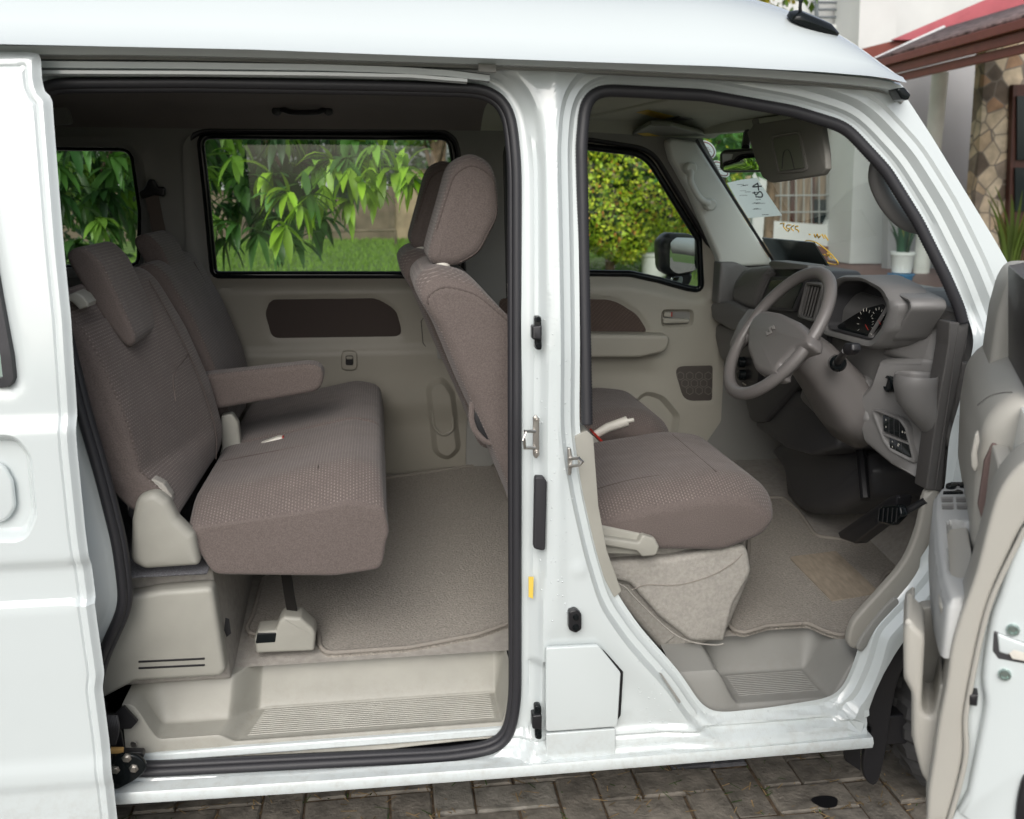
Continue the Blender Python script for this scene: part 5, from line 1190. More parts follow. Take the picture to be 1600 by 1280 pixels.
# lip along the rear rim of the trim
q = [PE(a+1.5, b, AE+.008) for a, b in cr([(1600, 826), (1552, 926), (1532, 992), (1514, 1080), (1507, 1126), (1508, 1177), (1496, 1234), (1472, 1314)], 4)]
tube('trim_edge', q, .0035, M['beigedoor'], tr, N=tuple(DE))
# upper trim and sail corner (farther towards the hinge)
extE('door_trim', rp([(1518, 860, 10), (1524, 730, 20), (1536, 665, 24), (1556, 637, 24), (1584, 618, 10), (1700, 600, 5), (1700, 900, 5), (1560, 960, 10)], 14), .34, -.26, M['beigedoor'], dd, r=.03)
extE('fabric_insert', rp([(1528, 792, 10), (1538, 722, 14), (1551, 692, 10), (1561, 697, 12), (1566, 736, 20), (1562, 790, 20), (1546, 822, 8), (1534, 812, 8)], 10), .345, .32, M['doorfab3'], dd, r=.003)
extE('handle_bezel', rp([(1517, 712, 5), (1523, 680, 6), (1529, 674, 5), (1531, 690, 6), (1527, 708, 5), (1529, 728, 4), (1524, 740, 6), (1518, 730, 4)], 5), .347, .33, M['beigedoor'], dd, r=.003)
extE('sail_trim', rp([(1540, 624, 10), (1547, 560, 30), (1557, 495, 30), (1570, 448, 20), (1582, 427, 10), (1592, 420, 8), (1640, 420, 5), (1640, 616, 5), (1580, 613, 10), (1548, 622, 20)], 14), .0, -.22, M['beigedoor'], dd, r=.014)
extE('window_run', rp([(1581, 614), (1586, 540), (1596, 450), (1604, 440), (1640, 440), (1640, 614)], 3), .03, -.01, M['seal'], dd, r=.003)
extE('window_frame', rp([(1604, 440), (1660, 430), (1660, 614), (1604, 614)], 3), .35, .03, M['black'], dd, r=.003)
tube('trim_seam', [PE(x, y, .342) for x, y in cr([(1527, 634), (1545, 620), (1565, 614), (1582, 613)], 5)], .0010, M['crease'], dd, N=tuple(DE))
# arm rest: a shelf at z = 1.0 with pull cup and switches
def AN(px, py, z=1.0): p = np.array(PZ(px, py, z)); r = p-DO; return (float(r@DE), float(r@DN))
OUT = [AN(a, b) for a, b in rp([(1459, 775, 10), (1467, 762, 10), (1490, 755, 10), (1514, 748, 6), (1519, 752, 4), (1526, 780, 10), (1545, 822, 8), (1548, 850, 10), (1537, 890, 20), (1525, 925, 20), (1510, 938, 16), (1480, 938, 14), (1468, 900, 20), (1461, 850, 20), (1458, 800, 20)], 8)]
CUPo = [AN(a, b) for a, b in rp([(1479, 818, 8), (1486, 813, 8), (1513, 814, 8), (1522, 820, 8), (1536, 856, 14), (1528, 890, 10), (1516, 902, 10), (1492, 902, 10), (1484, 892, 10)], 7)]
def ay(P, do, dh):
    d = np.where(inside(P, CUPo), segd(P, CUPo), -segd(P, CUPo)); z = -.050*SS(d, -.001, .008)
    return z-.012*SS(do, .010, .0)**2
arm = sheet('arm_rest', OUT, [], ay, M['armrest'], dd, step=.0045, rings=(.002, .004, .006, .009), ringloops=(0,), retouter=-.075, to3=lambda u, v, o: tuple(DO+DE*u+DN*v+np.array([0, 0, 1.0+o])), sharp=60)
cp = [AN(a, b, .952) for a, b in rp([(1487, 862, 6), (1492, 857, 6), (1513, 859, 6), (1517, 866, 6), (1521, 898, 6), (1488, 900, 6)], 5)]
Lc = [Vector(DO+DE*u+DN*v+np.array([0, 0, .952])) for u, v in cp]
rext('cup_insert', [p+Vector((0, 0, .006)) for p in Lc], [p-Vector((0, 0, .004)) for p in Lc], .003, M['armrest'], arm)
c = [AN(a, b, .96) for a, b in ell(1506, 879, 9, 2.2, 0, 16)]
Lc = [Vector(DO+DE*u+DN*v+np.array([0, 0, .9595])) for u, v in c]; mesh('cup_hole', Lc, [tuple(range(len(Lc)))], M['black'], arm)
def sw(px, nm, z0, th, m, r=.001):
    L = [PZ(a, b, 1.0+z0) for a, b in px]; return rext(nm, [p+Vector((0, 0, th)) for p in L], L, r, m, arm)
s1 = merge('mirror_switch', [sw(ell(1486, 762, 9, 3.4, 0, 20), 's', .0, .006, M['gloss_black']), sw(rp([(1499, 757), (1512, 757), (1513, 763), (1499, 763)], 2), 's', .0, .005, M['gloss_black']), sw(rp([(1484, 756), (1505, 756), (1504, 760), (1484, 760)], 2), 's', .0, .004, M['black'])])
sw(rp([(1473, 770.5), (1490, 770), (1496, 767.5), (1504, 770), (1505, 772.5), (1473, 773)], 1), 'window_lock', .0, .004, M['gloss_black'])
for (x0, x1, y0, y1) in [(1470, 1489, 777, 785), (1493, 1512, 777, 785), (1471, 1490, 788, 796), (1494, 1514, 788, 796)]:
    s_ = sw(rp([(x0, y0), (x1, y0), (x1+.5, y1), (x0+.5, y1)], 1), 'window_switch', .0, .0012, M['greytrim'], .0005)
    b_ = sw([(x0+1.5, y0+3), (x1-1.5, y0+3), (x1-1, y1-.5), (x0+2, y1-.5)], 'switch_key', .0012, .001, M['dash'], .0004)
# body of the arm rest below the shelf
extE('arm_rest_base', rp([(1466, 948, 4), (1473, 975, 20), (1477, 1005, 14), (1482, 1020, 6), (1500, 1000, 10), (1530, 955, 10), (1532, 946, 4)], 10), AE-.02, .05, M['beigedoor'], dd, r=.015)
# door pocket: outer wall with the slot, inner wall behind
pw = extE('door_pocket', rp([(1411, 985, 18), (1417, 962, 14), (1424, 972, 6), (1432, 985, 8), (1441, 990, 3), (1446, 990, 3), (1442, 1060, 20), (1440, 1112, 12), (1448, 1123, 6), (1458, 1124, 4), (1472, 1060, 8), (1480, 1090, 20), (1478, 1200, 20), (1466, 1246, 10), (1440, 1215, 24), (1426, 1160, 30), (1425, 1082, 16), (1412, 1062, 16)], 10), AE-.03, .46, M['beigedoor'], dd, r=.008)
extE('pocket_wall', rp([(1413, 975, 14), (1436, 950, 20), (1480, 944, 4), (1484, 1130, 4), (1438, 1135, 6), (1420, 1060, 10)], 10), .40, .37, M['beigedoor'], dd, r=.004)
extE('pocket_side', rp([(1411, 985, 14), (1414, 968, 10), (1426, 958, 10), (1430, 962, 5), (1420, 975, 8), (1418, 1050, 10), (1430, 1080, 10), (1430, 1170, 10), (1424, 1150, 20), (1424, 1082, 14), (1412, 1060, 14)], 5), .47, .36, M['beigedoor'], dd, r=.002)
# ================= sliding door, pushed back along the body
SY = -.055
def SB(px, py, off=0.0): return B(px, py, SY+off)
DP = [(-330, 88), (-200, 84), (40, 80, 6), (60, 82, 10), (62, 120, 10), (64, 140, 20), (78, 152, 10), (84, 230, 10), (96, 380, 10), (108, 500, 10), (114, 592, 20), (121, 700, 40), (134, 830, 40), (150, 950, 30), (164, 1050, 8), (161, 1072, 8), (171, 1150, 30), (188, 1310, 20), (-330, 1340)]
DL = [xz(SB(a, b)) for a, b in rp(DP, 10)]; xm = min(p[0] for p in DL)
WL = [xz(SB(a, b)) for a, b in rp([(-300, 210, 20), (-60, 210, 20), (-32, 300, 20), (13, 555, 30), (17, 592, 10), (10, 599, 6), (-300, 604, 20)], 14)]
HN = [xz(SB(a, b)) for a, b in rp([(-140, 684, 30), (25, 684, 30), (46, 712, 30), (54, 800, 20), (40, 836, 24), (-140, 838, 30)], 20)]
zz = {k: SB(60, k).z for k in (132, 653, 672, 700, 770, 858, 880, 930, 944, 1182, 1200, 1222)}
def sdy(P, do, dh):
    x, z = P[:, 0], P[:, 1]; T = .085*np.clip((z-1.2)/.6, 0, None)**1.3; y = np.full(len(P), SY)+T
    y -= .014*SS(z, zz[653]+.006, zz[672]-.004)                        # waist shelf
    y += .010*SS(z, zz[880]+.010, zz[880]-.012); y -= .012*SS(z, zz[944]+.012, zz[944]-.004)
    y -= .006*SS(z, zz[1182]+.006, zz[1200]-.008); y += .004*SS(z, zz[1222]+.004, zz[1222]-.01)
    y += .012*SS(do, .014, .0)                                         # hem rolls in at the leading edge
    y += .0035*np.exp(-((do-.026)/.003)**2)*(x > -1.15)
    y += .0035*np.exp(-((z-zz[132])/.0035)**2)
    y += bumpin(P, HN, .010, .028)
    y -= bumpin(P, [(a, b) for a, b in HN], .004, .0)
    y += .008*SS(segd(P, WL), .035, .005)
    return y
sdr = sheet('sliding_door', DL, [WL], sdy, M['white'], van, step=.011, rings=(.004, .008, .013, .018, .022, .026, .030), ringloops=(0, 1), feats=[(HN, [-.010, -.006, -.002, .002, .006, .010])], ret=.02, retouter=.045, sharp=28)
tag(sdr, 'white sliding door pushed back, cut by the left edge of the picture')
wg = res([Vector((a, .085*max(0, (b-1.2)/.6)**1.3+SY-.002, b)) for a, b in WL], 200)
sweep('window_gasket', wg, [(-.011, -.006), (.007, -.006), (.009, .01), (-.011, .01)], M['seal'], sdr, closed=True, sharp=40)
gl = [Vector((a, .085*max(0, (b-1.2)/.6)**1.3+SY+.008, b)) for a, b in res(WL, 80)]; mesh('window_glass', gl, [tuple(range(len(gl)))], M['privacy'], sdr)
hq = [SB(a, b, .012) for a, b in rp([(-120, 720, 12), (8, 720, 26), (24, 750, 26), (28, 790, 26), (12, 814, 26), (-120, 814, 12)], 12, 10)]
rext('door_handle', [p-Vector((0, .014, 0)) for p in hq], [p+Vector((0, .0, 0)) for p in hq], .008, M['white'], sdr)
# inner trim face of the sliding door
boxm('inner_panel', (-1.47, .005, .74), (1.10, .02, .78), M['beige_far'], sdr, bevel=.006)
# lower roller arm and hinge plate by the sill
ra = ext('roller_arm', cr([(176, 1186), (205, 1180), (222, 1188), (228, 1200), (218, 1214), (196, 1228), (176, 1232)], 4, True), .0, .012, M['gloss_black'], sdr, r=.004)
ext('roller_bracket', rp([(174, 1176), (222, 1176), (226, 1184), (176, 1190)], 3), .03, .05, M['black'], ra, r=.002)
for (x, y) in [(198, 1185), (209, 1201), (180, 1203)]: lathe('nut', PY(x, y, -.001), (0, -1, 0), [(.010, -.004), (.010, .001), (.006, .002), (.006, .006), (.0, .006)], M['steel'], ra, n=6)
bo = []
for i in range(7): bo.append(tube('b', cr([tuple(PY(166+i*2.6, 1118, .02)), tuple(PY(170+i*2.4, 1138, .012)), tuple(PY(168+i*1.8, 1162, .02))], 4), .004, M['seal'], ra))
merge('cable_boot', bo)
ext('roller_tie', [(172, 1171), (192, 1171), (192, 1178), (174, 1178)], .02, .03, M['label_tan'], ra, r=.001)
# ================= aerial and loose mats
q = roof_pts = None
ra_c = Vector((.56, .36, 0))
def roofat(px, py):
    """first hit of the sight line with the roof skin"""
    dg = bpy.context.evaluated_depsgraph_get(); d = Vector(ray(px, py)).normalized(); o = Vector(CAM)
    me = roof.data; from mathutils.bvhtree import BVHTree
    bv = BVHTree.FromPolygons([v.co for v in me.vertices], [p.vertices for p in me.polygons]); h = bv.ray_cast(o, d); return h[0], h[1]
h, nrm = roofat(1300, 52)
if h is None: h, nrm = Vector((.62, .30, 1.86)), Vector((.3, -.1, .95))
if nrm.z < 0: nrm = -nrm
f = Vector((1, 0, 0)); f = (f-nrm*f.dot(nrm)).normalized(); sd2 = nrm.cross(f)
bp2 = [h-f*.10*t+sd2*w_+nrm*.0 for t, w_ in [(-.15, 0), (.0, .012), (.35, .022), (.8, .024), (1.05, .016), (1.1, 0), (1.05, -.016), (.8, -.024), (.35, -.022), (0, -.012)]]
bp2 = cr([tuple(p) for p in bp2], 4, True); top = [Vector(p)+nrm*.016+((h-f*.06)-Vector(p))*.35 for p in bp2]
V, Fc = loft([[Vector(p)-nrm*.004 for p in bp2], [Vector(p)+nrm*.006 for p in bp2], top]); aer = mesh('aerial_base', V, Fc, M['gloss_black'], roof, sharp=50)
c = h-f*.088+nrm*.012
tube('aerial_stub', [c, c+nrm*.010-f*.008, c+nrm*.022-f*.014], .0035, M['black'], aer, n=10); lathe('aerial_tip', c+nrm*.022-f*.014, tuple(nrm-f*.4), [(.004, -.002), (.0062, .002), (.006, .010), (0, .012)], M['gloss_black'], aer, n=12)
# mats
def FPm(px, py, dz): return FP(px, py, dz)
def carpetmat(name, px, th, m, label, extra=None):
    L = [FPm(a, b, th) for a, b in px]; L = res(L, 160); V, Fc = loft([L, [(a, b, c-th) for a, b, c in L]], True, True)
    o = mesh(name, V, Fc, m, None, sharp=50); tag(o, label, 'floor mat')
    ro = [(a, b, c+.001) for a, b, c in res(L, 420)]; P, T, Nn, Bn = frames(ro, (0, 0, 1), True); loops = []
    for i in range(len(P)): q = .0060*(1+(.12 if i % 2 else -.12)); loops.append([P[i]+Bn[i]*a*q+Nn[i]*b*q for a, b in circ(1, 8)])
    loops.append(loops[0]); V, Fc = loft(loops, False, False); mesh('bound_edge', V, Fc, M['mat_edge'], o, sharp=0); return o
mr_ = carpetmat('floor_mat', rp([(384, 985, 8), (396, 960, 8), (410, 905, 10), (560, 757, 10), (600, 748, 6), (740, 728, 10), (768, 722, 6), (790, 770, 10), (826, 850, 10), (830, 962, 20), (745, 992, 60), (640, 1012, 60), (512, 1021, 14), (500, 1012, 8), (498, 985, 4), (470, 984, 4), (440, 990, 4), (395, 992, 8)], 10), .012, M['mat'], 'beige looped floor mat in front of the rear bench')
mf_ = carpetmat('floor_mat', rp([(1138, 980, 10), (1150, 930, 20), (1168, 880, 20), (1172, 820, 8), (1196, 778, 6), (1224, 778, 6), (1248, 800, 10), (1275, 838, 14), (1330, 845, 14), (1420, 838, 10), (1436, 870, 20), (1418, 888, 14), (1382, 896, 14), (1370, 925, 20), (1345, 960, 14), (1334, 985, 16), (1318, 994, 14), (1292, 988, 14), (1262, 974, 20), (1200, 978, 20), (1160, 990, 12)], 10), .012, M['mat'], 'brown floor mat with a heel pad under the steering wheel')
L = [FPm(a, b, .016) for a, b in rp([(1233, 870, 3), (1306, 861, 3), (1374, 925, 3), (1300, 938, 3)], 3)]; V, Fc = loft([L, [p-Vector((0, 0, .005)) for p in L]]); mesh('heel_pad', V, Fc, M['heel'], mf_, sharp=50)

# rain drops left on the paint
V = []; Fc = []
def drop_(c, n, r):
    n = Vector(n).normalized(); u = n.orthogonal().normalized(); v = n.cross(u); b = len(V)
    for (k, h) in ((1, 0), (.8, .45), (.4, .7)):
        for i in range(7): a = 2*math.pi*i/7; V.append(tuple(Vector(c)+(u*math.cos(a)+v*math.sin(a))*r*k+n*r*h))
    for q in (0, 7):
        for i in range(7): Fc.append((b+q+i, b+q+(i+1) % 7, b+q+7+(i+1) % 7, b+q+7+i))
    Fc.append(tuple(b+14+i for i in range(7)))
from mathutils.bvhtree import BVHTree
bvb = BVHTree.FromPolygons([v.co for v in body.data.vertices], [p.vertices[:] for p in body.data.polygons])
for k in range(300):
    t = rng.random()
    if t < .45: px, py = 836+60*rng.random(), 480+520*rng.random()
    elif t < .75: px, py = 1495+40*rng.random(), 540+200*rng.random()
    elif t < .9: px, py = 990+60*rng.random(), 1000+180*rng.random()
    else: px, py = 1010+200*rng.random(), 1110+60*rng.random()
    h = bvb.ray_cast(Vector(CAM), Vector(ray(px, py)).normalized())
    if h[0] is not None: nn = h[1] if h[1].y < 0 else -h[1]; drop_(h[0], nn, .0007+.0016*rng.random()**2)
mesh('rain_drops', V, Fc, M['drop'], body, sharp=0)
# ================================================================ AROUND THE VAN
def vcmat(name, rough=.6, bump=0, bscale=60, trans=0, spec=.4):
    m = bpy.data.materials.new(name); m.use_nodes = True; t = m.node_tree; b = t.nodes['Principled BSDF']; a = _n(t, 'Attribute'); a.attribute_name = 'c'; t.links.new(a.outputs['Color'], b.inputs['Base Color']); b.inputs['Roughness'].default_value = rough; b.inputs['Specular IOR Level'].default_value = spec
    if trans:
        o = t.nodes['Material Output']; tr = _n(t, 'BsdfTranslucent'); mx = _n(t, 'MixShader'); mx.inputs[0].default_value = trans; sc = _n(t, 'VectorMath', operation='MULTIPLY'); sc.inputs[1].default_value = (1.5, 1.6, .7); t.links.new(a.outputs['Color'], sc.inputs[0]); t.links.new(sc.outputs[0], tr.inputs[0]); t.links.new(b.outputs[0], mx.inputs[1]); t.links.new(tr.outputs[0], mx.inputs[2]); t.links.new(mx.outputs[0], o.inputs[0])
    if bump:
        tc = _n(t, 'TexCoord'); no = _n(t, 'TexNoise', Scale=bscale, Detail=6.0); t.links.new(tc.outputs['Object'], no.inputs['Vector']); bp = _n(t, 'Bump', Strength=bump, Distance=.004); t.links.new(no.outputs[0], bp.inputs['Height']); t.links.new(bp.outputs[0], b.inputs['Normal'])
        mr = _n(t, 'MapRange'); mr.inputs['From Min'].default_value = .3; mr.inputs['From Max'].default_value = .7; mr.inputs['To Min'].default_value = .6; mr.inputs['To Max'].default_value = 1.35; n2 = _n(t, 'TexNoise', Scale=bscale*.25, Detail=8.0); t.links.new(tc.outputs['Object'], n2.inputs['Vector']); t.links.new(n2.outputs[0], mr.inputs['Value'])
        sc = _n(t, 'VectorMath', operation='SCALE'); t.links.new(a.outputs['Color'], sc.inputs[0]); t.links.new(mr.outputs[0], sc.inputs['Scale']); t.links.new(sc.outputs[0], b.inputs['Base Color'])
    return m
M['leaf'] = vcmat('leaf', .38, trans=.30, spec=.5); M['paver'] = vcmat('paver', .85, .9, 90); M['grass_blade'] = vcmat('grass_blade', .7, trans=.3)
M['bark'] = mat('bark', (.14, .095, .06), .9, bump=1, bscale=14, var=.4, vscale=6, bdist=.03)
M['sand'] = mat('joint_sand', (.12, .085, .055), .95, bump=1, bscale=120, var=.5, vscale=50, bdist=.004)
M['soil'] = mat('yard_ground', (.20, .17, .13), .95, bump=.6, bscale=30, var=.3, vscale=2)
M['grass'] = mat('grass_ground', (.085, .15, .025), .9, bump=1, bscale=40, var=.45, vscale=3, bdist=.03)
M['plaster'] = mat('white_plaster', (.62, .63, .62), .85, bump=.3, bscale=30, var=.06, vscale=1.2)
M['plaster2'] = mat('grey_plaster', (.40, .40, .41), .85, bump=.3, bscale=30, var=.06, vscale=1.2)
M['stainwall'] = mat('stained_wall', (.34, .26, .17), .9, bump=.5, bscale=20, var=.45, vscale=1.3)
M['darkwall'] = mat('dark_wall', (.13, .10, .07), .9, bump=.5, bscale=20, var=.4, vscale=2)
M['maroon'] = mat('fascia_paint', (.19, .050, .036), .45, var=.1, vscale=6)
M['roofsheet'] = mat('mossy_roof', (.24, .17, .165), .85, bump=1, bscale=25, var=.75, vscale=9, bdist=.02)
M['rooffresh'] = mat('red_roof', (.42, .10, .12), .6, var=.15, vscale=3)
M['tile'] = mat('red_floor_tile', (.16, .075, .06), .5, var=.2, vscale=5)
M['stone'] = None
M['wood'] = mat('door_wood', (.075, .028, .02), .45, bump=.3, bscale=40, stretch=(6, 6, .5), var=.3, vscale=8)
M['bluepot'] = mat('blue_plastic', (.03, .16, .32), .5)
M['grille'] = mat('window_grille', (.14, .16, .17), .5)
M['curtain'] = mat('curtain', (.23, .17, .12), .9, var=.6, vscale=6, stretch=(4, 1, .15), bump=.6, bscale=8)
M['darkglass'] = mat('dark_window', (.02, .028, .03), .08)
def setcol(o, cols, per):
    me = o.data; at = me.color_attributes.new('c', 'FLOAT_COLOR', 'POINT'); a = np.ones((len(me.vertices), 4), np.float32); a[:, :3] = np.repeat(np.array(cols, np.float32), per, 0)[:len(me.vertices)]; at.data.foreach_set('color', a.ravel())
def rawmesh(name, V, Fc, m, parent=None, smooth=False):
    me = bpy.data.meshes.new(name); me.from_pydata(V, [], Fc); me.materials.append(m)
    if smooth: me.shade_smooth()
    o = bpy.data.objects.new(name, me); COL.objects.link(o)
    if parent is not None: o.parent = parent; o.location = -parent.location
    return o
# ---- ground: paving near the van, yard, grass beyond
def plane(name, x0, x1, y0, y1, z, m, n=1):
    V = [(x0+(x1-x0)*i/n, y0+(y1-y0)*j/n, z) for i in range(n+1) for j in range(n+1)]
    return rawmesh(name, V, [(i*(n+1)+j, (i+1)*(n+1)+j, (i+1)*(n+1)+j+1, i*(n+1)+j+1) for i in range(n) for j in range(n)], m)
g = plane('ground', -120, 120, -60, 180, -.03, M['grass']); tag(g, kind='structure')
def yardmat():
    m = mat('yard_paving', (.25, .235, .21), .9, bump=.4, bscale=60, var=.25, vscale=3); t = m.node_tree; b = t.nodes['Principled BSDF']
    tc = _n(t, 'TexCoord'); br = _n(t, 'TexBrick', Scale=1.0); br.inputs['Brick Width'].default_value = .21; br.inputs['Row Height'].default_value = .105; br.inputs['Mortar Size'].default_value = .006; br.inputs['Color1'].default_value = (.27, .25, .22, 1); br.inputs['Color2'].default_value = (.18, .17, .16, 1); br.inputs['Mortar'].default_value = (.08, .06, .04, 1)
    t.links.new(tc.outputs['Object'], br.inputs['Vector']); t.links.new(br.outputs[0], b.inputs['Base Color']); return m
p = plane('yard', -14, 16, -12, 7.5, -.012, yardmat()); tag(p, kind='structure')
V = []; Fc = []; cols = []; w0, h0, gp_ = .218, .108, .007
def brick(x, y, w_, h_):
    b = len(V); dz = rng.normal(0, .0018); r = .004; tl = rng.normal(0, .002, 2)
    for (z, q) in ((-.05, 0), (-.004, 0), (0, r)):
        for (u, v) in ((x+q, y+q), (x+w_-q, y+q), (x+w_-q, y+h_-q), (x+q, y+h_-q)):
            V.append((u+rng.normal(0, .0008), v+rng.normal(0, .0008), z+dz+(tl[0]*(u-x)+tl[1]*(v-y))*4*(z > -.04)))
    for k in (0, 4):
        for j in range(4): Fc.append((b+k+j, b+k+(j+1) % 4, b+k+4+(j+1) % 4, b+k+4+j))
    Fc.append((b+8, b+9, b+10, b+11))
    t = rng.random(); base = np.array([.19, .172, .145]) if t < .82 else (np.array([.10, .10, .108]) if t < .92 else np.array([.24, .225, .195]))
    cols.append(base*(.9+.2*rng.random()))
A_ = w0/2
for i in range(-26, 40):
    for j in range(-16, 24):
        # herringbone, laid square to the van
        k = (i+j) % 4 if False else (i-j) % 4
        x, y = -1.6+i*A_, .0+j*A_+.02
        if not (-2.2 < x < 2.9 and -1.2 < y < 1.7): continue
        if k == 0: brick(x+gp_/2, y+gp_/2, 2*A_-gp_, A_-gp_)
        elif k == 3: brick(x+gp_/2, y+gp_/2, A_-gp_, 2*A_-gp_)
pv = rawmesh('pavement', V, Fc, M['paver']); setcol(pv, cols, 12); tag(pv, kind='structure')
js = plane('paving_joints', -2.2, 3.0, -1.3, 1.9, -.0075, M['sand'], 1); tag(js, kind='structure')
# straw and grit in the joints
V = []; Fc = []; cols = []
for k in range(2600):
    i = rng.integers(-4, 44); x = -2.2+i*A_*.5*0+rng.random()*5; y = -.45+rng.random()*.85
    if rng.random() < .8:
        if rng.random() < .5: x = -1.6+round((x+1.6)/A_)*A_+rng.normal(0, .006)
        else: y = .02+round((y-.02)/A_)*A_+rng.normal(0, .006)
    a = rng.random()*6.28; l = .004+.018*rng.random()**2; wd = .0009+.001*rng.random(); dx, dy = math.cos(a)*l, math.sin(a)*l; b = len(V)
    z = .0015+.003*rng.random(); V += [(x-dx-dy/l*wd, y-dy+dx/l*wd, z), (x-dx+dy/l*wd, y-dy-dx/l*wd, z), (x+dx+dy/l*wd, y+dy-dx/l*wd, z+.002), (x+dx-dy/l*wd, y+dy+dx/l*wd, z+.002)]; Fc.append((b, b+1, b+2, b+3))
    cols.append(np.array([.34, .24, .12])*(.4+.9*rng.random()) if rng.random() < .8 else np.array([.05, .10, .02]))
lt = rawmesh('joint_litter', V, Fc, M['paver']); setcol(lt, cols, 4); tag(lt, kind='stuff')
# damp oil spot
V = [(1.045+.05*math.cos(a)*(1+.12*math.sin(3*a)), .10+.035*math.sin(a)*(1+.1*math.cos(2*a)), .006) for a in np.linspace(0, 6.28, 24)[:-1]]
sp_ = PZ(1290, 1253, .006); V = [(sp_.x+.033*math.cos(a)*(1+.15*math.sin(3*a)), sp_.y+.028*math.sin(a)*(1+.1*math.cos(2*a)), .0065) for a in np.linspace(0, 2*math.pi, 24)[:-1]]
o = rawmesh('oil_stain', V, [tuple(range(len(V)))], M['black']); tag(o, kind='structure')
# ---- leaves
def leafstrip(V, Fc, c, d, up, L, W, droop, nseg=4, fold=.25):
    """one lance-shaped leaf starting at c, bending towards the ground"""
    d = d/np.linalg.norm(d); p = c.copy(); s = np.cross(d, up); s /= np.linalg.norm(s)+1e-9; b = len(V)
    for k in range(nseg+1):
        t = k/nseg; wd = W*.5*math.sin(math.pi*min(1, .08+.92*t)**.8)**.8 if k < nseg else .0005
        n_ = np.cross(s, d); V += [tuple(p-s*wd+n_*wd*fold), tuple(p), tuple(p+s*wd+n_*wd*fold)]
        d = d+np.array([0, 0, -droop/nseg]); d /= np.linalg.norm(d); p = p+d*L/nseg
    for k in range(nseg):
        q = b+k*3; Fc += [(q, q+1, q+4, q+3), (q+1, q+2, q+5, q+4)]
    return 3*(nseg+1)
def whorls(name, pts, L, W, m, parent, ncol, nl=(7, 12), twig=True):
    V = []; Fc = []; cols = []; per = 15
    for c, col in zip(pts, ncol):
        ax = np.array([rng.normal(0, .5), rng.normal(0, .5)-.3, rng.normal(-.1, .35)]); ax /= np.linalg.norm(ax)
        for k in range(rng.integers(*nl)):
            a = 2.4*k+rng.random()*.5; e1 = np.cross(ax, [0, 0, 1.]); e1 /= np.linalg.norm(e1)+1e-9; e2 = np.cross(ax, e1)
            d = ax*(.35+.5*rng.random())+(e1*math.cos(a)+e2*math.sin(a))*(.9); l = L*(.65+.55*rng.random())
            leafstrip(V, Fc, np.array(c)+ax*.02*rng.random(), d, np.array([0, 0, 1.])+rng.normal(0, .15, 3), l, W*(.8+.4*rng.random()), rng.uniform(.5, 2.1)); cols.append(np.array(col)*(.6+.75*rng.random()))
    o = rawmesh(name, V, Fc, m, parent, smooth=True); setcol(o, cols, per); return o
def tree(name, label, base, trunk, r0, group=None):
    t = thing(name, label, 'tree', base, group); V = []
    sweep('trunk', cr(trunk, 5), [(math.cos(a)*r0*(1+.12*math.sin(3*a)), math.sin(a)*r0*(1+.1*math.cos(2*a))) for a in np.linspace(0, 2*math.pi, 13)[:-1]], M['bark'], t, N=(0, 1, .01), scale=lambda s: 1-.6*s, sharp=0)
    return t
def limbs(par, a, pts, r=.02, n=14):
    out = []; idx = rng.choice(len(pts), min(n, len(pts)), replace=False)
    for i in idx:
        b = np.array(pts[i]); m = (np.array(a)+b)/2+np.array([0, 0, .12]); out.append(sweep('l', cr([tuple(a), tuple(m), tuple(b)], 6), circ(r, 6), M['bark'], par, N=(.1, 1, .2), scale=lambda s: 1-.75*s, sharp=0))
    return merge('limbs', out)
# mango tree right behind the van
mt_ = tree('mango_tree', 'mango tree with long drooping leaves right behind the van windows', (-1.9, 6.3, 0), [(-1.9, 6.3, -.1), (-1.85, 6.25, 1.0), (-1.7, 6.1, 2.0), (-1.6, 6.0, 3.2)], .16)
pts = []; nc = []
while len(pts) < 1150:
    x, y, z = -3.6+4.0*rng.random(), 3.3+3.2*rng.random(), 1.0+2.1*rng.random()
    zmin = np.interp(x, [-4, -2.6, -1.9, -1.55, -1.3, -.95, -.7, -.5, -.28, -.1, .12], [1.2, 1.25, 1.2, 1.30, 1.26, 1.15, 1.27, 1.40, 1.62, 1.85, 2.1])
    if z < zmin+.12 or x > .0+.05*(y-3.5): continue
    if y > 4.2 and rng.random() < .25: continue
    pts.append((x, y, z)); t = rng.random()
    nc.append((.16, .31, .045) if t < (.20 if y < 4.6 else .06) else ((.075, .185, .04) if t < .58 else (.03, .09, .024)))
# a bough of bright young leaves reaching to the right
for (px, py, Y) in [(545, 262, 3.5), (560, 285, 3.4), (578, 250, 3.7), (600, 268, 3.6), (618, 272, 3.6), (632, 262, 3.7), (588, 292, 3.6), (520, 250, 3.6), (505, 290, 3.5), (572, 238, 3.8), (598, 236, 3.9), (548, 312, 3.6), (470, 320, 3.4), (440, 355, 3.4), (452, 300, 3.5), (425, 270, 3.6), (645, 276, 3.6)]:
    q = PY(px, py, Y); pts.append(tuple(q)); nc.append((.24, .42, .03))
for (px, py, Y) in [(432, 372, 3.6), (462, 378, 3.7), (405, 362, 3.8), (352, 372, 3.9), (375, 350, 3.7), (448, 340, 3.8), (485, 352, 3.9), (330, 345, 3.8), (120, 380, 3.7), (160, 350, 3.8), (500, 335, 4.0)]:
    pts.append(tuple(PY(px, py, Y))); nc.append((.06, .15, .035))
cw = whorls('crown', pts, .20, .047, M['leaf'], mt_, nc); limbs(mt_, (-1.65, 6.05, 2.5), pts, .028, 34)
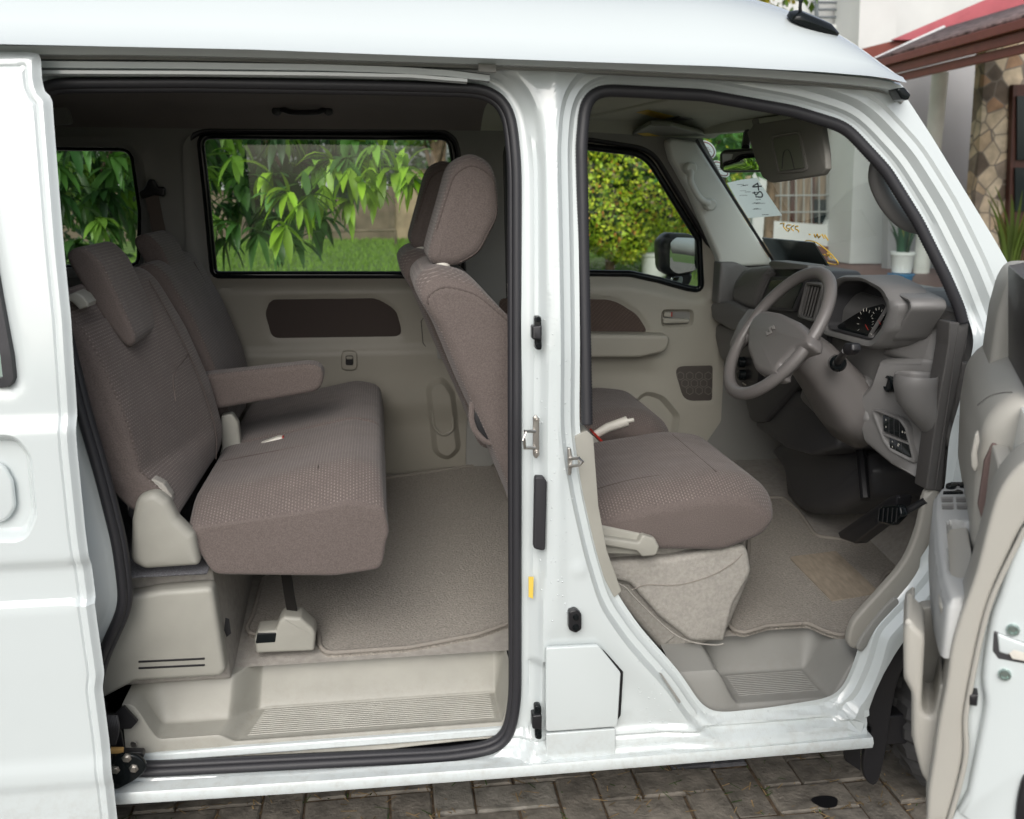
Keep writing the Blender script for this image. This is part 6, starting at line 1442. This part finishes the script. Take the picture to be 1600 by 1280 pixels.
# darker broad-leaved shrubs behind it
def cloud(n, c, r, size, cols, shell=.55, flat=1.0, aspect=.5):
    V = []; Fc = []; cc = []
    for k in range(n):
        d = rng.normal(0, 1, 3); d /= np.linalg.norm(d); q = np.array(c)+d*np.array(r)*(shell+(1-shell)*rng.random()**.7)*(1+.10*math.sin(d[0]*9+d[2]*7)*1)
        a = rng.normal(0, 1, 3)+d*.6; a /= np.linalg.norm(a); b_ = np.cross(a, rng.normal(0, 1, 3)); b_ /= np.linalg.norm(b_); s = size*(.6+.8*rng.random()); e = np.cross(a, b_); i = len(V)
        V += [tuple(q-b_*s*.5), tuple(q+e*s*.5*aspect+a*s*.06), tuple(q+b_*s*.5), tuple(q-e*s*.5*aspect+a*s*.06)]; Fc.append((i, i+1, i+2, i+3)); w_ = rng.random(); k_ = sum(w_ > t for t in np.cumsum([p for _, p in cols])[:-1]); cc.append(np.array(cols[k_][0])*(.7+.6*rng.random()))
    return V, Fc, cc
def crown(par, parts, m, name='crown'):
    V = []; Fc = []; cc = []
    for a in parts:
        v, f, c = cloud(*a[0], **a[1]); b = len(V); V += v; Fc += [tuple(i+b for i in q) for q in f]; cc += c
    o = rawmesh(name, V, Fc, m, par); setcol(o, cc, 4); return o
DK = [((.018, .055, .012), .6), ((.04, .11, .02), .3), ((.10, .20, .03), .1)]
for i, (x, y, z, r, lab) in enumerate([(-4.6, 9.5, 1.5, 1.9, 'dark broad-leaved shrub seen through the rearmost window')]):
    t = thing('shrub', lab, 'shrub', (x, y, 0)); sweep('stem', [(x, y, -.1), (x+.05, y, .9), (x, y, 1.5)], circ(.05, 8), M['bark'], t, N=(0, 1, 0), sharp=0)
    crown(t, [((2600, (x, y, z), (r, r*.8, r*.85), .17, DK), dict(shell=.3))], M['leaf'])
# clipped yellow-green bush beyond the passenger window
bx_, by_ = PY(955, 330, 15).x, 15.0
t = thing('clipped_bush', 'large clipped bush with small yellow-green leaves and orange tips, beyond the passenger window', 'bush', (bx_, by_, 0))
YG = [((.40, .54, .045), .50), ((.62, .66, .06), .30), ((.08, .18, .02), .14), ((.60, .28, .06), .06)]
sweep('stem', [(bx_, by_, -.1), (bx_, by_, .5), (bx_, by_, 1.3)], circ(.09, 8), M['bark'], t, N=(0, 1, 0), sharp=0)
crown(t, [((42000, (bx_-.3, by_, 1.85), (2.45, 1.7, 1.55), .072, YG), dict(shell=.86, aspect=.6)), ((4000, (bx_-.3, by_, 1.8), (2.2, 1.45, 1.4), .2, DK), dict(shell=.6))], M['leaf'])
# planter beside it
q0 = PZ(1022, 432, .0)
t = lathe('planter', (q0.x, q0.y, 0), (0, 0, 1), [(.19, 0), (.21, .03), (.24, .34), (.265, .36), (.265, .40), (.235, .40), (.22, .33), (0, .33)], M['plaster'], None, n=24); tag(t, 'round white concrete planter at the foot of the clipped bush', 'planter')
# garden wall, panel and post at the end of the grass
def wallbox(name, pxl, Y, th, m, parent=None, z0=None, **k): return ext(name, pxl, Y, Y+th, m, parent, r=.01, nr=2, **k)
gw = thing('garden_wall', 'tan stained garden wall at the end of the lawn', 'wall', tuple(PY(600, 377, 28)))
gp0 = PY(655, 376, 28)
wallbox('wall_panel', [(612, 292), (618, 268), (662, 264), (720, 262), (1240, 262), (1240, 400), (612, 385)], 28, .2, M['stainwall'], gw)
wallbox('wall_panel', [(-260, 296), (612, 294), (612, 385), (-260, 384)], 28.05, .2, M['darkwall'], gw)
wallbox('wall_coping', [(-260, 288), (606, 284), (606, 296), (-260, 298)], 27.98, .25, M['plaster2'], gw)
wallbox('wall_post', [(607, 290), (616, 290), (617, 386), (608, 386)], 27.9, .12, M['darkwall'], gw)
fr_ = thing('pipe_rail', 'low rusty pipe rail standing before the garden wall', 'rail', tuple(PZ(612, 384, 0)))
a, b = PY(470, 362, 25), PY(618, 360, 25)
tube('top_bar', [a, b], .035, M['darkwall'], fr_, N=(0, 0, 1))
for q in (a, b): tube('post', [q, Vector((q.x, q.y, -.02))], .035, M['darkwall'], fr_, N=(0, 1, 0))
# twisted old tree with vines behind the wall
qx = PY(678, 330, 26)
ot = tree('vine_tree', 'old brown tree trunk wrapped in vines beside the garden wall', (qx.x, 26, 0), [(qx.x+.05, 26, -.1), (qx.x, 26, 1.2), (qx.x+.12, 26, 2.4), (qx.x-.1, 26, 4.5)], .30)
vs = []
for k in range(9):
    a0 = rng.random()*6.3; vs.append(tube('v', cr([(qx.x+.36*math.cos(a0+s*4+k)*(1-.1*s), 26+.36*math.sin(a0+s*4+k)*(1-.1*s), .2+4*s) for s in np.linspace(0, 1, 9)], 4), .05+.03*rng.random(), M['bark'], ot, N=(1, .1, 0)))
merge('vines', vs)
crown(ot, [((700, (qx.x+.2, 26, 3.6), (2.2, 1.2, 1.1), .30, [((.05, .12, .02), .6), ((.30, .28, .03), .15), ((.10, .18, .03), .25)]), dict(shell=.2))], M['leaf'])
# trees that close the view beyond the wall
k = 0
for (x, y, r, lab) in [(-9, 33, 4.2, 'dense dark tree beyond the garden wall, behind the rearmost window'), (-3, 35, 4.0, 'dense tree beyond the garden wall, behind the middle of the big window'), (3, 33, 3.8, 'dense tree beyond the garden wall, right of the vine-wrapped trunk'), (9, 34, 4.4, 'dense tree beyond the garden wall behind the passenger window'), (15, 36, 4.4, 'tall tree far behind the windscreen near the house')]:
    t = tree('tree', lab, (x, y, 0), [(x, y, -.1), (x, y, 2), (x+.2, y, 4.5)], .25, 'trees beyond the garden wall')
    crown(t, [((1500, (x, y, 3.4), (r, r*.7, 3.0), .42, DK), dict(shell=.45))], M['leaf'])
# tree whose leaves show through the windscreen top and by the aerial
q = PY(1150, 235, 7.5)
t = tree('garden_tree', 'leafy tree beyond the windscreen behind the rear view mirror', (q.x+.2, 8.3, 0), [(q.x+.2, 8.3, -.1), (q.x+.15, 8.3, 1.5), (q.x, 8.2, 2.6)], .09)
crown(t, [((900, (q.x, 8.0, 2.15), (.75, .7, .75), .15, [((.06, .17, .04), .6), ((.12, .26, .05), .4)]), dict(shell=.2, aspect=.35))], M['leaf'])
q = PY(1240, 5, 12)
t = tree('yellow_tree', 'yellow-leaved tree top showing above the van roof by the aerial', (q.x, 12.4, 0), [(q.x, 12.4, -.1), (q.x, 12.4, 2), (q.x, 12.4, 4)], .09)
crown(t, [((500, (q.x-.1, 12.3, 4.6), (.7, .5, .7), .16, [((.40, .33, .03), .6), ((.10, .18, .03), .4)]), dict(shell=.2))], M['leaf'])
# grass tufts on the lawn that can be seen
V = []; Fc = []; cols = []
for k in range(26000):
    y = 14+14*rng.random()**.8; x = -6+16*rng.random(); l = .05+.07*rng.random(); a = rng.random()*6.28; wd = .012; i = len(V)
    V += [(x-wd*math.cos(a), y-wd*math.sin(a), -.03), (x+wd*math.cos(a), y+wd*math.sin(a), -.03), (x+rng.normal(0, .03), y+rng.normal(0, .03), l-.03)]; Fc.append((i, i+1, i+2)); cols.append(np.array([.15, .26, .04])*(.6+.8*rng.random()))
o = rawmesh('grass', V, Fc, M['grass_blade']); setcol(o, cols, 3); tag(o, kind='stuff')
# ================================================================ THE HOUSE
def stonemat():
    m = mat('crazy_stone', (.4, .3, .2), .7, bump=.3, bscale=20); t = m.node_tree; b = t.nodes['Principled BSDF']; tc = _n(t, 'TexCoord'); mp = _n(t, 'Mapping'); mp.inputs['Scale'].default_value = (4.6, 4.6, 4.2); t.links.new(tc.outputs['Object'], mp.inputs[0])
    v = _n(t, 'TexVoronoi', Scale=1.0); t.links.new(mp.outputs[0], v.inputs['Vector']); sp = _n(t, 'SeparateXYZ'); t.links.new(v.outputs['Color'], sp.inputs[0]); rmp = _n(t, 'ValToRGB'); e = rmp.color_ramp; e.interpolation = 'CONSTANT'
    e.elements[0].color = (.12, .09, .065, 1); e.elements[1].position = .09; e.elements[1].color = (.50, .38, .25, 1)
    for pos, c in ((.4, (.58, .49, .36, 1)), (.62, (.36, .22, .13, 1)), (.70, (.55, .45, .32, 1)), (.93, (.27, .22, .17, 1))): x = e.elements.new(pos); x.color = c
    t.links.new(sp.outputs['X'], rmp.inputs[0]); v2 = _n(t, 'TexVoronoi', Scale=1.0); v2.feature = 'DISTANCE_TO_EDGE'; t.links.new(mp.outputs[0], v2.inputs['Vector']); mm_ = _n(t, 'MapRange'); mm_.inputs['From Min'].default_value = .05; mm_.inputs['From Max'].default_value = .025; t.links.new(v2.outputs['Distance'], mm_.inputs['Value'])
    nz_ = _n(t, 'TexNoise', Scale=5.0, Detail=8.0); t.links.new(tc.outputs['Object'], nz_.inputs['Vector']); nr_ = _n(t, 'MapRange'); nr_.inputs['From Min'].default_value = .3; nr_.inputs['From Max'].default_value = .7; nr_.inputs['To Min'].default_value = .65; nr_.inputs['To Max'].default_value = 1.3; t.links.new(nz_.outputs['Fac'], nr_.inputs['Value'])
    sc_ = _n(t, 'VectorMath', operation='SCALE'); t.links.new(rmp.outputs[0], sc_.inputs[0]); t.links.new(nr_.outputs[0], sc_.inputs['Scale'])
    mx_ = _n(t, 'MixRGB'); mx_.inputs['Color2'].default_value = (.20, .17, .14, 1); t.links.new(mm_.outputs[0], mx_.inputs['Fac']); t.links.new(sc_.outputs[0], mx_.inputs['Color1']); t.links.new(mx_.outputs[0], b.inputs['Base Color']); return m
M['stone'] = stonemat()
HY = 15.0
hs_o = PZ(1330, 412, 0.0)
ho = thing('house', 'white house with red eaves, barred windows and stone-clad porch at the right', 'house', (9.0, HY, 0))
fl0 = .22
def W(name, px, Y, th, m, par=ho, **k): return ext(name, px, Y, Y+th, m, par, r=.006, nr=2, **k)
def poly_xz(pts, Y, hole=None): return None
mw = sheet('wall', [xz(PY(a, b, HY)) for a, b in [(1176, -140), (1900, -140), (1900, 420), (1176, 420)]], [[xz(PY(a, b, HY)) for a, b in [(1204, 165), (1303, 152), (1296, 352), (1204, 345)]], [xz(PY(a, b, HY)) for a, b in [(1222, -60), (1362, -60), (1362, 38), (1222, 40)]]], HY, M['plaster'], ho, step=.2, ret=.18)
boxm('wall', (PY(1500, 100, HY).x+.6, HY+1.6, 2.4), (7.4, .2, 5.6), M['plaster'], ho)
w1 = W('window', [(1200, 150), (1306, 150), (1300, 356), (1200, 350)], HY+.2, .04, M['curtain'])
for x0, x1 in ((1236, 1242), (1268, 1274)): W('window_mullion', [(x0, 152), (x1, 152), (x1, 352), (x0, 352)], HY+.16, .04, M['wood'], w1)
for x in range(1208, 1300, 12): tube('grille_bar', [PY(x, 156, HY+.06), PY(x, 350, HY+.06)], .012, M['grille2'], w1, N=(0, 1, 0), n=6)
for y in (200, 306, 332): tube('grille_rail', [PY(1202, y, HY+.05), PY(1302, y-1, HY+.05)], .014, M['grille2'], w1, N=(0, 1, 0), n=6)
W('dark_pane', [(1272, 312), (1296, 312), (1294, 350), (1272, 348)], HY+.15, .04, M['darkglass'], w1)
w2 = W('window', [(1220, -62), (1364, -62), (1364, 40), (1220, 42)], HY+.2, .04, M['plaster'])
W('window_post', [(1312, -60), (1336, -60), (1336, 38), (1312, 38)], HY+.15, .04, M['wood'], w2)
for y in (-40, -20, -8, 4, 15, 27): tube('grille_rail', [PY(1270, y, HY-.04), PY(1352, y, HY-.04)], .022, M['grille'], w2, N=(0, 1, 0), n=6)
for x in (1276, 1348): tube('grille_post', [PY(x, -60, HY-.05), PY(x, 38, HY-.05)], .04, M['grille'], w2, N=(0, 1, 0), n=6)
W('window_sill', [(1216, 38), (1364, 38), (1364, 44), (1216, 46)], HY-.08, .1, M['plaster'], w2)
W('wall_plinth', [(1176, 378), (1338, 388), (1338, 425), (1176, 420)], HY-.06, .1, M['tile'])
W('corner_pier', [(1345, -20), (1402, -20), (1392, 412), (1328, 412)], HY-.9, .9, M['plaster'])
W('porch_wall', [(1395, 100), (1560, 70), (1532, 440), (1386, 440)], 13.2, .2, M['plaster2'])
W('stone_wall', [(1544, 40), (1640, 40), (1640, 460), (1514, 460)], 11.6, .25, M['stone'])
dr = W('door', [(1584, 132), (1700, 132), (1700, 460), (1572, 460)], 11.5, .1, M['wood'])
for (x0, x1, y0, y1) in [(1590, 1606, 150, 250), (1587, 1604, 262, 330)]: W('door_pane', [(x0, y0), (x1+30, y0), (x1+30, y1), (x0, y1)], 11.46, .04, M['darkglass'], dr)
cb = PY(1437, 450, 12.4)
pc_ = lathe('porch_column', (cb.x, cb.y, -.02), (0, 0, 1), [(.12, 0), (.12, 3.24)], M['column'], ho, n=24, sharp=60)
pf = boxm('porch_floor', (9.5, 12.3, fl0-.16), (8.0, 5.3, .30), M['tile'], ho, bevel=.02)
# roof over the porch
K = PZ(1364, 98, 3.25); N1 = PZ(1680, 8, 3.25); dirn = (N1-K).normalized()
Kb = PZ(1380, 119, 2.95); Nb = Vector((N1.x, N1.y, Kb.z))
side = Vector((-dirn.y, dirn.x, 0)); 
if side.x < 0: side = -side
def bar(nm, z0, z1, o0, o1, m, par):
    V = [K+side*o0+Vector((0, 0, z0)), K+side*o1+Vector((0, 0, z0)), K+side*o1+Vector((0, 0, z1)), K+side*o0+Vector((0, 0, z1))]; N_ = dirn*7; return mesh(nm, V+[v+N_ for v in V], [(0, 1, 2, 3), (4, 7, 6, 5), (0, 4, 5, 1), (1, 5, 6, 2), (2, 6, 7, 3), (3, 7, 4, 0)], m, par, bevel=.008)
rf_ = mesh('porch_roof', [K+Vector((0, 0, .01)), K+dirn*7+Vector((0, 0, .01)), K+dirn*7+side*3.0+Vector((0, 0, .95)), K+side*1.6-dirn*1.2+Vector((0, 0, .62))], [(0, 1, 2, 3)], M['roofsheet'], ho, solid=.04)
bar('gutter', -.10, .0, -.06, .05, M['maroon'], rf_); bar('fascia', -.22, -.105, .0, .04, M['maroon'], rf_); bar('fascia', -.33, -.225, .05, .09, M['maroon'], rf_)
bar('soffit', -.24, -.22, .09, .45, M['maroon'], rf_)
tube('hip_flashing', [K+Vector((0, 0, .03)), K+side*1.6-dirn*1.2+Vector((0, 0, .66))], .035, M['plaster'], rf_, N=(0, 0, 1))
Yk = K.y+1.4
W('eave', [(1348, 76), (1430, 55), (1560, 10), (1640, -30), (1640, -10), (1440, 74), (1372, 98), (1350, 90)], Yk, .3, M['maroon'], rf_)
W('roof', [(1395, 62), (1540, 0), (1700, -70), (1700, -20), (1470, 50), (1430, 62)], Yk-.1, .1, M['rooffresh'], rf_)
# potted snake plants
def snake(name, label, c, h, n, col, pot, spread=.16):
    t = thing(name, label, 'potted plant', tuple(c), 'potted snake plants on the porch'); c = np.array(c)
    lathe('pot', tuple(c), (0, 0, 1), pot, M['plaster'], t, n=26); zt = pot[-1][1]; V = []; Fc = []; cols = []
    for k in range(n):
        a = rng.random()*6.28; r = spread*.5*rng.random(); lean = .10+.32*rng.random(); H_ = h*(.55+.5*rng.random()); d = np.array([math.cos(a), math.sin(a), 0]); s = np.array([-math.sin(a+.6), math.cos(a+.6), 0]); i = len(V)
        for j in range(7):
            u = j/6; w_ = .030*(1-u**2.2)**.7+.001; p = c+d*(r+lean*H_*u*u)+np.array([0, 0, zt-.04+H_*u]); V += [tuple(p-s*w_), tuple(p+d*.008), tuple(p+s*w_)]
        for j in range(6): q = i+j*3; Fc += [(q, q+1, q+4, q+3), (q+1, q+2, q+5, q+4)]
        cols.append(np.array(col)*(.6+.8*rng.random()) if rng.random() < .7 else np.array([.22, .22, .06]))
    o = rawmesh('leaves', V, Fc, M['leaf'], t, smooth=True); o.location = -t.location; setcol(o, cols, 21); return t
q = PY(1408, 430, 10.6); zb = q.z
tb = lathe('blue_tub', (q.x, 10.6, fl0), (0, 0, 1), [(.10, 0), (.13, .01), (.165, zb-fl0), (.18, zb-fl0+.005), (.18, zb-fl0+.02), (.16, zb-fl0+.02), (0, zb-fl0+.015)], M['bluepot'], None, n=26); tag(tb, 'blue plastic tub upside down under the left snake plant pot', 'tub')
snake('snake_plant', 'dark green snake plant in a white pot on a blue tub, seen through the windscreen', (q.x, 10.6, zb+.02), .62, 22, (.03, .10, .05), [(.10, 0), (.13, .02), (.15, .24), (.165, .26), (.165, .30), (.14, .30), (0, .27)])
q = PY(1578, 430, 9.4)
snake('snake_plant', 'tall yellow-edged snake plant in a pot by the house door, right of the windscreen pillar', (q.x, 9.4, fl0), 1.0, 34, (.12, .17, .04), [(.12, 0), (.15, .02), (.19, .30), (.20, .33), (.20, .37), (.17, .37), (0, .33)], .26)
